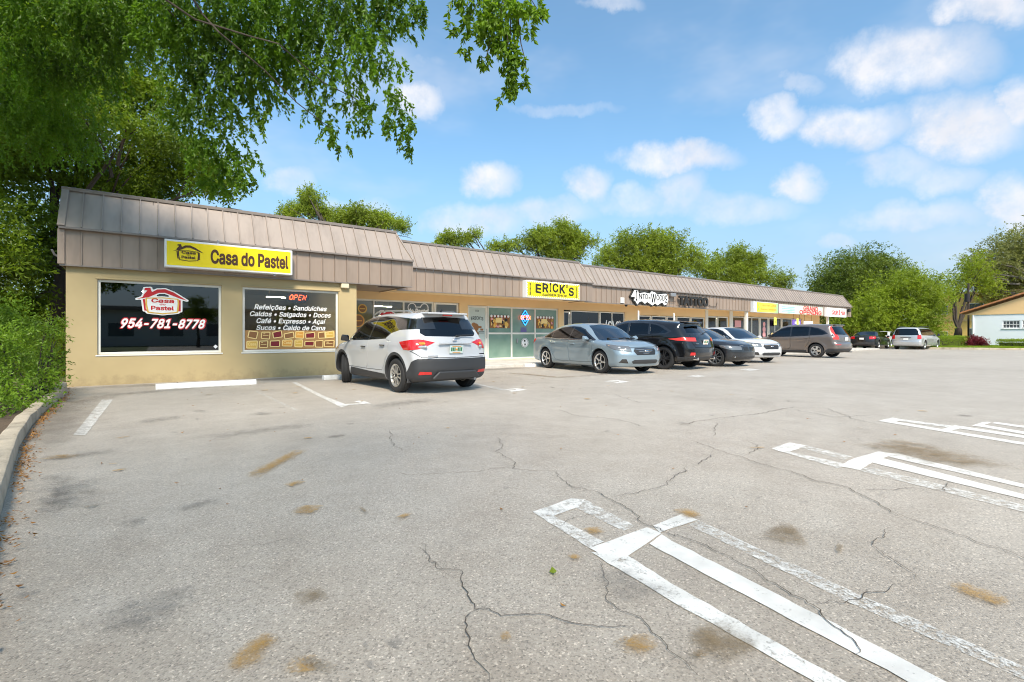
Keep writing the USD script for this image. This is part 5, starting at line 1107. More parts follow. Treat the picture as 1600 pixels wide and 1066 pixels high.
def wheel(parent, pos, sp, steer=0., side=1):
    """tyre and rim; the outer face looks towards +y for side = 1"""
    R, wd, rr = sp['wr'], sp.get('tw', .215), sp['rim']
    w = thing('wheel', parent=parent, loc=pos, rz=steer + (0 if side > 0 else math.pi))
    b = wd / 2
    pr = [(rr - .01, -b * .75), (rr + .015, -b * .95), (R - .05, -b), (R - .018, -b * .9), (R, -b * .62), (R, -.052), (R - .008, -.047), (R - .008, -.037), (R, -.032), (R, .032), (R - .008, .037), (R - .008, .047), (R, .052), (R, b * .62), (R - .018, b * .9), (R - .05, b), (rr + .015, b * .95), (rr - .01, b * .75)]
    t = trimesh.creation.revolve(np.array(pr), sections=44)
    rot = lambda m: trimesh.Trimesh(np.stack([m.vertices[:, 0], m.vertices[:, 2], -m.vertices[:, 1]], 1), m.faces, process=False)
    obj('tyre', rot(t), MATS['tyre'], w, smooth=35)
    lip = trimesh.creation.revolve(np.array([(rr - .035, b * .55), (rr - .012, b * .9), (rr + .006, b * .93), (rr + .006, b * .72), (rr - .02, b * .5), (rr - .02, -b * .7), (rr - .03, -b * .7), (rr - .035, b * .55)]), sections=44)
    rim = thing('rim', parent=w)
    obj('barrel', rot(lip), MATS[sp['alloy']], rim, smooth=35)
    obj('brake_disc', rot(trimesh.creation.cylinder(rr * .62, .016, sections=28).apply_translation((0, 0, -.05))), MATS['alloy_dark'], rim, smooth=35)
    obj('well', rot(trimesh.creation.cylinder(rr - .03, .012, sections=28).apply_translation((0, 0, -.075))), MATS['black'], rim)
    ns, dbl, sw = sp['spokes']
    ms = []
    for k in range(ns):
        a = 2 * math.pi * k / ns + .3
        for off in ((-dbl, dbl) if dbl else (0,)):
            r0, r1 = .045, rr - .022
            p = Polygon([(-sw * .62 + off * .55, r0), (sw * .62 + off * .55, r0), (sw * .5 + off * 1.5, r1), (-sw * .5 + off * 1.5, r1)])
            m = trimesh.creation.extrude_polygon(p, .022, engine='earcut'); v = m.vertices.copy()
            v[:, 2] += b * .60 + (np.hypot(v[:, 0], v[:, 1]) / rr) * b * .14
            m = trimesh.Trimesh(v, m.faces, process=False); m.apply_transform(trimesh.transformations.rotation_matrix(a, (0, 0, 1)))
            ms.append(m)
    ms.append(trimesh.creation.cylinder(.062, .03, sections=20).apply_translation((0, 0, b * .62)))
    obj('spokes', rot(cat_(ms)), MATS[sp['alloy']], rim)
    if sp.get('two_tone'):
        obj('spoke_backs', rot(cat_([m.copy().apply_scale((1.0, 1.0, 1.)).apply_translation((0, 0, -.012)) for m in [trimesh.creation.extrude_polygon(shapely.union_all([shapely.affinity.rotate(Polygon([(-sw * 1.15, .04), (sw * 1.15, .04), (sw * 1.3, rr - .024), (-sw * 1.3, rr - .024)]), math.degrees(2 * math.pi * k / ns + .3), origin=(0, 0)) for k in range(ns)]), .02, engine='earcut').apply_translation((0, 0, b * .56))]])), MATS['alloy_dark'], rim)
    obj('hub_cap', rot(trimesh.creation.cylinder(.032, .012, sections=16).apply_translation((0, 0, b * .62 + .02))), MATS['black'], rim)
    return w


def mir(m):
    return m.mirror((0, 1, 0))


def rounded(pts, r):
    """hull of small spheres"""
    s = Manifold.sphere(r, 12)
    return Manifold.batch_hull([s.translate(tuple(map(float, p))) for p in pts])


def car(sp, label, cat, loc, heading):
    h = sp.get('h', .03)
    shell = body_shells(sp, h)
    B, IN, OUT = shell(0.), shell(-.045), shell(.005)
    W = sp['W'] / 2 + .2
    root = thing(sp['name'], label, cat, (loc[0], loc[1], 0), heading, 'parked cars')
    paint_m, S = MATS[sp['paint']], B - IN
    Xr, Xf = sp['xr'] - 1, sp['xf'] + 1
    lr = lambda poly, y0=.3: prism_xz(poly, y0, W) + prism_xz(poly, -W, -y0)
    both = lambda poly: prism_xz(poly, -W, W)
    mirp = lambda poly: [(-a, b) for a, b in poly][::-1]
    def fpris(poly, x0, x1, mirror=True):
        p = prism_yz(poly, x0, x1)
        return p + prism_yz(mirp(poly), x0, x1) if mirror else p
    arch = Manifold()
    for xw in (sp['wb'] / 2, -sp['wb'] / 2):
        c = Manifold.cylinder(W, sp['arch'], sp['arch'], 48).rotate((90, 0, 0))
        cl = c.translate((xw, W + sp['W'] / 2 - .30, sp['wr'] + .02)); cr = c.translate((xw, -(sp['W'] / 2 - .30), sp['wr'] + .02))
        arch = arch + cl + cr
    low = Manifold.cube((9, 3, .6)).translate((-4.5, -1.5, -.6 + sp.get('ground', .17)))
    cut = arch
    S = S - arch
    # openings
    ws_x = sp['screen_x']; rw_x = sp['rearglass_x']
    wind = prism_yz(sp['screen'] + mirp(sp['screen']), *ws_x)
    rear = prism_yz(sp['rearglass'] + mirp(sp['rearglass']), *rw_x)
    used = Manifold()
    glass_shell = shell(-.004) - shell(-.012)
    SO = (OUT - IN) - arch
    parts = []
    win_all = Manifold()
    trim = lr(sp['trim'])
    for k, wp in enumerate(sp['windows']):
        for s_, pr in ((1, prism_xz(wp, .3, W)), (-1, prism_xz(wp, -W, -.3))):
            parts.append(('side_window', glass_shell ^ pr, sp['glass'][k], None, 30))
        win_all = win_all + lr(wp)
    parts.append(('window_trim', (S ^ trim) - win_all, sp.get('trim_mat', 'gloss_black'), None, 30))
    parts.append(('windscreen', glass_shell ^ wind, sp['glass_front'], None, 30))
    parts.append(('rear_window', (glass_shell ^ rear) - trim, sp['glass_rear'], None, 30))
    used = trim + wind + rear
    # lower cladding, lamps, grille and other inserts: (name, solid, material, thickness mode)
    clad = None
    for poly in sp.get('clad', []):
        clad = both(poly) if clad is None else clad + both(poly)
    if sp.get('arch_clad'):
        for xw in (sp['wb'] / 2, -sp['wb'] / 2):
            c = Manifold.cylinder(2 * W, sp['arch'] + sp['arch_clad'], sp['arch'] + sp['arch_clad'], 48).rotate((90, 0, 0)).translate((xw, W, sp['wr'] + .02))
            c = c ^ Manifold.cube((1.2, 2 * W, .9)).translate((xw - .6, -W, .1))
            clad = c if clad is None else clad + c
    ins = Manifold()
    for it in sp['inserts']:
        nm, pr, mt = it[0], it[1](dict(lr=lr, both=both, f=fpris, W=W, prism_xz=prism_xz)), it[2]
        if clad is not None and len(it) > 3 and it[3] == 'under':
            pass
        sides = [pr] if (len(it) > 3 and it[3] == 'one') else [pr ^ Manifold.cube((9, 3, 3)).translate((-4.5, 0, 0)), pr ^ Manifold.cube((9, 3, 3)).translate((-4.5, -3, 0))]
        for q in sides:
            g = (SO ^ q) - used
            if not g.is_empty():
                parts.append((nm, g, mt, None, 30))
        ins = ins + pr
        used = used + pr
    if clad is not None:
        parts.append(('lower_cladding', (S ^ clad) - used, sp.get('clad_mat', 'clad'), None, 30))
        used = used + clad
    # doors: cut out with a gap
    doors = []
    gap = Manifold()
    for k, dp in enumerate(sp['doors']):
        P_ = Polygon(dp)
        inn, outp = P_.buffer(-.006), P_.buffer(.004)
        for s_ in (1, -1):
            y0, y1 = (.4, W) if s_ > 0 else (-W, -.4)
            dm = (S ^ prism_xz(list(inn.exterior.coords)[:-1][::-1], y0, y1)) - used
            doors.append((dm, s_, k)); gap = gap + prism_xz(list(outp.exterior.coords)[:-1][::-1], y0, y1)
    for ln in sp.get('seams', []):
        lp = shapely.LineString(ln).buffer(.006, cap_style='flat')
        gap = gap + lr(list(lp.exterior.coords)[:-1][::-1], .4)
    for ln in sp.get('seams_rear', []):
        lp = shapely.LineString(ln).buffer(.006, cap_style='flat'); c = list(lp.exterior.coords)[:-1][::-1]
        gap = gap + fpris(c, sp['xr'] - .2, -.6)
    for ln in sp.get('seams_front', []):
        lp = shapely.LineString(ln).buffer(.006, cap_style='flat'); c = list(lp.exterior.coords)[:-1][::-1]
        gap = gap + fpris(c, .9, sp['xf'] + .2)
    obj('body', S - used - gap, paint_m, root, smooth=32)
    for dm, s_, k in doors:
        if dm.is_empty():
            continue
        d = obj('door', dm, paint_m, root, smooth=32)
        hx, hz = sp['handles'][k]
        bb = dm.bounding_box()
        yy = s_ * sp['handle_y']
        obj('handle', rounded([(hx - .085, yy, hz), (hx + .085, yy, hz + .004), (hx - .07, yy - s_ * .05, hz), (hx + .07, yy - s_ * .05, hz)], .014), MATS[sp.get('handle_mat', sp['paint'])], d, smooth=40)
    for nm, g, mt, lb, sm in parts:
        obj(nm, g, MATS[mt], root, smooth=sm, label=lb)
    core = (shell(-.047) - arch) ^ Manifold.cube((9, 3, sp['belt'][0][1] - .30)).translate((-4.5, -1.5, 0))
    obj('underbody', core, MATS['cabin'], root)
    # lining of the wheel wells is the core itself; seats and dashboard
    bz = min(b for a, b in sp['belt'])
    if sp.get('seats', True):
        for sx in sp.get('seat_x', (.15, -.75)):
            for sy in (.38, -.38):
                obj('seat', rounded([(sx - .05, sy - .2, bz - .25), (sx - .05, sy + .2, bz - .25), (sx - .22, sy - .18, bz + .16), (sx - .22, sy + .18, bz + .16), (sx + .40, sy - .2, bz - .3), (sx + .4, sy + .2, bz - .3)], .06) if sx > -9 else None, MATS['seat'], root, smooth=40)
                obj('headrest', rounded([(sx - .25, sy - .09, bz + .27), (sx - .25, sy + .09, bz + .27), (sx - .27, sy - .08, bz + .36), (sx - .27, sy + .08, bz + .36)], .045), MATS['seat'], root, smooth=40)
        dx = sp['dash_x']
        obj('dashboard', rounded([(dx, -.6, bz - .12), (dx, .6, bz - .12), (dx - .3, -.62, bz - .16), (dx - .3, .62, bz - .16)], .07), MATS['cabin'], root, smooth=40)
        st = trimesh.creation.torus(.18, .016, major_sections=24, minor_sections=6); st.apply_transform(trimesh.transformations.rotation_matrix(math.radians(65), (0, 1, 0))); st.apply_translation((dx - .42, .38, bz + .0))
        obj('steering_wheel', st, MATS['black'], root, smooth=40)
    mx, mz = sp['mirror']; my = sp['W'] / 2
    for s_ in (1, -1):
        mm = obj('wing_mirror', rounded([(mx, s_ * (my + .02), mz), (mx, s_ * (my + .15), mz + .01), (mx - .02, s_ * (my + .14), mz + .09), (mx - .02, s_ * (my + .03), mz + .08), (mx + .07, s_ * (my + .04), mz + .03), (mx + .06, s_ * (my + .12), mz + .04)], .03), MATS[sp.get('mirror_mat', sp['paint'])], root, smooth=50)
        obj('stalk', rounded([(mx + .02, s_ * (my - .08), mz - .04), (mx + .02, s_ * (my + .06), mz - .01)], .022), MATS['clad'], mm, smooth=50)
    tr = sp['track'] / 2
    for sx, sy in ((1, 1), (1, -1), (-1, 1), (-1, -1)):
        wheel(root, (sx * sp['wb'] / 2, sy * tr, sp['wr']), sp, sp.get('steer', 0.) if sx > 0 else 0., sy)
    for f_ in sp.get('extras', []):
        f_(root)
    return root


def plate(x, z, facing, base='plate_base', ink='plate_ink', tilt=0., y=0., mark=True):
    def f(root):
        s = -1 if facing < 0 else 1
        p = thing('number_plate', parent=root)
        m = bbox(-.01, .01, -.152, .152, -.075, .075, .003); m.apply_transform(trimesh.transformations.rotation_matrix(tilt, (0, 1, 0))); m.apply_translation((x, y, z))
        obj('plate', m, MATS[base], p)
        if mark:
            ms = [box(s * .0105, s * .0125, a, a + .028, -.03, .04) for a in (-.125, -.088, -.051, .026, .063, .100)]
            mm = cat_(ms); mm.apply_transform(trimesh.transformations.rotation_matrix(tilt, (0, 1, 0))); mm.apply_translation((x, y, z)); obj('characters', mm, MATS[ink], p)
            o = trimesh.creation.icosphere(1, .022).apply_scale((.3, 1, 1)); o.apply_translation((x + s * .010, y, z)); obj('emblem', o, MATS['plate_orange'], p)
            b_ = cat_([box(s * .0105, s * .0125, -.1, .1, .053, .066), box(s * .0105, s * .0125, -.09, .09, -.064, -.052)]); b_.apply_transform(trimesh.transformations.rotation_matrix(tilt, (0, 1, 0))); b_.apply_translation((x, y, z)); obj('strip', b_, MATS['plate_orange'], p)
        return p
    return f


def rod(name, pts, r, m):
    return lambda root: obj(name, tube(resample(pts, .08), r, 8), MATS[m], root, smooth=50)


def lump(name, pts, r, m):
    return lambda root: obj(name, rounded(pts, r), MATS[m], root, smooth=40)


paint('paint_white', (.50, .505, .515)); paint('paint_pearl', (.52, .525, .53)); paint('paint_silverblue', (.27, .345, .40), .5, .34); paint('paint_black', (.008, .008, .009), .0, .15); paint('paint_darkgrey', (.025, .027, .031), .3, .3)
paint('paint_taupe', (.20, .172, .158), .55, .32); paint('paint_silver', (.50, .51, .52), .5, .32); paint('paint_night', (.02, .021, .024), .2)

# --- white crossover, seen from its rear left
kicks = dict(name='crossover', paint='paint_white', W=1.76, xf=2.15, xr=-2.145, H=1.585, wb=2.62, wr=.33, arch=.375, track=1.53, rim=.215, alloy='alloy', spokes=(5, .030, .024), tumble=.36, flare=.02, round=.11, bow_f=.24, bow_r=.17, h=.032,
    outline=[(-2.02, .24), (-2.10, .30), (-2.145, .46), (-2.14, .66), (-2.09, .72), (-2.05, .95), (-1.98, 1.06), (-1.70, 1.47), (-1.80, 1.535), (-1.5, 1.565), (-.8, 1.585), (-.1, 1.58), (.30, 1.55), (.60, 1.46), (1.28, 1.04), (1.38, 1.01), (1.75, .96), (2.0, .87), (2.11, .74), (2.15, .58), (2.13, .38), (2.05, .24), (1.6, .19), (-1.6, .19)],
    belt=[(-2.2, 1.06), (-1.2, 1.05), (0, .99), (1.0, .98), (1.6, .90), (2.2, .75)], plan=[(-2.15, .93), (-1.7, .975), (-1., 1.), (.9, 1.), (1.6, .98), (2.15, .93)],
    screen=[(0., .99), (.66, .99), (.60, 1.20), (.535, 1.40), (.48, 1.475), (0., 1.50)], screen_x=(.45, 1.6), rearglass=[(0, 1.07), (.56, 1.085), (.63, 1.14), (.60, 1.24), (.51, 1.44), (0, 1.46)], rearglass_x=(-2.2, -1.62), dash_x=1.0,
    trim=[(1.15, 1.0), (.46, 1.45), (.1, 1.49), (-.4, 1.50), (-.9, 1.48), (-1.60, 1.42), (-1.80, 1.43), (-1.95, 1.22), (-1.35, 1.20), (-1.05, 1.14), (-.86, 1.03), (0, 1.0)],
    windows=[[(1.02, 1.025), (.42, 1.425), (.1, 1.455), (-.05, 1.46), (-.05, 1.02)], [(-.13, 1.02), (-.13, 1.465), (-.5, 1.47), (-.92, 1.44), (-1.06, 1.38), (-1.10, 1.20), (-.84, 1.055)]],
    glass=['car_glass_mid', 'car_glass_tint'], glass_front='car_screen', glass_rear='car_glass_tint',
    doors=[[(1.08, .99), (1.02, .42), (.02, .40), (-.06, .5), (-.08, 1.01)], [(-.08, 1.01), (-.06, .5), (.02, .40), (-.72, .40), (-.98, .72), (-1.06, .98), (-.86, 1.04)]],
    handles=[(.12, .86), (-.78, .90)], handle_y=.895, handle_mat='gloss_black', mirror=(.92, 1.0), mirror_mat='gloss_black', steer=math.radians(-24),
    clad=[[(-2.3, .10), (-2.3, .66), (-2.0, .665), (-1.86, .60), (-1.72, .40), (-1.65, .10)], [(-.9, .1), (-.85, .33), (.0, .36), (.82, .40), (.95, .1)], [(1.75, .1), (1.8, .36), (2.3, .40), (2.3, .1)]], arch_clad=.055,
    inserts=[('taillight', lambda k: k['lr']([(-2.2, 1.08), (-1.95, 1.03), (-1.46, .975), (-1.62, .83), (-2.2, .80)], .3) ^ k['f']([(.42, .965), (.60, 1.01), (1.0, 1.07), (1.0, .80), (.72, .845)], -2.3, -1.2), 'lamp_red'),
             ('reflector', lambda k: k['f']([(.52, .37), (.76, .37), (.74, .43), (.54, .42)], -2.3, -1.9), 'lamp_red'),
             ('headlight', lambda k: k['lr']([(1.55, .80), (2.2, .70), (2.2, .80), (1.6, .90)], .45), 'lamp_clear'),
             ('grille', lambda k: k['f']([(0, .50), (.42, .56), (.50, .74), (0, .78)], 1.9, 2.4), 'gloss_black')],
    seams_rear=[[(.60, 1.02), (.84, .80), (.70, .685), (0, .675)]], seams=[[(1.05, .99), (1.3, .98)]],
    extras=[plate(-2.112, .83, -1, tilt=-.12), lump('boot_handle', [(-2.085, -.36, .945), (-2.085, .36, .945)], .018, 'paint_white'), lump('badge', [(-2.068, -.03, 1.015), (-2.068, .03, 1.015)], .02, 'chrome'),
            rod('wiper', [(-2.03, -.05, 1.09), (-2.0, -.25, 1.105), (-1.985, -.50, 1.11)], .014, 'black'), lump('wiper_motor', [(-2.03, -.05, 1.085), (-2.03, -.12, 1.09)], .022, 'black'),
            lump('high_brake_light', [(-1.80, -.10, 1.49), (-1.80, .10, 1.49)], .014, 'lamp_red_lit'), lump('spoiler', [(-1.62, -.48, 1.53), (-1.62, .48, 1.53), (-1.82, -.44, 1.52), (-1.82, .44, 1.52)], .018, 'paint_white'),
            rod('roof_rail', [(-1.35, .53, 1.55), (-1.2, .545, 1.585), (-.4, .565, 1.61), (.1, .56, 1.60), (.32, .55, 1.545)], .016, 'alloy'), rod('roof_rail', [(-1.35, -.53, 1.55), (-1.2, -.545, 1.585), (-.4, -.565, 1.61), (.1, -.56, 1.60), (.32, -.55, 1.545)], .016, 'alloy'),
            rod('exhaust', [(-2.1, -.45, .25), (-1.8, -.45, .25)], .03, 'grey_metal'), lump('lower_valance', [(-2.12, -.5, .30), (-2.12, .5, .30), (-2.15, -.4, .40), (-2.15, .4, .40)], .025, 'clad'),
            lump('reverse_lamp', [(-2.03, .62, .885), (-1.92, .74, .875)], .028, 'lamp_inner'), lump('reverse_lamp', [(-2.03, -.62, .885), (-1.92, -.74, .875)], .028, 'lamp_inner'),
            lump('indicator', [(-2.0, .64, .945), (-1.85, .76, .94)], .026, 'lamp_amber'), lump('indicator', [(-2.0, -.64, .945), (-1.85, -.76, .94)], .026, 'lamp_amber'),
            lump('lettering_badge', [(-2.115, .42, .715), (-2.115, .62, .715)], .009, 'grey_metal'), lump('lettering_badge', [(-2.105, -.56, .735), (-2.105, -.66, .735)], .010, 'black'),
            lump('mudguard', [(-1.72, .80, .36), (-1.74, .84, .22), (-1.72, .68, .22)], .012, 'clad'), rod('antenna', [(-1.55, 0, 1.56), (-1.60, 0, 1.60)], .02, 'black')])
CARS = []
CARS.append((kicks, 'white crossover with black lower cladding and roof rails, nose to the menu window', 'car', (4.56, 10.27), math.radians(94.1)))

# --- sedan shape shared by three cars, with variations


def sedan(name, pnt, **kw):
    d = dict(name=name, paint=pnt, W=1.84, xf=2.34, xr=-2.44, H=1.495, wb=2.75, wr=.335, arch=.375, track=1.58, rim=.232, alloy='alloy_bright', spokes=(5, 0, .055), tumble=.44, flare=.018, round=.11, bow_f=.34, bow_r=.22, two_tone=False,
        outline=[(-2.32, .25), (-2.42, .34), (-2.44, .55), (-2.42, .76), (-2.39, .96), (-2.32, 1.05), (-2.2, 1.075), (-1.82, 1.10), (-1.5, 1.22), (-1.05, 1.40), (-.75, 1.465), (-.3, 1.495), (.1, 1.488), (.42, 1.43), (.7, 1.32), (1.30, 1.00), (1.42, .985), (1.9, .92), (2.15, .83), (2.28, .72), (2.34, .56), (2.335, .36), (2.26, .22), (1.7, .18), (-1.7, .18)],
        belt=[(-2.5, 1.0), (-1.6, .995), (0, .955), (1.2, .93), (1.8, .84), (2.4, .68)], plan=[(-2.45, .92), (-1.9, .965), (-1.1, 1.), (.9, 1.), (1.7, .975), (2.35, .90)],
        screen=[(0., .97), (.72, .95), (.66, 1.12), (.55, 1.34), (.50, 1.40), (0, 1.435)], screen_x=(.32, 1.7), rearglass=[(0, 1.10), (.68, 1.10), (.58, 1.30), (.53, 1.40), (0, 1.42)], rearglass_x=(-2.05, -.85), dash_x=.95,
        trim=[(1.12, .955), (.85, 1.10), (.50, 1.29), (.20, 1.37), (-.2, 1.395), (-.7, 1.36), (-1.15, 1.22), (-1.52, 1.045), (-1.45, 1.00), (0, .965)],
        windows=[[(1.0, .98), (.50, 1.26), (.20, 1.34), (-.02, 1.36), (-.07, .98)], [(-.13, .98), (-.09, 1.365), (-.4, 1.355), (-.72, 1.32), (-.98, 1.22), (-1.02, 1.0)], [(-1.08, 1.01), (-1.05, 1.19), (-1.22, 1.12), (-1.40, 1.02)]],
        glass=['car_glass_tint', 'car_glass_tint', 'car_glass_tint'], glass_front='car_screen', glass_rear='car_glass_tint', trim_mat='gloss_black',
        doors=[[(1.10, .95), (1.06, .70), (1.04, .32), (-.02, .30), (-.10, .45), (-.10, .96)], [(-.10, .96), (-.10, .45), (-.02, .30), (-.78, .30), (-1.0, .55), (-1.12, .80), (-1.08, .98)]],
        handles=[(.12, .84), (-.90, .86)], handle_y=.925, mirror=(.86, .965),
        inserts=[('taillight', lambda k: k['lr']([(-2.5, .78), (-2.5, .99), (-2.12, 1.0), (-1.98, .95), (-2.2, .80)], .50), 'lamp_red'),
                 ('headlight', lambda k: k['lr']([(1.62, .86), (1.66, .80), (1.95, .70), (2.4, .60), (2.4, .72), (2.1, .80)], .48), 'lamp_clear'),
                 ('grille', lambda k: k['f']([(0, .55), (.34, .55), (.42, .66), (.36, .74), (0, .75)], 2.0, 2.6), 'black', 'one'),
                 ('lower_grille', lambda k: k['f']([(0, .30), (.44, .31), (.50, .37), (.42, .415), (0, .42)], 2.0, 2.6), 'clad', 'one'),
                 ('fog_light_recess', lambda k: k['f']([(.58, .32), (.80, .34), (.74, .44), (.64, .44)], 1.7, 2.5), 'gloss_black')],
        seams_front=[[(.0, .765), (.50, .765)]], seams_rear=[[(0, .70), (.62, .72)]],
        extras=[])
    d.update(kw)
    return d


legacy = sedan('sedan', 'paint_silverblue', two_tone=True, spokes=(5, 0, .030), h=.032,
    extras=[rod('grille_bar', [(2.272, -.34, .60), (2.318, -.15, .60), (2.325, 0, .60), (2.318, .15, .60), (2.272, .34, .60)], .011, 'chrome'), rod('grille_bar', [(2.262, -.38, .655), (2.308, -.15, .655), (2.315, 0, .655), (2.308, .15, .655), (2.262, .38, .655)], .011, 'chrome'),
            rod('grille_bar', [(2.245, -.36, .71), (2.292, -.15, .71), (2.298, 0, .71), (2.292, .15, .71), (2.245, .36, .71)], .011, 'chrome'),
            lump('badge', [(2.325, -.05, .655), (2.325, .05, .655)], .03, 'chrome'),
            lump('fog_light', [(2.12, .69, .385), (2.13, .68, .385)], .035, 'lamp_inner'), lump('fog_light', [(2.12, -.69, .385), (2.13, -.68, .385)], .035, 'lamp_amber'),
            lump('indicator', [(1.74, -.845, .805), (1.86, -.825, .76)], .028, 'lamp_amber'), lump('indicator', [(1.74, .845, .805), (1.86, .825, .76)], .028, 'lamp_amber'),
            lump('headlight_lens', [(2.0, -.74, .735), (2.02, -.72, .735)], .05, 'lamp_inner'), lump('headlight_lens', [(2.12, -.62, .70), (2.13, -.60, .70)], .045, 'lamp_inner'),
            lump('headlight_lens', [(2.0, .74, .735), (2.02, .72, .735)], .05, 'lamp_inner'), lump('headlight_lens', [(2.12, .62, .70), (2.13, .60, .70)], .045, 'lamp_inner'),
            rod('wiper', [(1.28, .1, 1.01), (1.20, -.45, 1.02)], .012, 'black'), rod('wiper', [(1.27, .62, .995), (1.22, .15, 1.03)], .012, 'black'),
            rod('window_chrome', [(1.05, -.915, .975), (0, -.93, .985), (-1.4, -.90, 1.02)], .007, 'chrome')])
CARS.append((legacy, 'silver blue sedan backed in beside the barber shop, orange side markers', 'car', (11.44, 11.11), math.radians(-96.2)))
bmw = sedan('sedan', 'paint_darkgrey', W=1.81, h=.038, H=1.43, wb=2.81, xf=2.20, xr=-2.42, alloy='alloy_bright', spokes=(9, 0, .030), rim=.245, track=1.55, bow_f=.30,
    outline=[(-2.32, .25), (-2.40, .34), (-2.42, .55), (-2.40, .76), (-2.36, .94), (-2.28, 1.02), (-1.82, 1.05), (-1.45, 1.18), (-1.0, 1.34), (-.7, 1.40), (-.25, 1.43), (.1, 1.42), (.40, 1.36), (.66, 1.26), (1.20, .98), (1.32, .965), (1.8, .90), (2.05, .80), (2.17, .68), (2.20, .52), (2.19, .34), (2.10, .20), (1.7, .17), (-1.7, .17)],
    trim=[(1.05, .945), (.8, 1.08), (.46, 1.245), (.18, 1.31), (-.2, 1.335), (-.7, 1.30), (-1.1, 1.18), (-1.45, 1.03), (-1.4, .99), (0, .955)],
    windows=[[(.94, .97), (.46, 1.215), (.18, 1.28), (-.02, 1.30), (-.07, .97)], [(-.13, .97), (-.09, 1.305), (-.4, 1.295), (-.70, 1.26), (-.95, 1.17), (-1.0, .99)], [(-1.06, 1.0), (-1.03, 1.15), (-1.2, 1.09), (-1.35, 1.01)]],
    screen=[(0., .965), (.70, .945), (.64, 1.10), (.54, 1.28), (.49, 1.335), (0, 1.37)], rearglass=[(0, 1.07), (.66, 1.07), (.57, 1.25), (.52, 1.34), (0, 1.36)],
    belt=[(-2.5, .98), (-1.6, .975), (0, .945), (1.2, .92), (1.7, .84), (2.3, .68)], plan=[(-2.45, .92), (-1.9, .965), (-1.1, 1.), (.9, 1.), (1.6, .975), (2.2, .91)], mirror=(.80, .955), handle_y=.905,
    inserts=[('taillight', lambda k: k['lr']([(-2.5, .76), (-2.5, .95), (-2.12, .96), (-2.0, .90), (-2.2, .78)], .50), 'lamp_red'),
             ('headlight', lambda k: k['lr']([(1.58, .76), (1.62, .68), (1.95, .60), (2.4, .58), (2.4, .68), (2.0, .73)], .42), 'lamp_clear'),
             ('grille', lambda k: k['f']([(.04, .56), (.30, .57), (.33, .69), (.06, .71)], 1.9, 2.6), 'black'),
             ('lower_grille', lambda k: k['f']([(0, .27), (.50, .28), (.46, .37), (0, .38)], 1.9, 2.6), 'clad', 'one'),
             ('fog_light_recess', lambda k: k['f']([(.58, .30), (.78, .31), (.74, .42), (.60, .40)], 1.6, 2.5), 'gloss_black')],
    seams_front=[[(.0, .725), (.50, .735)]],
    extras=[lump('fog_light', [(2.02, -.68, .35), (2.03, -.67, .35)], .03, 'lamp_inner'), lump('fog_light', [(2.02, .68, .35), (2.03, .67, .35)], .03, 'lamp_inner'), lump('indicator', [(1.64, -.835, .72), (1.72, -.825, .70)], .026, 'lamp_amber'),
            lump('headlight_lens', [(1.88, -.745, .665), (1.90, -.73, .665)], .045, 'lamp_inner'), lump('headlight_lens', [(2.03, -.60, .64), (2.04, -.58, .64)], .04, 'lamp_inner'), lump('headlight_lens', [(1.88, .745, .665), (1.90, .73, .665)], .045, 'lamp_inner'), lump('headlight_lens', [(2.03, .60, .64), (2.04, .58, .64)], .04, 'lamp_inner')])
CARS.append((bmw, 'dark grey sedan with bright spoked wheels between black sport utility and white sedan', 'car', (16.82, 11.03), math.radians(-89.)))
accord = sedan('sedan', 'paint_pearl', W=1.85, wb=2.775, xf=2.36, xr=-2.50, h=.04, glass=['car_glass_mid', 'car_glass_mid', 'car_glass_mid'],
    outline=[(-2.38, .25), (-2.48, .34), (-2.50, .55), (-2.48, .76), (-2.44, .94), (-2.36, 1.02), (-2.2, 1.05), (-1.82, 1.09), (-1.5, 1.20), (-1.05, 1.38), (-.75, 1.44), (-.3, 1.465), (.1, 1.46), (.42, 1.41), (.7, 1.31), (1.32, 1.00), (1.44, .985), (1.9, .93), (2.15, .84), (2.29, .73), (2.35, .56), (2.35, .36), (2.27, .22), (1.7, .18), (-1.7, .18)],
    extras=[rod('grille_bar', [(2.26, -.36, .715), (2.305, -.15, .72), (2.312, 0, .72), (2.305, .15, .72), (2.26, .36, .715)], .02, 'chrome'), lump('badge', [(2.33, -.04, .655), (2.33, .04, .655)], .03, 'chrome'), lump('indicator', [(1.74, -.85, .80), (1.86, -.83, .76)], .028, 'lamp_amber'), lump('indicator', [(1.74, .85, .80), (1.86, .83, .76)], .028, 'lamp_amber'),
            lump('headlight_lens', [(2.03, -.74, .73), (2.05, -.72, .73)], .045, 'lamp_inner'), lump('headlight_lens', [(2.15, -.62, .70), (2.16, -.60, .70)], .04, 'lamp_inner')])
CARS.append((accord, 'white sedan showing its nose, right of the dark grey sedan', 'car', (20.33, 11.70), math.radians(-104.)))

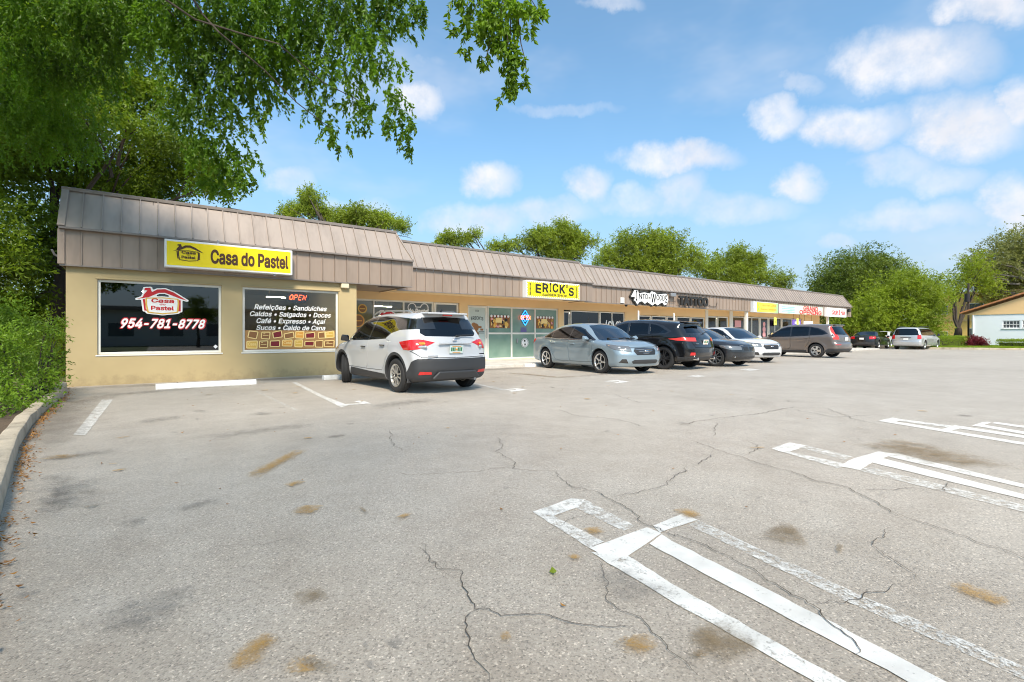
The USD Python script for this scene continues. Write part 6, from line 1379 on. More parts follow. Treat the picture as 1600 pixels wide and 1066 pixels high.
# --- black sport utility from its rear left
fpace = dict(name='sport_utility', h=.035, paint='paint_black', W=1.936, xf=2.27, xr=-2.45, H=1.65, wb=2.874, wr=.375, arch=.415, track=1.66, rim=.262, alloy='alloy_dark', spokes=(5, .03, .03), tumble=.40, flare=.03, round=.12, bow_f=.3, bow_r=.20,
    outline=[(-2.30, .30), (-2.40, .38), (-2.45, .50), (-2.44, .70), (-2.40, .82), (-2.36, 1.00), (-2.28, 1.12), (-1.98, 1.42), (-2.04, 1.505), (-1.7, 1.56), (-1.0, 1.63), (-.3, 1.65), (.2, 1.635), (.55, 1.56), (1.40, 1.14), (1.55, 1.11), (1.95, 1.03), (2.16, .92), (2.25, .76), (2.27, .55), (2.22, .34), (2.1, .26), (1.6, .22), (-1.7, .22)],
    belt=[(-2.5, 1.14), (-1.5, 1.12), (0, 1.06), (1.2, 1.04), (1.8, .95), (2.3, .8)], plan=[(-2.45, .92), (-1.9, .97), (-1.3, 1.), (.9, .995), (1.7, .98), (2.3, .92)],
    screen=[(0., 1.09), (.72, 1.07), (.66, 1.26), (.56, 1.46), (.5, 1.54), (0, 1.57)], screen_x=(.40, 1.8), rearglass=[(0, 1.16), (.68, 1.17), (.60, 1.32), (.52, 1.42), (0, 1.44)], rearglass_x=(-2.6, -1.85), dash_x=1.05,
    trim=[(1.22, 1.07), (.9, 1.26), (.52, 1.46), (.2, 1.54), (-.3, 1.555), (-.9, 1.53), (-1.4, 1.40), (-1.72, 1.22), (-1.55, 1.15), (0, 1.08)],
    windows=[[(1.06, 1.10), (.5, 1.42), (.2, 1.50), (.0, 1.515), (-.04, 1.10)], [(-.12, 1.10), (-.08, 1.52), (-.5, 1.52), (-.82, 1.49), (-.88, 1.14)], [(-.95, 1.145), (-.9, 1.475), (-1.2, 1.42), (-1.6, 1.22), (-1.5, 1.17)]],
    glass=['car_glass', 'car_glass_mid', 'car_glass_mid'], glass_front='car_screen', glass_rear='car_glass_tint',
    doors=[[(1.18, 1.06), (1.12, .40), (.05, .38), (-.08, .5), (-.08, 1.08)], [(-.08, 1.08), (-.08, .5), (.05, .38), (-.78, .38), (-1.0, .70), (-1.1, 1.0), (-1.05, 1.12)]],
    handles=[(.12, .94), (-.82, .97)], handle_y=.965, mirror=(.95, 1.08),
    clad=[[(-2.6, .1), (-2.6, .42), (-1.95, .42), (-1.85, .1)]],
    inserts=[('taillight', lambda k: k['lr']([(-2.6, .90), (-2.6, 1.01), (-2.1, 1.03), (-1.62, .985), (-1.95, .93)], .50), 'lamp_red_lit'), ('reflector', lambda k: k['f']([(.62, .47), (.82, .47), (.80, .56), (.64, .56)], -2.6, -2.1), 'lamp_red'),
             ('headlight', lambda k: k['lr']([(1.7, .86), (2.4, .78), (2.4, .88), (1.75, .95)], .45), 'lamp_clear')],
    seams_rear=[[(.64, 1.12), (.70, .90), (.60, .72), (0, .70)]],
    extras=[plate(-2.415, .88, -1, base='white_plain', ink='plate_ink', tilt=-.15), lump('spoiler', [(-1.8, -.5, 1.535), (-1.8, .5, 1.535), (-2.06, -.45, 1.50), (-2.06, .45, 1.50)], .02, 'paint_black'), rod('exhaust', [(-2.44, .55, .36), (-2.2, .55, .36)], .045, 'chrome'), rod('exhaust', [(-2.44, -.55, .36), (-2.2, -.55, .36)], .045, 'chrome'),
            rod('wiper', [(-2.30, 0, 1.16), (-2.24, -.35, 1.2)], .014, 'black'), lump('badge', [(-2.405, .45, .83), (-2.405, .6, .83)], .008, 'chrome')])
CARS.append((fpace, 'glossy black sport utility with slim red tail lights, nose to the shops', 'car', (14.04, 11.31), math.radians(96.)))

# --- grey brown sport utility
crv = dict(name='sport_utility', h=.036, paint='paint_taupe', W=1.82, xf=2.21, xr=-2.35, H=1.675, wb=2.62, wr=.345, arch=.39, track=1.57, rim=.225, alloy='alloy_bright', spokes=(5, .02, .05), tumble=.34, flare=.02, round=.12, bow_f=.3, bow_r=.20,
    outline=[(-2.2, .30), (-2.30, .36), (-2.35, .52), (-2.34, .70), (-2.27, .76), (-2.25, 1.02), (-2.18, 1.14), (-1.92, 1.52), (-1.98, 1.60), (-1.6, 1.645), (-.9, 1.675), (-.2, 1.67), (.25, 1.63), (.55, 1.53), (1.30, 1.08), (1.42, 1.05), (1.8, 1.0), (2.05, .91), (2.17, .78), (2.21, .58), (2.18, .36), (2.08, .25), (1.6, .21), (-1.7, .21)],
    belt=[(-2.4, 1.12), (-1.4, 1.10), (0, 1.04), (1.1, 1.0), (1.7, .93), (2.25, .78)], plan=[(-2.35, .93), (-1.8, .97), (-1.2, 1.), (.9, 1.), (1.6, .98), (2.25, .93)],
    screen=[(0., 1.04), (.68, 1.02), (.63, 1.22), (.55, 1.46), (.5, 1.53), (0, 1.56)], screen_x=(.40, 1.7), rearglass=[(0, 1.12), (.64, 1.13), (.60, 1.30), (.54, 1.50), (0, 1.52)], rearglass_x=(-2.5, -1.85), dash_x=1.0,
    trim=[(1.16, 1.01), (.88, 1.22), (.48, 1.45), (.2, 1.53), (-.3, 1.555), (-.9, 1.54), (-1.35, 1.46), (-1.68, 1.31), (-1.84, 1.17), (-1.6, 1.11), (0, 1.03)],
    windows=[[(1.02, 1.035), (.46, 1.41), (.2, 1.49), (-.01, 1.515), (-.05, 1.045)], [(-.13, 1.05), (-.09, 1.52), (-.5, 1.52), (-.92, 1.50), (-.96, 1.09)], [(-1.03, 1.095), (-1.0, 1.49), (-1.3, 1.43), (-1.6, 1.30), (-1.74, 1.18), (-1.6, 1.14)]],
    glass=['car_glass_mid', 'car_glass_tint', 'car_glass_tint'], glass_front='car_screen', glass_rear='car_glass_mid',
    doors=[[(1.12, 1.0), (1.06, .42), (.02, .40), (-.08, .5), (-.08, 1.03)], [(-.08, 1.03), (-.08, .5), (.02, .40), (-.74, .40), (-.98, .72), (-1.04, 1.0), (-1.0, 1.08)]],
    handles=[(.12, .93), (-.86, .96)], handle_y=.91, mirror=(.92, 1.04), mirror_mat='gloss_black',
    clad=[[(-2.5, .1), (-2.5, .46), (-1.85, .46), (-1.72, .36), (-1.7, .1)], [(-.9, .1), (-.85, .36), (.85, .36), (.9, .1)]],
    inserts=[('taillight', lambda k: k['lr']([(-2.5, .90), (-2.07, .90), (-2.03, 1.08), (-1.79, 1.53), (-1.90, 1.55), (-2.14, 1.13), (-2.5, 1.10)], .56), 'lamp_red_lit'),
             ('headlight', lambda k: k['lr']([(1.6, .82), (2.3, .74), (2.3, .86), (1.7, .93)], .45), 'lamp_clear'), ('reflector', lambda k: k['f']([(.55, .63), (.82, .63), (.82, .66), (.55, .66)], -2.5, -2.1), 'lamp_red')],
    seams_rear=[[(.60, 1.10), (.66, .78), (0, .77)]],
    extras=[plate(-2.285, .92, -1, base='white_plain', tilt=-.08, mark=False), lump('spoiler', [(-1.75, -.5, 1.61), (-1.75, .5, 1.61), (-1.99, -.46, 1.595), (-1.99, .46, 1.595)], .02, 'paint_taupe'), rod('wiper', [(-2.2, 0, 1.15), (-2.13, -.35, 1.19)], .014, 'black'), rod('exhaust', [(-2.32, -.5, .29), (-2.0, -.5, .29)], .028, 'grey_metal'),
            lump('mudguard', [(-1.70, .80, .42), (-1.74, .86, .24), (-1.70, .70, .24)], .012, 'paint_taupe'), lump('tail_lens', [(-2.10, .80, 1.04), (-2.04, .82, 1.15)], .03, 'lamp_inner')])
CARS.append((crv, 'grey brown sport utility with tall red tail lights at the far end of the row', 'car', (27.21, 11.70), math.radians(86.3)))

# --- far parked cars
far_sedan = sedan('sedan', 'paint_night', h=.055, seats=False, extras=[plate(-2.46, .82, -1, base='white_plain', mark=False)])
CARS.append((far_sedan, 'black sedan seen from behind at the far end, left of the silver minivan', 'car', (48.78, 15.19), math.radians(3.1)))
far_white = sedan('sedan', 'paint_pearl', h=.06, seats=False)
CARS.append((far_white, 'white sedan mostly hidden behind the black sedan at the far end', 'car', (54.2, 15.9), math.radians(3.)))
van = dict(name='minivan', paint='paint_silver', W=1.95, xf=2.60, xr=-2.54, H=1.75, wb=3.08, wr=.345, arch=.39, track=1.65, rim=.225, alloy='alloy_bright', spokes=(5, 0, .06), tumble=.30, round=.13, h=.052, bow_f=.3, bow_r=.14, seats=False,
    outline=[(-2.42, .28), (-2.52, .36), (-2.54, .60), (-2.50, .68), (-2.47, 1.02), (-2.30, 1.66), (-2.2, 1.71), (-1.4, 1.75), (-.2, 1.745), (.6, 1.69), (.95, 1.58), (1.75, 1.08), (1.9, 1.03), (2.3, .92), (2.5, .78), (2.6, .58), (2.57, .34), (2.45, .23), (-2.0, .22)],
    belt=[(-2.6, 1.08), (0, 1.04), (1.5, 1.0), (2.1, .9), (2.65, .75)], plan=[(-2.55, .95), (-2., .985), (-1., 1.), (1.4, 1.), (2.1, .97), (2.65, .92)],
    screen=[(0., 1.06), (.76, 1.04), (.66, 1.5), (.6, 1.6), (0, 1.63)], screen_x=(.7, 2.1), rearglass=[(0, 1.10), (.78, 1.10), (.72, 1.40), (.66, 1.58), (0, 1.60)], rearglass_x=(-2.7, -2.15), dash_x=1.4,
    trim=[(1.5, 1.03), (.85, 1.5), (.4, 1.6), (-2.1, 1.58), (-2.25, 1.10), (0, 1.06)],
    windows=[[(1.34, 1.06), (.82, 1.44), (.35, 1.55), (.30, 1.08)], [(.22, 1.08), (.27, 1.56), (-.85, 1.56), (-.85, 1.09)], [(-.95, 1.09), (-.95, 1.56), (-2.05, 1.53), (-2.17, 1.12)]],
    glass=['car_glass_mid', 'car_glass_tint', 'car_glass_tint'], glass_front='car_screen', glass_rear='car_glass_tint',
    doors=[[(1.45, 1.02), (1.35, .38), (.30, .36), (.26, 1.05)], [(.24, 1.05), (.28, .36), (-.85, .36), (-.90, 1.06)]], handles=[(.45, .95), (.05, .95)], handle_y=.985, mirror=(1.28, 1.06), mirror_mat='gloss_black',
    inserts=[('taillight', lambda k: k['lr']([(-2.7, .80), (-2.7, 1.15), (-2.28, 1.15), (-2.32, .82)], .70), 'lamp_red'), ('headlight', lambda k: k['lr']([(1.95, .78), (2.7, .70), (2.7, .84), (2.05, .90)], .5), 'lamp_clear')],
    seams_rear=[[(.80, 1.1), (.80, .66), (0, .66)]],
    extras=[plate(-2.505, .80, -1, base='white_plain', mark=False), lump('boot_trim', [(-2.50, -.32, .94), (-2.50, .32, .94)], .018, 'black'), rod('roof_rail', [(-1.8, .68, 1.745), (-1.6, .69, 1.775), (.1, .69, 1.775), (.3, .68, 1.73)], .02, 'black'), rod('roof_rail', [(-1.8, -.68, 1.745), (-1.6, -.69, 1.775), (.1, -.69, 1.775), (.3, -.68, 1.73)], .02, 'black')])
CARS.append((van, 'silver minivan seen from behind in front of the green trees', 'car', (49.33, 12.27), math.radians(-1.)))
for a_ in CARS:
    car(*a_)
# ------------------------------------------------------------------ trees, shrubs and hedges
leafmat('leaf_near', [(0.0569, 0.1144, 0.0104), (0.1139, 0.2233, 0.0146), (0.1915, 0.3486, 0.0209), (0.2899, 0.4794, 0.0293), (0.4349, 0.6319, 0.047)], trans=.55, noise=.8)
leafmat('leaf_back', [(0.077, 0.122, 0.011), (0.154, 0.2318, 0.0154), (0.252, 0.3538, 0.022), (0.42, 0.5246, 0.033), (0.644, 0.6832, 0.0495)], trans=.5, noise=.6)
leafmat('leaf_far', [(0.1584, 0.2079, 0.024), (0.264, 0.3402, 0.0312), (0.4092, 0.4914, 0.0408), (0.5808, 0.6552, 0.06)], trans=.42, noise=.5)
leafmat('leaf_lime', [(0.168, 0.228, 0.0192), (0.276, 0.36, 0.0264), (0.408, 0.504, 0.036), (0.552, 0.648, 0.054)], trans=.42, noise=.5)
leafmat('leaf_dark', [(0.0785, 0.1309, 0.0192), (0.1569, 0.2135, 0.0256), (0.2568, 0.3444, 0.0333), (0.5136, 0.6061, 0.064)], trans=.35, noise=.4)
leafmat('leaf_olive', [(0.168, 0.186, 0.06), (0.252, 0.27, 0.078), (0.348, 0.36, 0.102), (0.444, 0.444, 0.144)], trans=.35, noise=.4)
leafmat('leaf_bush', [(.07, .13, .014), (.15, .26, .02), (.25, .40, .028), (.45, .55, .04), (.72, .62, .06)], trans=.4, noise=1.6)
leafmat('leaf_sprig', [(.09, .17, .012), (.16, .28, .018), (.25, .40, .024), (.38, .54, .04)], trans=.5, noise=.8)
leafmat('leaf_hedge', [(0.169, 0.247, 0.0168), (0.312, 0.429, 0.024), (0.494, 0.624, 0.036)], trans=.35, noise=1.5)
leafmat('leaf_red', [(.10, .012, .02), (.24, .025, .04), (.48, .07, .07)], trans=.25, noise=1.5)
leafmat('leaf_dry', [(.16, .07, .02), (.32, .15, .03), (.50, .26, .05), (.42, .20, .04)], trans=.1, noise=8.)
varied('bark', (.055, .042, .032), .9, .45, 6., 40., .8, stretch=(1, 1, .25), dist=.02)
varied('bark_grey', (.13, .115, .095), .9, .4, 6., 40., .7, stretch=(1, 1, .25), dist=.02)
C = CLUMPS


def tree(name, label, clumps, base, fork, r, leaf, m, per, seed, group=None, bark='bark', spray=9, spread=.3, every=1, flat=.8, cat='tree', tip=.02, droop=-.15, extra=None, lv=.4):
    t_ = thing(name, label, cat, base, 0, group)
    b = np.array(base, float)
    cl = [tuple(np.array(c[:3]) - b) + (c[3],) for c in clumps]
    w_ = wood((0, 0, 0), np.array(fork) - b, cl, r, seed, every=every, tip=tip)
    obj('trunk', w_, MATS[bark], t_, smooth=50)
    obj('crown', spray_crown(cl, per, leaf, spray, spread, flat=flat, droop=droop, leafvar=lv), MATS[m], t_, kind='stuff')
    return t_


# big shade trees left of the building
t_ = thing('shade_tree', 'large shade tree with branches hanging over the lot at top left', 'tree', (-5.2, 7.5, 0))
b_ = np.array([-5.2, 7.5, 0]); rel = lambda L: [tuple(np.array(c[:3]) - b_) + (c[3],) for c in L]
near, dr = rel(C['left_near']), rel(C['droop'])
hub = np.array([-3.6, 7.6, 6.6]) - b_
ws = [wood((0, 0, 0), np.array([.5, .1, 3.6]), [], .34, 4) if False else tube(resample([(0, 0, 0), (.15, .05, 1.6), (.5, .1, 3.6), (1.2, .1, 5.4), tuple(hub)], .5), np.linspace(.40, .16, len(resample([(0, 0, 0), (.15, .05, 1.6), (.5, .1, 3.6), (1.2, .1, 5.4), tuple(hub)], .5))), 10)]
for k, c in enumerate(near[3::11]):
    ws.append(limb(hub + np.array([0, 0, -.4 * (k % 3)]), np.array(c[:3]) + [0, 0, c[3] * .3], (.035, .045, .03)[k % 3], .006, .10, 50 + k, n=14, wig=.13, sides=6))
dtop = np.mean([c[:3] for c in dr], 0) + [0, 0, .9]
ws.append(limb(hub, dtop, .07, .02, .12, 9, n=14, sides=6))
for k, c in enumerate(dr[::2]):
    ws.append(limb(dtop, np.array(c[:3]), .012, .004, .05, 150 + k, n=6, sides=5))
obj('trunk', cat_(ws), MATS['bark'], t_, smooth=50)
obj('crown', hanging_crown(near, 210, .074, 22, .44, aspect=.48, hang=.7), MATS['leaf_near'], t_, kind='stuff')
obj('crown', hanging_crown(dr, 330, .078, 16, .28, aspect=.44, hang=.7), MATS['leaf_sprig'], t_, kind='stuff')
upper = [(-9., 3., 8.2, 2.6), (-6., 1.5, 9.2, 2.6), (-3., 3.5, 9.4, 2.4), (-7.5, 7., 9.4, 2.8), (-4., 8., 10.2, 2.6), (-1.5, 6., 9.2, 1.8), (-9.5, 11., 8.4, 2.6), (-6., 11.5, 9.4, 2.4)]
obj('crown', spray_crown(rel(upper[::2]), 16, .15, 9, .42), MATS['leaf_back'], t_, kind='stuff')
tree('shade_tree', 'shade tree on the planting strip left of the camera', [(-5, -5, 8.4, 2.6), (-2.2, -4, 8.6, 2.4), (-7, -2, 7.6, 2.5), (-3.8, -1.2, 8.9, 2.4), (-1.4, -1.6, 8.2, 1.6), (-1.4, -6.8, 8.0, 2.3), (-4.5, -8, 7.6, 2.4), (-8, -6, 7.2, 2.4)], (-4.6, -4.2, 0), (-4.5, -4.1, 4.2), .33, .16, 'leaf_back', 15, 23, spread=.42)
LB = C['left_back']
tree('shade_tree', 'dense green tree rising behind the left end of the building', [c for c in LB if c[1] > 16.5 or c[0] > -3] + [(-2.6, 27, 4.5, 2.4), (1., 30, 6.0, 2.2), (-.5, 28, 7.5, 2.4), (3.5, 31.5, 6.6, 1.8)], (-2.9, 24.5, 0), (-2.6, 24.2, 3.6), .30, .15, 'leaf_back', 135, 21, 'trees at the left end of the building', spray=9, spread=.42, every=3)
tree('shade_tree', 'dark leafy tree at the left edge behind the shrubs', [c for c in LB if not (c[1] > 16.5 or c[0] > -3)] + [(-9, 20, 5, 2.6), (-8, 17, 7, 2.6), (-10, 24, 3, 3), (-7, 26, 3, 2.6), (-5.5, 28, 2.2, 2.6), (-8, 30, 5, 3)], (-4.6, 21.0, 0), (-4.7, 20.8, 3.0), .34, .15, 'leaf_back', 110, 22, 'trees at the left end of the building', spray=9, spread=.42, every=3)
# row of trees behind the mall
tree('flat_top_tree', 'airy tree above the roof right of the shade trees', C['b1'], (11.5, 37.5, 0), (11.2, 37.3, 7.2), .22, .17, 'leaf_far', 150, 31, 'trees behind the mall', spray=9, spread=.5, flat=.55, tip=.03)
tree('flat_top_tree', 'small crown just above the roof left of the yellow barber sign', C['b2'], (24.0, 35.3, 0), (24, 35.2, 6.8), .2, .17, 'leaf_far', 150, 32, 'trees behind the mall', spray=9, spread=.5, flat=.6, tip=.03)
tree('flat_top_tree', 'bright green tree above the roof over the barber sign', C['b3'], (28.3, 31.5, 0), (28.2, 31.6, 6.2), .25, .17, 'leaf_far', 150, 33, 'trees behind the mall', spray=9, spread=.5, flat=.7, tip=.03)
tree('flat_top_tree', 'broad leafy tree above the tattoo shop roof', C['b4'], (40.0, 30.0, 0), (40, 30, 4.5), .32, .18, 'leaf_far', 105, 34, 'trees behind the mall', spray=9, spread=.55, flat=.75, tip=.03)
tree('flat_top_tree', 'leafy tree at the right end of the row above the roof', C['b5'], (53.5, 28.6, 0), (53.5, 28.6, 4.2), .32, .19, 'leaf_far', 95, 38, 'trees behind the mall', spray=9, spread=.55, flat=.75, tip=.03)
# far right
tree('broad_tree', 'dark green tree behind the far end of the mall', C['r1'], (61, 21.5, 0), (61, 21.5, 2.4), .35, .20, 'leaf_dark', 62, 41, 'trees at the far end of the lot', spray=9, spread=.6, tip=.04)
tree('broad_tree', 'bright lime green tree behind the silver minivan', C['r2'], (57.5, 14.6, 0), (57.5, 14.6, 2.2), .28, .18, 'leaf_lime', 80, 42, 'trees at the far end of the lot', spray=9, spread=.5, tip=.03)
tree('broad_tree', 'tree with dark forked trunk left of the pale blue house', C['r3'], (70.4, 13.9, 0), (70.2, 13.9, 1.9), .42, .19, 'leaf_lime', 45, 43, 'trees at the far end of the lot', spray=9, spread=.55, tip=.05, bark='bark')
tree('broad_tree', 'large dull olive tree behind the pale blue house at the right edge', C['r4'], (78.0, 5.5, 0), (78, 5.5, 4.5), .6, .22, 'leaf_olive', 50, 44, 'trees at the far end of the lot', spray=9, spread=.7, tip=.05, bark='bark_grey')
# shrubs left
def shrub(name, label, clumps, leaf, m, per, seed, group=None, cat='shrub', spray=8, spread=.2, base=None, **kw):
    cs = np.array([c[:3] for c in clumps]); b = np.array([cs[:, 0].mean(), cs[:, 1].mean(), .05]) if base is None else np.array(base, float)
    t_ = thing(name, label, cat, tuple(b), 0, group)
    rg = np.random.default_rng(seed); ws = []
    for k, c in enumerate(clumps):
        rb = np.array([c[0] + rg.normal() * .1, c[1] + rg.normal() * .1, .03]) - b
        for j in range(3):
            ws.append(limb(rb, np.array(c[:3]) - b + rg.normal(size=3) * c[3] * .4, .018, .005, .05, seed + k * 5 + j, n=6, sides=5))
    obj('stem', cat_(ws), MATS['bark'], t_, smooth=50)
    obj('foliage', spray_crown([tuple(np.array(c[:3]) - b) + (c[3],) for c in clumps], per, leaf, spray, spread, **kw), MATS[m], t_, kind='stuff')


BU = C['bush']
shrub('shrub', 'yellow tipped green shrub spilling over the kerb at the left edge', [c for c in BU if c[1] < 10.4], .055, 'leaf_bush', 300, 61, 'shrubs along the left kerb')
shrub('shrub', 'green and yellow shrub along the kerb nearer the building corner', [c for c in BU if c[1] >= 10.4], .06, 'leaf_bush', 280, 62, 'shrubs along the left kerb')
shrub('shrub', 'dark green shrub in shade against the corner of the building', C['bush2'], .08, 'leaf_back', 170, 63, 'shrubs along the left kerb', spread=.3)


def hedge(label, x0, x1, y0, y1, h_, n, seed, m='leaf_hedge', name='hedge', leaf=.07):
    rg = np.random.default_rng(seed); t_ = thing(name, label, 'hedge', ((x0 + x1) / 2, (y0 + y1) / 2, 0))
    L = np.array([x1 - x0, y1 - y0]); ln = np.linalg.norm(L); d = L / ln; pn = np.array([-d[1], d[0]])
    a = rg.uniform(-.5, .5, n) * ln; b = rg.uniform(-.5, .5, n) * .9; z = rg.random(n) ** .7 * h_ + rg.normal(0, .04, n)
    edge = rg.random(n); b = np.where(edge < .45, np.sign(b) * .45 + rg.normal(0, .04, n), b); z = np.where((edge > .45) & (edge < .85), h_ + rg.normal(0, .05, n), z)
    p = np.c_[a[:, None] * d + b[:, None] * pn, np.maximum(z, .05)]
    v, f = leaves(p, rand_dirs(n) + [0, 0, .5], leaf * (.7 + .6 * rg.random(n)), .5)
    obj('foliage', trimesh.Trimesh(v, f, process=False), MATS[m], t_, kind='stuff')
    core = box(-.5 * ln + .15, .5 * ln - .15, -.24, .24, .03, h_ - .22); core.apply_transform(trimesh.transformations.rotation_matrix(math.atan2(d[1], d[0]), (0, 0, 1)))
    obj('twigs', core, MATS['bark'], t_)


hedge('clipped green hedge between the minivan and the red shrub', 53.2, 57.1, 13.0, 10.9, .95, 13000, 71)
hedge('clipped bright green hedge before the pale blue house, right of the red shrub', 58.6, 57.6, 9.0, 3.4, .68, 12000, 72)
shrub('shrub', 'dark red leaved shrub between the two hedges', [(56.9, 10.5, .5, .5), (57.2, 10.1, .55, .55), (57.5, 9.75, .42, .42), (57.05, 10.3, .8, .35)], .13, 'leaf_red', 320, 73, spread=.25)
# verge and far kerb
vp = Polygon([(49.35, 11.9), (50.3, 9.6), (52.1, 6.6), (62.2, 3.1), (92, 3.1), (92, 40), (60.2, 40), (60.2, 24.2), (52.1, 16.2)])
_m = trimesh.creation.extrude_polygon(vp.buffer(-.16), .12, engine='earcut'); obj('verge', _m, MATS['verge'], kind='structure', label='strip of mown grass beyond the far kerb')
rg = np.random.default_rng(3); pv = np.array([p for p in zip(rg.uniform(49, 62, 60000), rg.uniform(3.2, 17, 60000)) if vp.buffer(-.2).contains(shapely.Point(p))][:26000])
v_, f_ = leaves(np.c_[pv, np.full(len(pv), .11)], rand_dirs(len(pv)) * .6 + [0, 0, 1], .09 + .06 * rg.random(len(pv)), .12)
obj('grass', trimesh.Trimesh(v_, f_, process=False), MATS['leaf_hedge'], kind='stuff', label='mown grass on the strip before the pale blue house', cat='grass')
ring = vp.exterior; far_k = thing('far_kerb', kind='structure', label='concrete kerb at the far right end of the lot')
fk = resample([(52.1, 16.2), (49.35, 11.9), (50.3, 9.6), (52.1, 6.6), (62.2, 3.1)], .9)
for a, b in zip(fk[:-1], fk[1:]):
    m = bbox(0, np.linalg.norm(b - a) - .01, -.0, .16, -.02, .14, .015); m.apply_transform(trimesh.transformations.rotation_matrix(math.atan2(*(b - a)[::-1]), (0, 0, 1))); m.apply_translation((*a, 0))
    obj('kerb_stone', m, MATS['kerb_concrete'], far_k)

# ------------------------------------------------------------------ far buildings
varied('house_blue', (.76, .80, .835), .85, .05, .6, 60.); varied('gable_orange', (.78, .52, .26), .85, .06, .6, 30.); varied('tile_orange', (.48, .20, .085), .8, .25, 3., 12.); varied('far_yellow', (.82, .55, .18), .9, .08, .4, 30.)
plain('far_glass', (.12, .13, .14), .15)
hs = thing('house', 'pale blue house with an orange gable and tiled roof edge', 'building')
HX = 62.0
wo = [(8.12, 9.24, 1.72, 2.42), (6.9, 8.0, 1.72, 2.42)]
p_ = shapely.box(0, 0, 11.3, 3.0)
for a, b, c, d in wo:
    p_ = p_.difference(shapely.box(a, c, b, d))
m = trimesh.creation.extrude_polygon(p_, .2, engine='earcut'); m = trimesh.Trimesh(np.stack([HX + m.vertices[:, 2], m.vertices[:, 0], m.vertices[:, 1]], 1), m.faces, process=False); m.fix_normals()
obj('wall', m, MATS['house_blue'], hs)
obj('wall', box(HX + .2, 72, 11.1, 11.3, 0, 3.0), MATS['house_blue'], hs)
for a, b, c, d in wo:
    w = thing('window', parent=hs)
    obj('pane', box(HX + .12, HX + .13, a, b, c, d), MATS['far_glass'], w)
    obj('frame', cat_([box(HX + .02, HX + .11, a, b, c, c + .06), box(HX + .02, HX + .11, a, b, d - .06, d), box(HX + .02, HX + .11, a, a + .06, c, d), box(HX + .02, HX + .11, b - .06, b, c, d), box(HX + .04, HX + .10, a, b, (c + d) / 2 - .025, (c + d) / 2 + .025)] + [box(HX + .04, HX + .10, a + (b - a) * k / 5 - .015, a + (b - a) * k / 5 + .015, c, d) for k in range(1, 5)]), MATS['white_plain'], w)
    obj('sill', box(HX - .06, HX + .0, a - .05, b + .05, c - .06, c), MATS['white_plain'], w)
# gable: eave at y = 11.8, ridge at y = 3
zr = 3.05 + .385 * 8.6
gp = Polygon([(11.7, 3.0), (11.7, 3.06), (3.0, zr), (-5.7, 3.06), (-5.7, 3.0)])
m = trimesh.creation.extrude_polygon(gp, .15, engine='earcut'); m = trimesh.Trimesh(np.stack([HX - .05 + m.vertices[:, 2], m.vertices[:, 0], m.vertices[:, 1]], 1), m.faces, process=False); m.fix_normals(); obj('gable', m, MATS['gable_orange'], hs)
nb = 24
for k in range(nb):
    y0, y1 = 12.1 - k * (9.1 / nb), 12.1 - (k + 1) * (9.1 / nb) + .02
    z0, z1 = 3.02 + (12.1 - y0) * .385, 3.02 + (12.1 - y1) * .385
    obj('roof_tile', slab((HX - .35, y0, z0), (HX - .35, y1, z1 + .03), (HX + 10, y1, z1 + .03), (HX + 10, y0, z0), .12) if False else slab((HX + 10, y0, z0 + .1), (HX + 10, y1, z1 + .12), (HX - .35, y1, z1 + .12), (HX - .35, y0, z0 + .1), .12), MATS['tile_orange'], hs)
obj('roof', slab((HX + 10, 3.0, zr + .12), (HX + 10, -6, 3.1), (HX - .35, -6, 3.1), (HX - .35, 3.0, zr + .12), .12), MATS['tile_orange'], hs)
obj('downpipe', tube([(HX - .05, 11.2, 3.0), (HX - .05, 11.2, .1)], .05, 6), MATS['white_plain'], hs)
obj('wall', box(HX, HX + 10, -5.4, 0, 0, 3.0), MATS['house_blue'], hs)
yb = thing('yellow_building', 'two storey yellow building behind the trees at the far right', 'building')
obj('wall', box(78, 92, 6, 19.0, 0, 5.9), MATS['far_yellow'], yb); obj('roof', bbox(77.7, 92.3, 5.7, 19.3, 5.9, 6.2, .03), MATS['gable_orange'], yb)
obj('floor_band', box(77.93, 77.995, 5.9, 19.1, 2.75, 3.0), MATS['gable_orange'], yb)
for a, b, c, d in ((16.4, 17.6, .9, 1.5), (13.2, 14.4, .9, 1.9), (10., 11.2, .9, 1.9), (16.4, 17.6, 3.7, 4.8), (13.2, 14.4, 3.7, 4.8), (10., 11.2, 3.7, 4.8)):
    w = thing('window', parent=yb); obj('pane', box(77.97, 77.99, a, b, c, d), MATS['far_glass'], w)
    obj('frame', cat_([box(77.95, 77.985, a - .05, b + .05, d, d + .06), box(77.95, 77.985, a - .05, b + .05, c - .06, c), box(77.955, 77.985, a - .05, a, c, d), box(77.955, 77.985, b, b + .05, c, d)]), MATS['white_plain'], w)
ob = thing('orange_building', 'low orange building seen under the trees beyond the black sedan', 'building')
obj('wall', box(72, 80, 22, 30, 0, 3.6), MATS['far_yellow'], ob); obj('roof', bbox(71.8, 80.2, 21.8, 30.2, 3.6, 3.8, .03), MATS['gable_orange'], ob)
ut = thing('utility_pole', 'dark slim utility pole before the pale blue house', 'pole', (67.2, 12.5, 0))
obj('post', trimesh.creation.cylinder(.085, 6.4, sections=10).apply_translation((0, 0, 3.2)), MATS['bark'], ut); obj('transformer', trimesh.creation.cylinder(.22, .8, sections=12).apply_translation((-.25, .05, 4.9)), MATS['black'], ut)
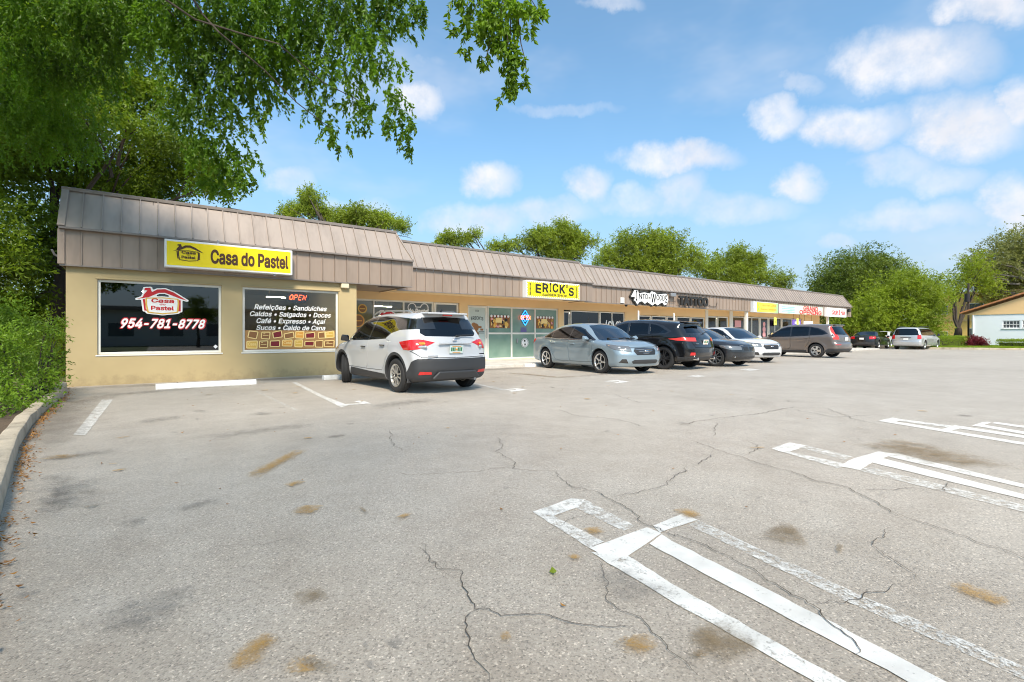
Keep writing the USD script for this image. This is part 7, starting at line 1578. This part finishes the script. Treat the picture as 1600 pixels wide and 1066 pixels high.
# a planted belt beyond the trees closes the view at the end of the lot
t_ = tree('thicket', 'dark thicket under the overhang past the far end of the mall', [(58, 24, 1.2, 1.6), (57, 27, 1.4, 1.8), (60, 27, 1.8, 2.0), (62, 24, 1.2, 1.5), (59, 30, 2, 2.2), (63, 30, 2, 2.2), (55, 30, 1.6, 1.9)], (59, 26.5, 0), (59, 26.5, .6), .12, .18, 'leaf_dark', 40, 81, cat='shrub', spread=.5)

# leaf litter along the left kerb, and loose leaves on the lot
rg = np.random.default_rng(12); P_ = []
kl = resample(KERB + [(-.4, 1.5)], .05)
for q in kl:
    n = rg.poisson(9 if 5.2 < q[1] < 11.5 else 3)
    P_ += [(q[0] + .02 + abs(rg.normal(0, .05)) , q[1] + rg.normal(0, .04)) for _ in range(n) if math.sin(q[1] * 2.3) + math.sin(q[1] * 5.1 + 1) > -.7 or rg.random() < .25]
P_ = np.array(P_)
v_, f_ = leaves(np.c_[P_, .012 + .02 * rg.random(len(P_))], rand_dirs(len(P_)) * [1, 1, .25], .018 + .022 * rg.random(len(P_)), .42, up=3.)
obj('leaf_litter', trimesh.Trimesh(v_, f_, process=False), MATS['leaf_dry'], kind='stuff', label='dry brown and orange leaves lying along the left kerb', cat='leaves')
P_ = np.c_[rg.uniform(-1, 7, 70), rg.uniform(1.2, 12, 70)]
v_, f_ = leaves(np.c_[P_, np.full(len(P_), .014)], rand_dirs(len(P_)) * [1, 1, .1], .02 + .025 * rg.random(len(P_)), .35, up=4.)
obj('scattered_leaves', trimesh.Trimesh(v_, f_, process=False), MATS['leaf_dry'], kind='stuff', label='a few dry leaves scattered over the asphalt', cat='leaves')
v_, f_ = leaves(np.array([(1.48, 1.68, .016)]), np.array([(.5, .8, .05)]), np.array([.06]), .6, up=4.)
obj('green_leaf', trimesh.Trimesh(v_, f_, process=False), MATS['leaf_lime'], label='single fresh green leaf lying on the asphalt in the foreground', cat='leaf')

# ------------------------------------------------------------------ across the lot, behind the camera: what the shop glass mirrors
varied('far_cream', (.62, .60, .55), .85, .1, .5, 20.)
ob = thing('office_building', 'low cream building across the lot, mirrored in the shop glass', 'building')
obj('wall', box(-14, 46, -40, -34, 0, 3.6), MATS['far_cream'], ob); obj('roof', bbox(-14.4, 46.4, -40.4, -33.4, 3.6, 4.0, .04), MATS['metal_trim'], ob)
for k in range(14):
    obj('window', box(-11.5 + k * 4.1, -9.5 + k * 4.1, -34.01, -33.97, 1.0, 2.3), MATS['far_glass'], ob)
pt = None
for k, (x, y, s_) in enumerate(((-3.5, -15, 1.5), (-9, -20, 1.4), (3.5, -24, .8), (12, -27, .75), (20, -26, .85), (27, -28, .8), (38, -27, .95))):
    if pt is None:
        pt = tree('lot_tree', 'round crowned tree across the lot behind the camera', [(0, 0, 4.2, 1.7), (1.2, .3, 3.8, 1.3), (-1.1, .4, 3.9, 1.3), (.2, -1.0, 3.7, 1.2), (.1, .2, 5.2, 1.2)], (0, 0, 0), (0, 0, 2.4), .16, .16, 'leaf_back', 70, 91, 'trees across the lot', spread=.4)
        UsdGeom.Xformable(pt).ClearXformOpOrder(); UsdGeom.XformCommonAPI(pt).SetTranslate((x, y, 0)); UsdGeom.XformCommonAPI(pt).SetScale((s_, s_, s_)); first = pt
    else:
        q = UsdGeom.Xform.Define(stage, numbered('/World', 'lot_tree')); q.GetPrim().GetReferences().AddInternalReference(first.GetPath()); q.GetPrim().SetInstanceable(True)
        api = UsdGeom.XformCommonAPI(q); api.SetTranslate((x, y, 0)); api.SetScale(Gf.Vec3f(s_, s_, s_)); api.SetRotate(Gf.Vec3f(0, 0, 57. * k))
        tag(q, 'round crowned tree across the lot behind the camera', 'tree', 'trees across the lot')
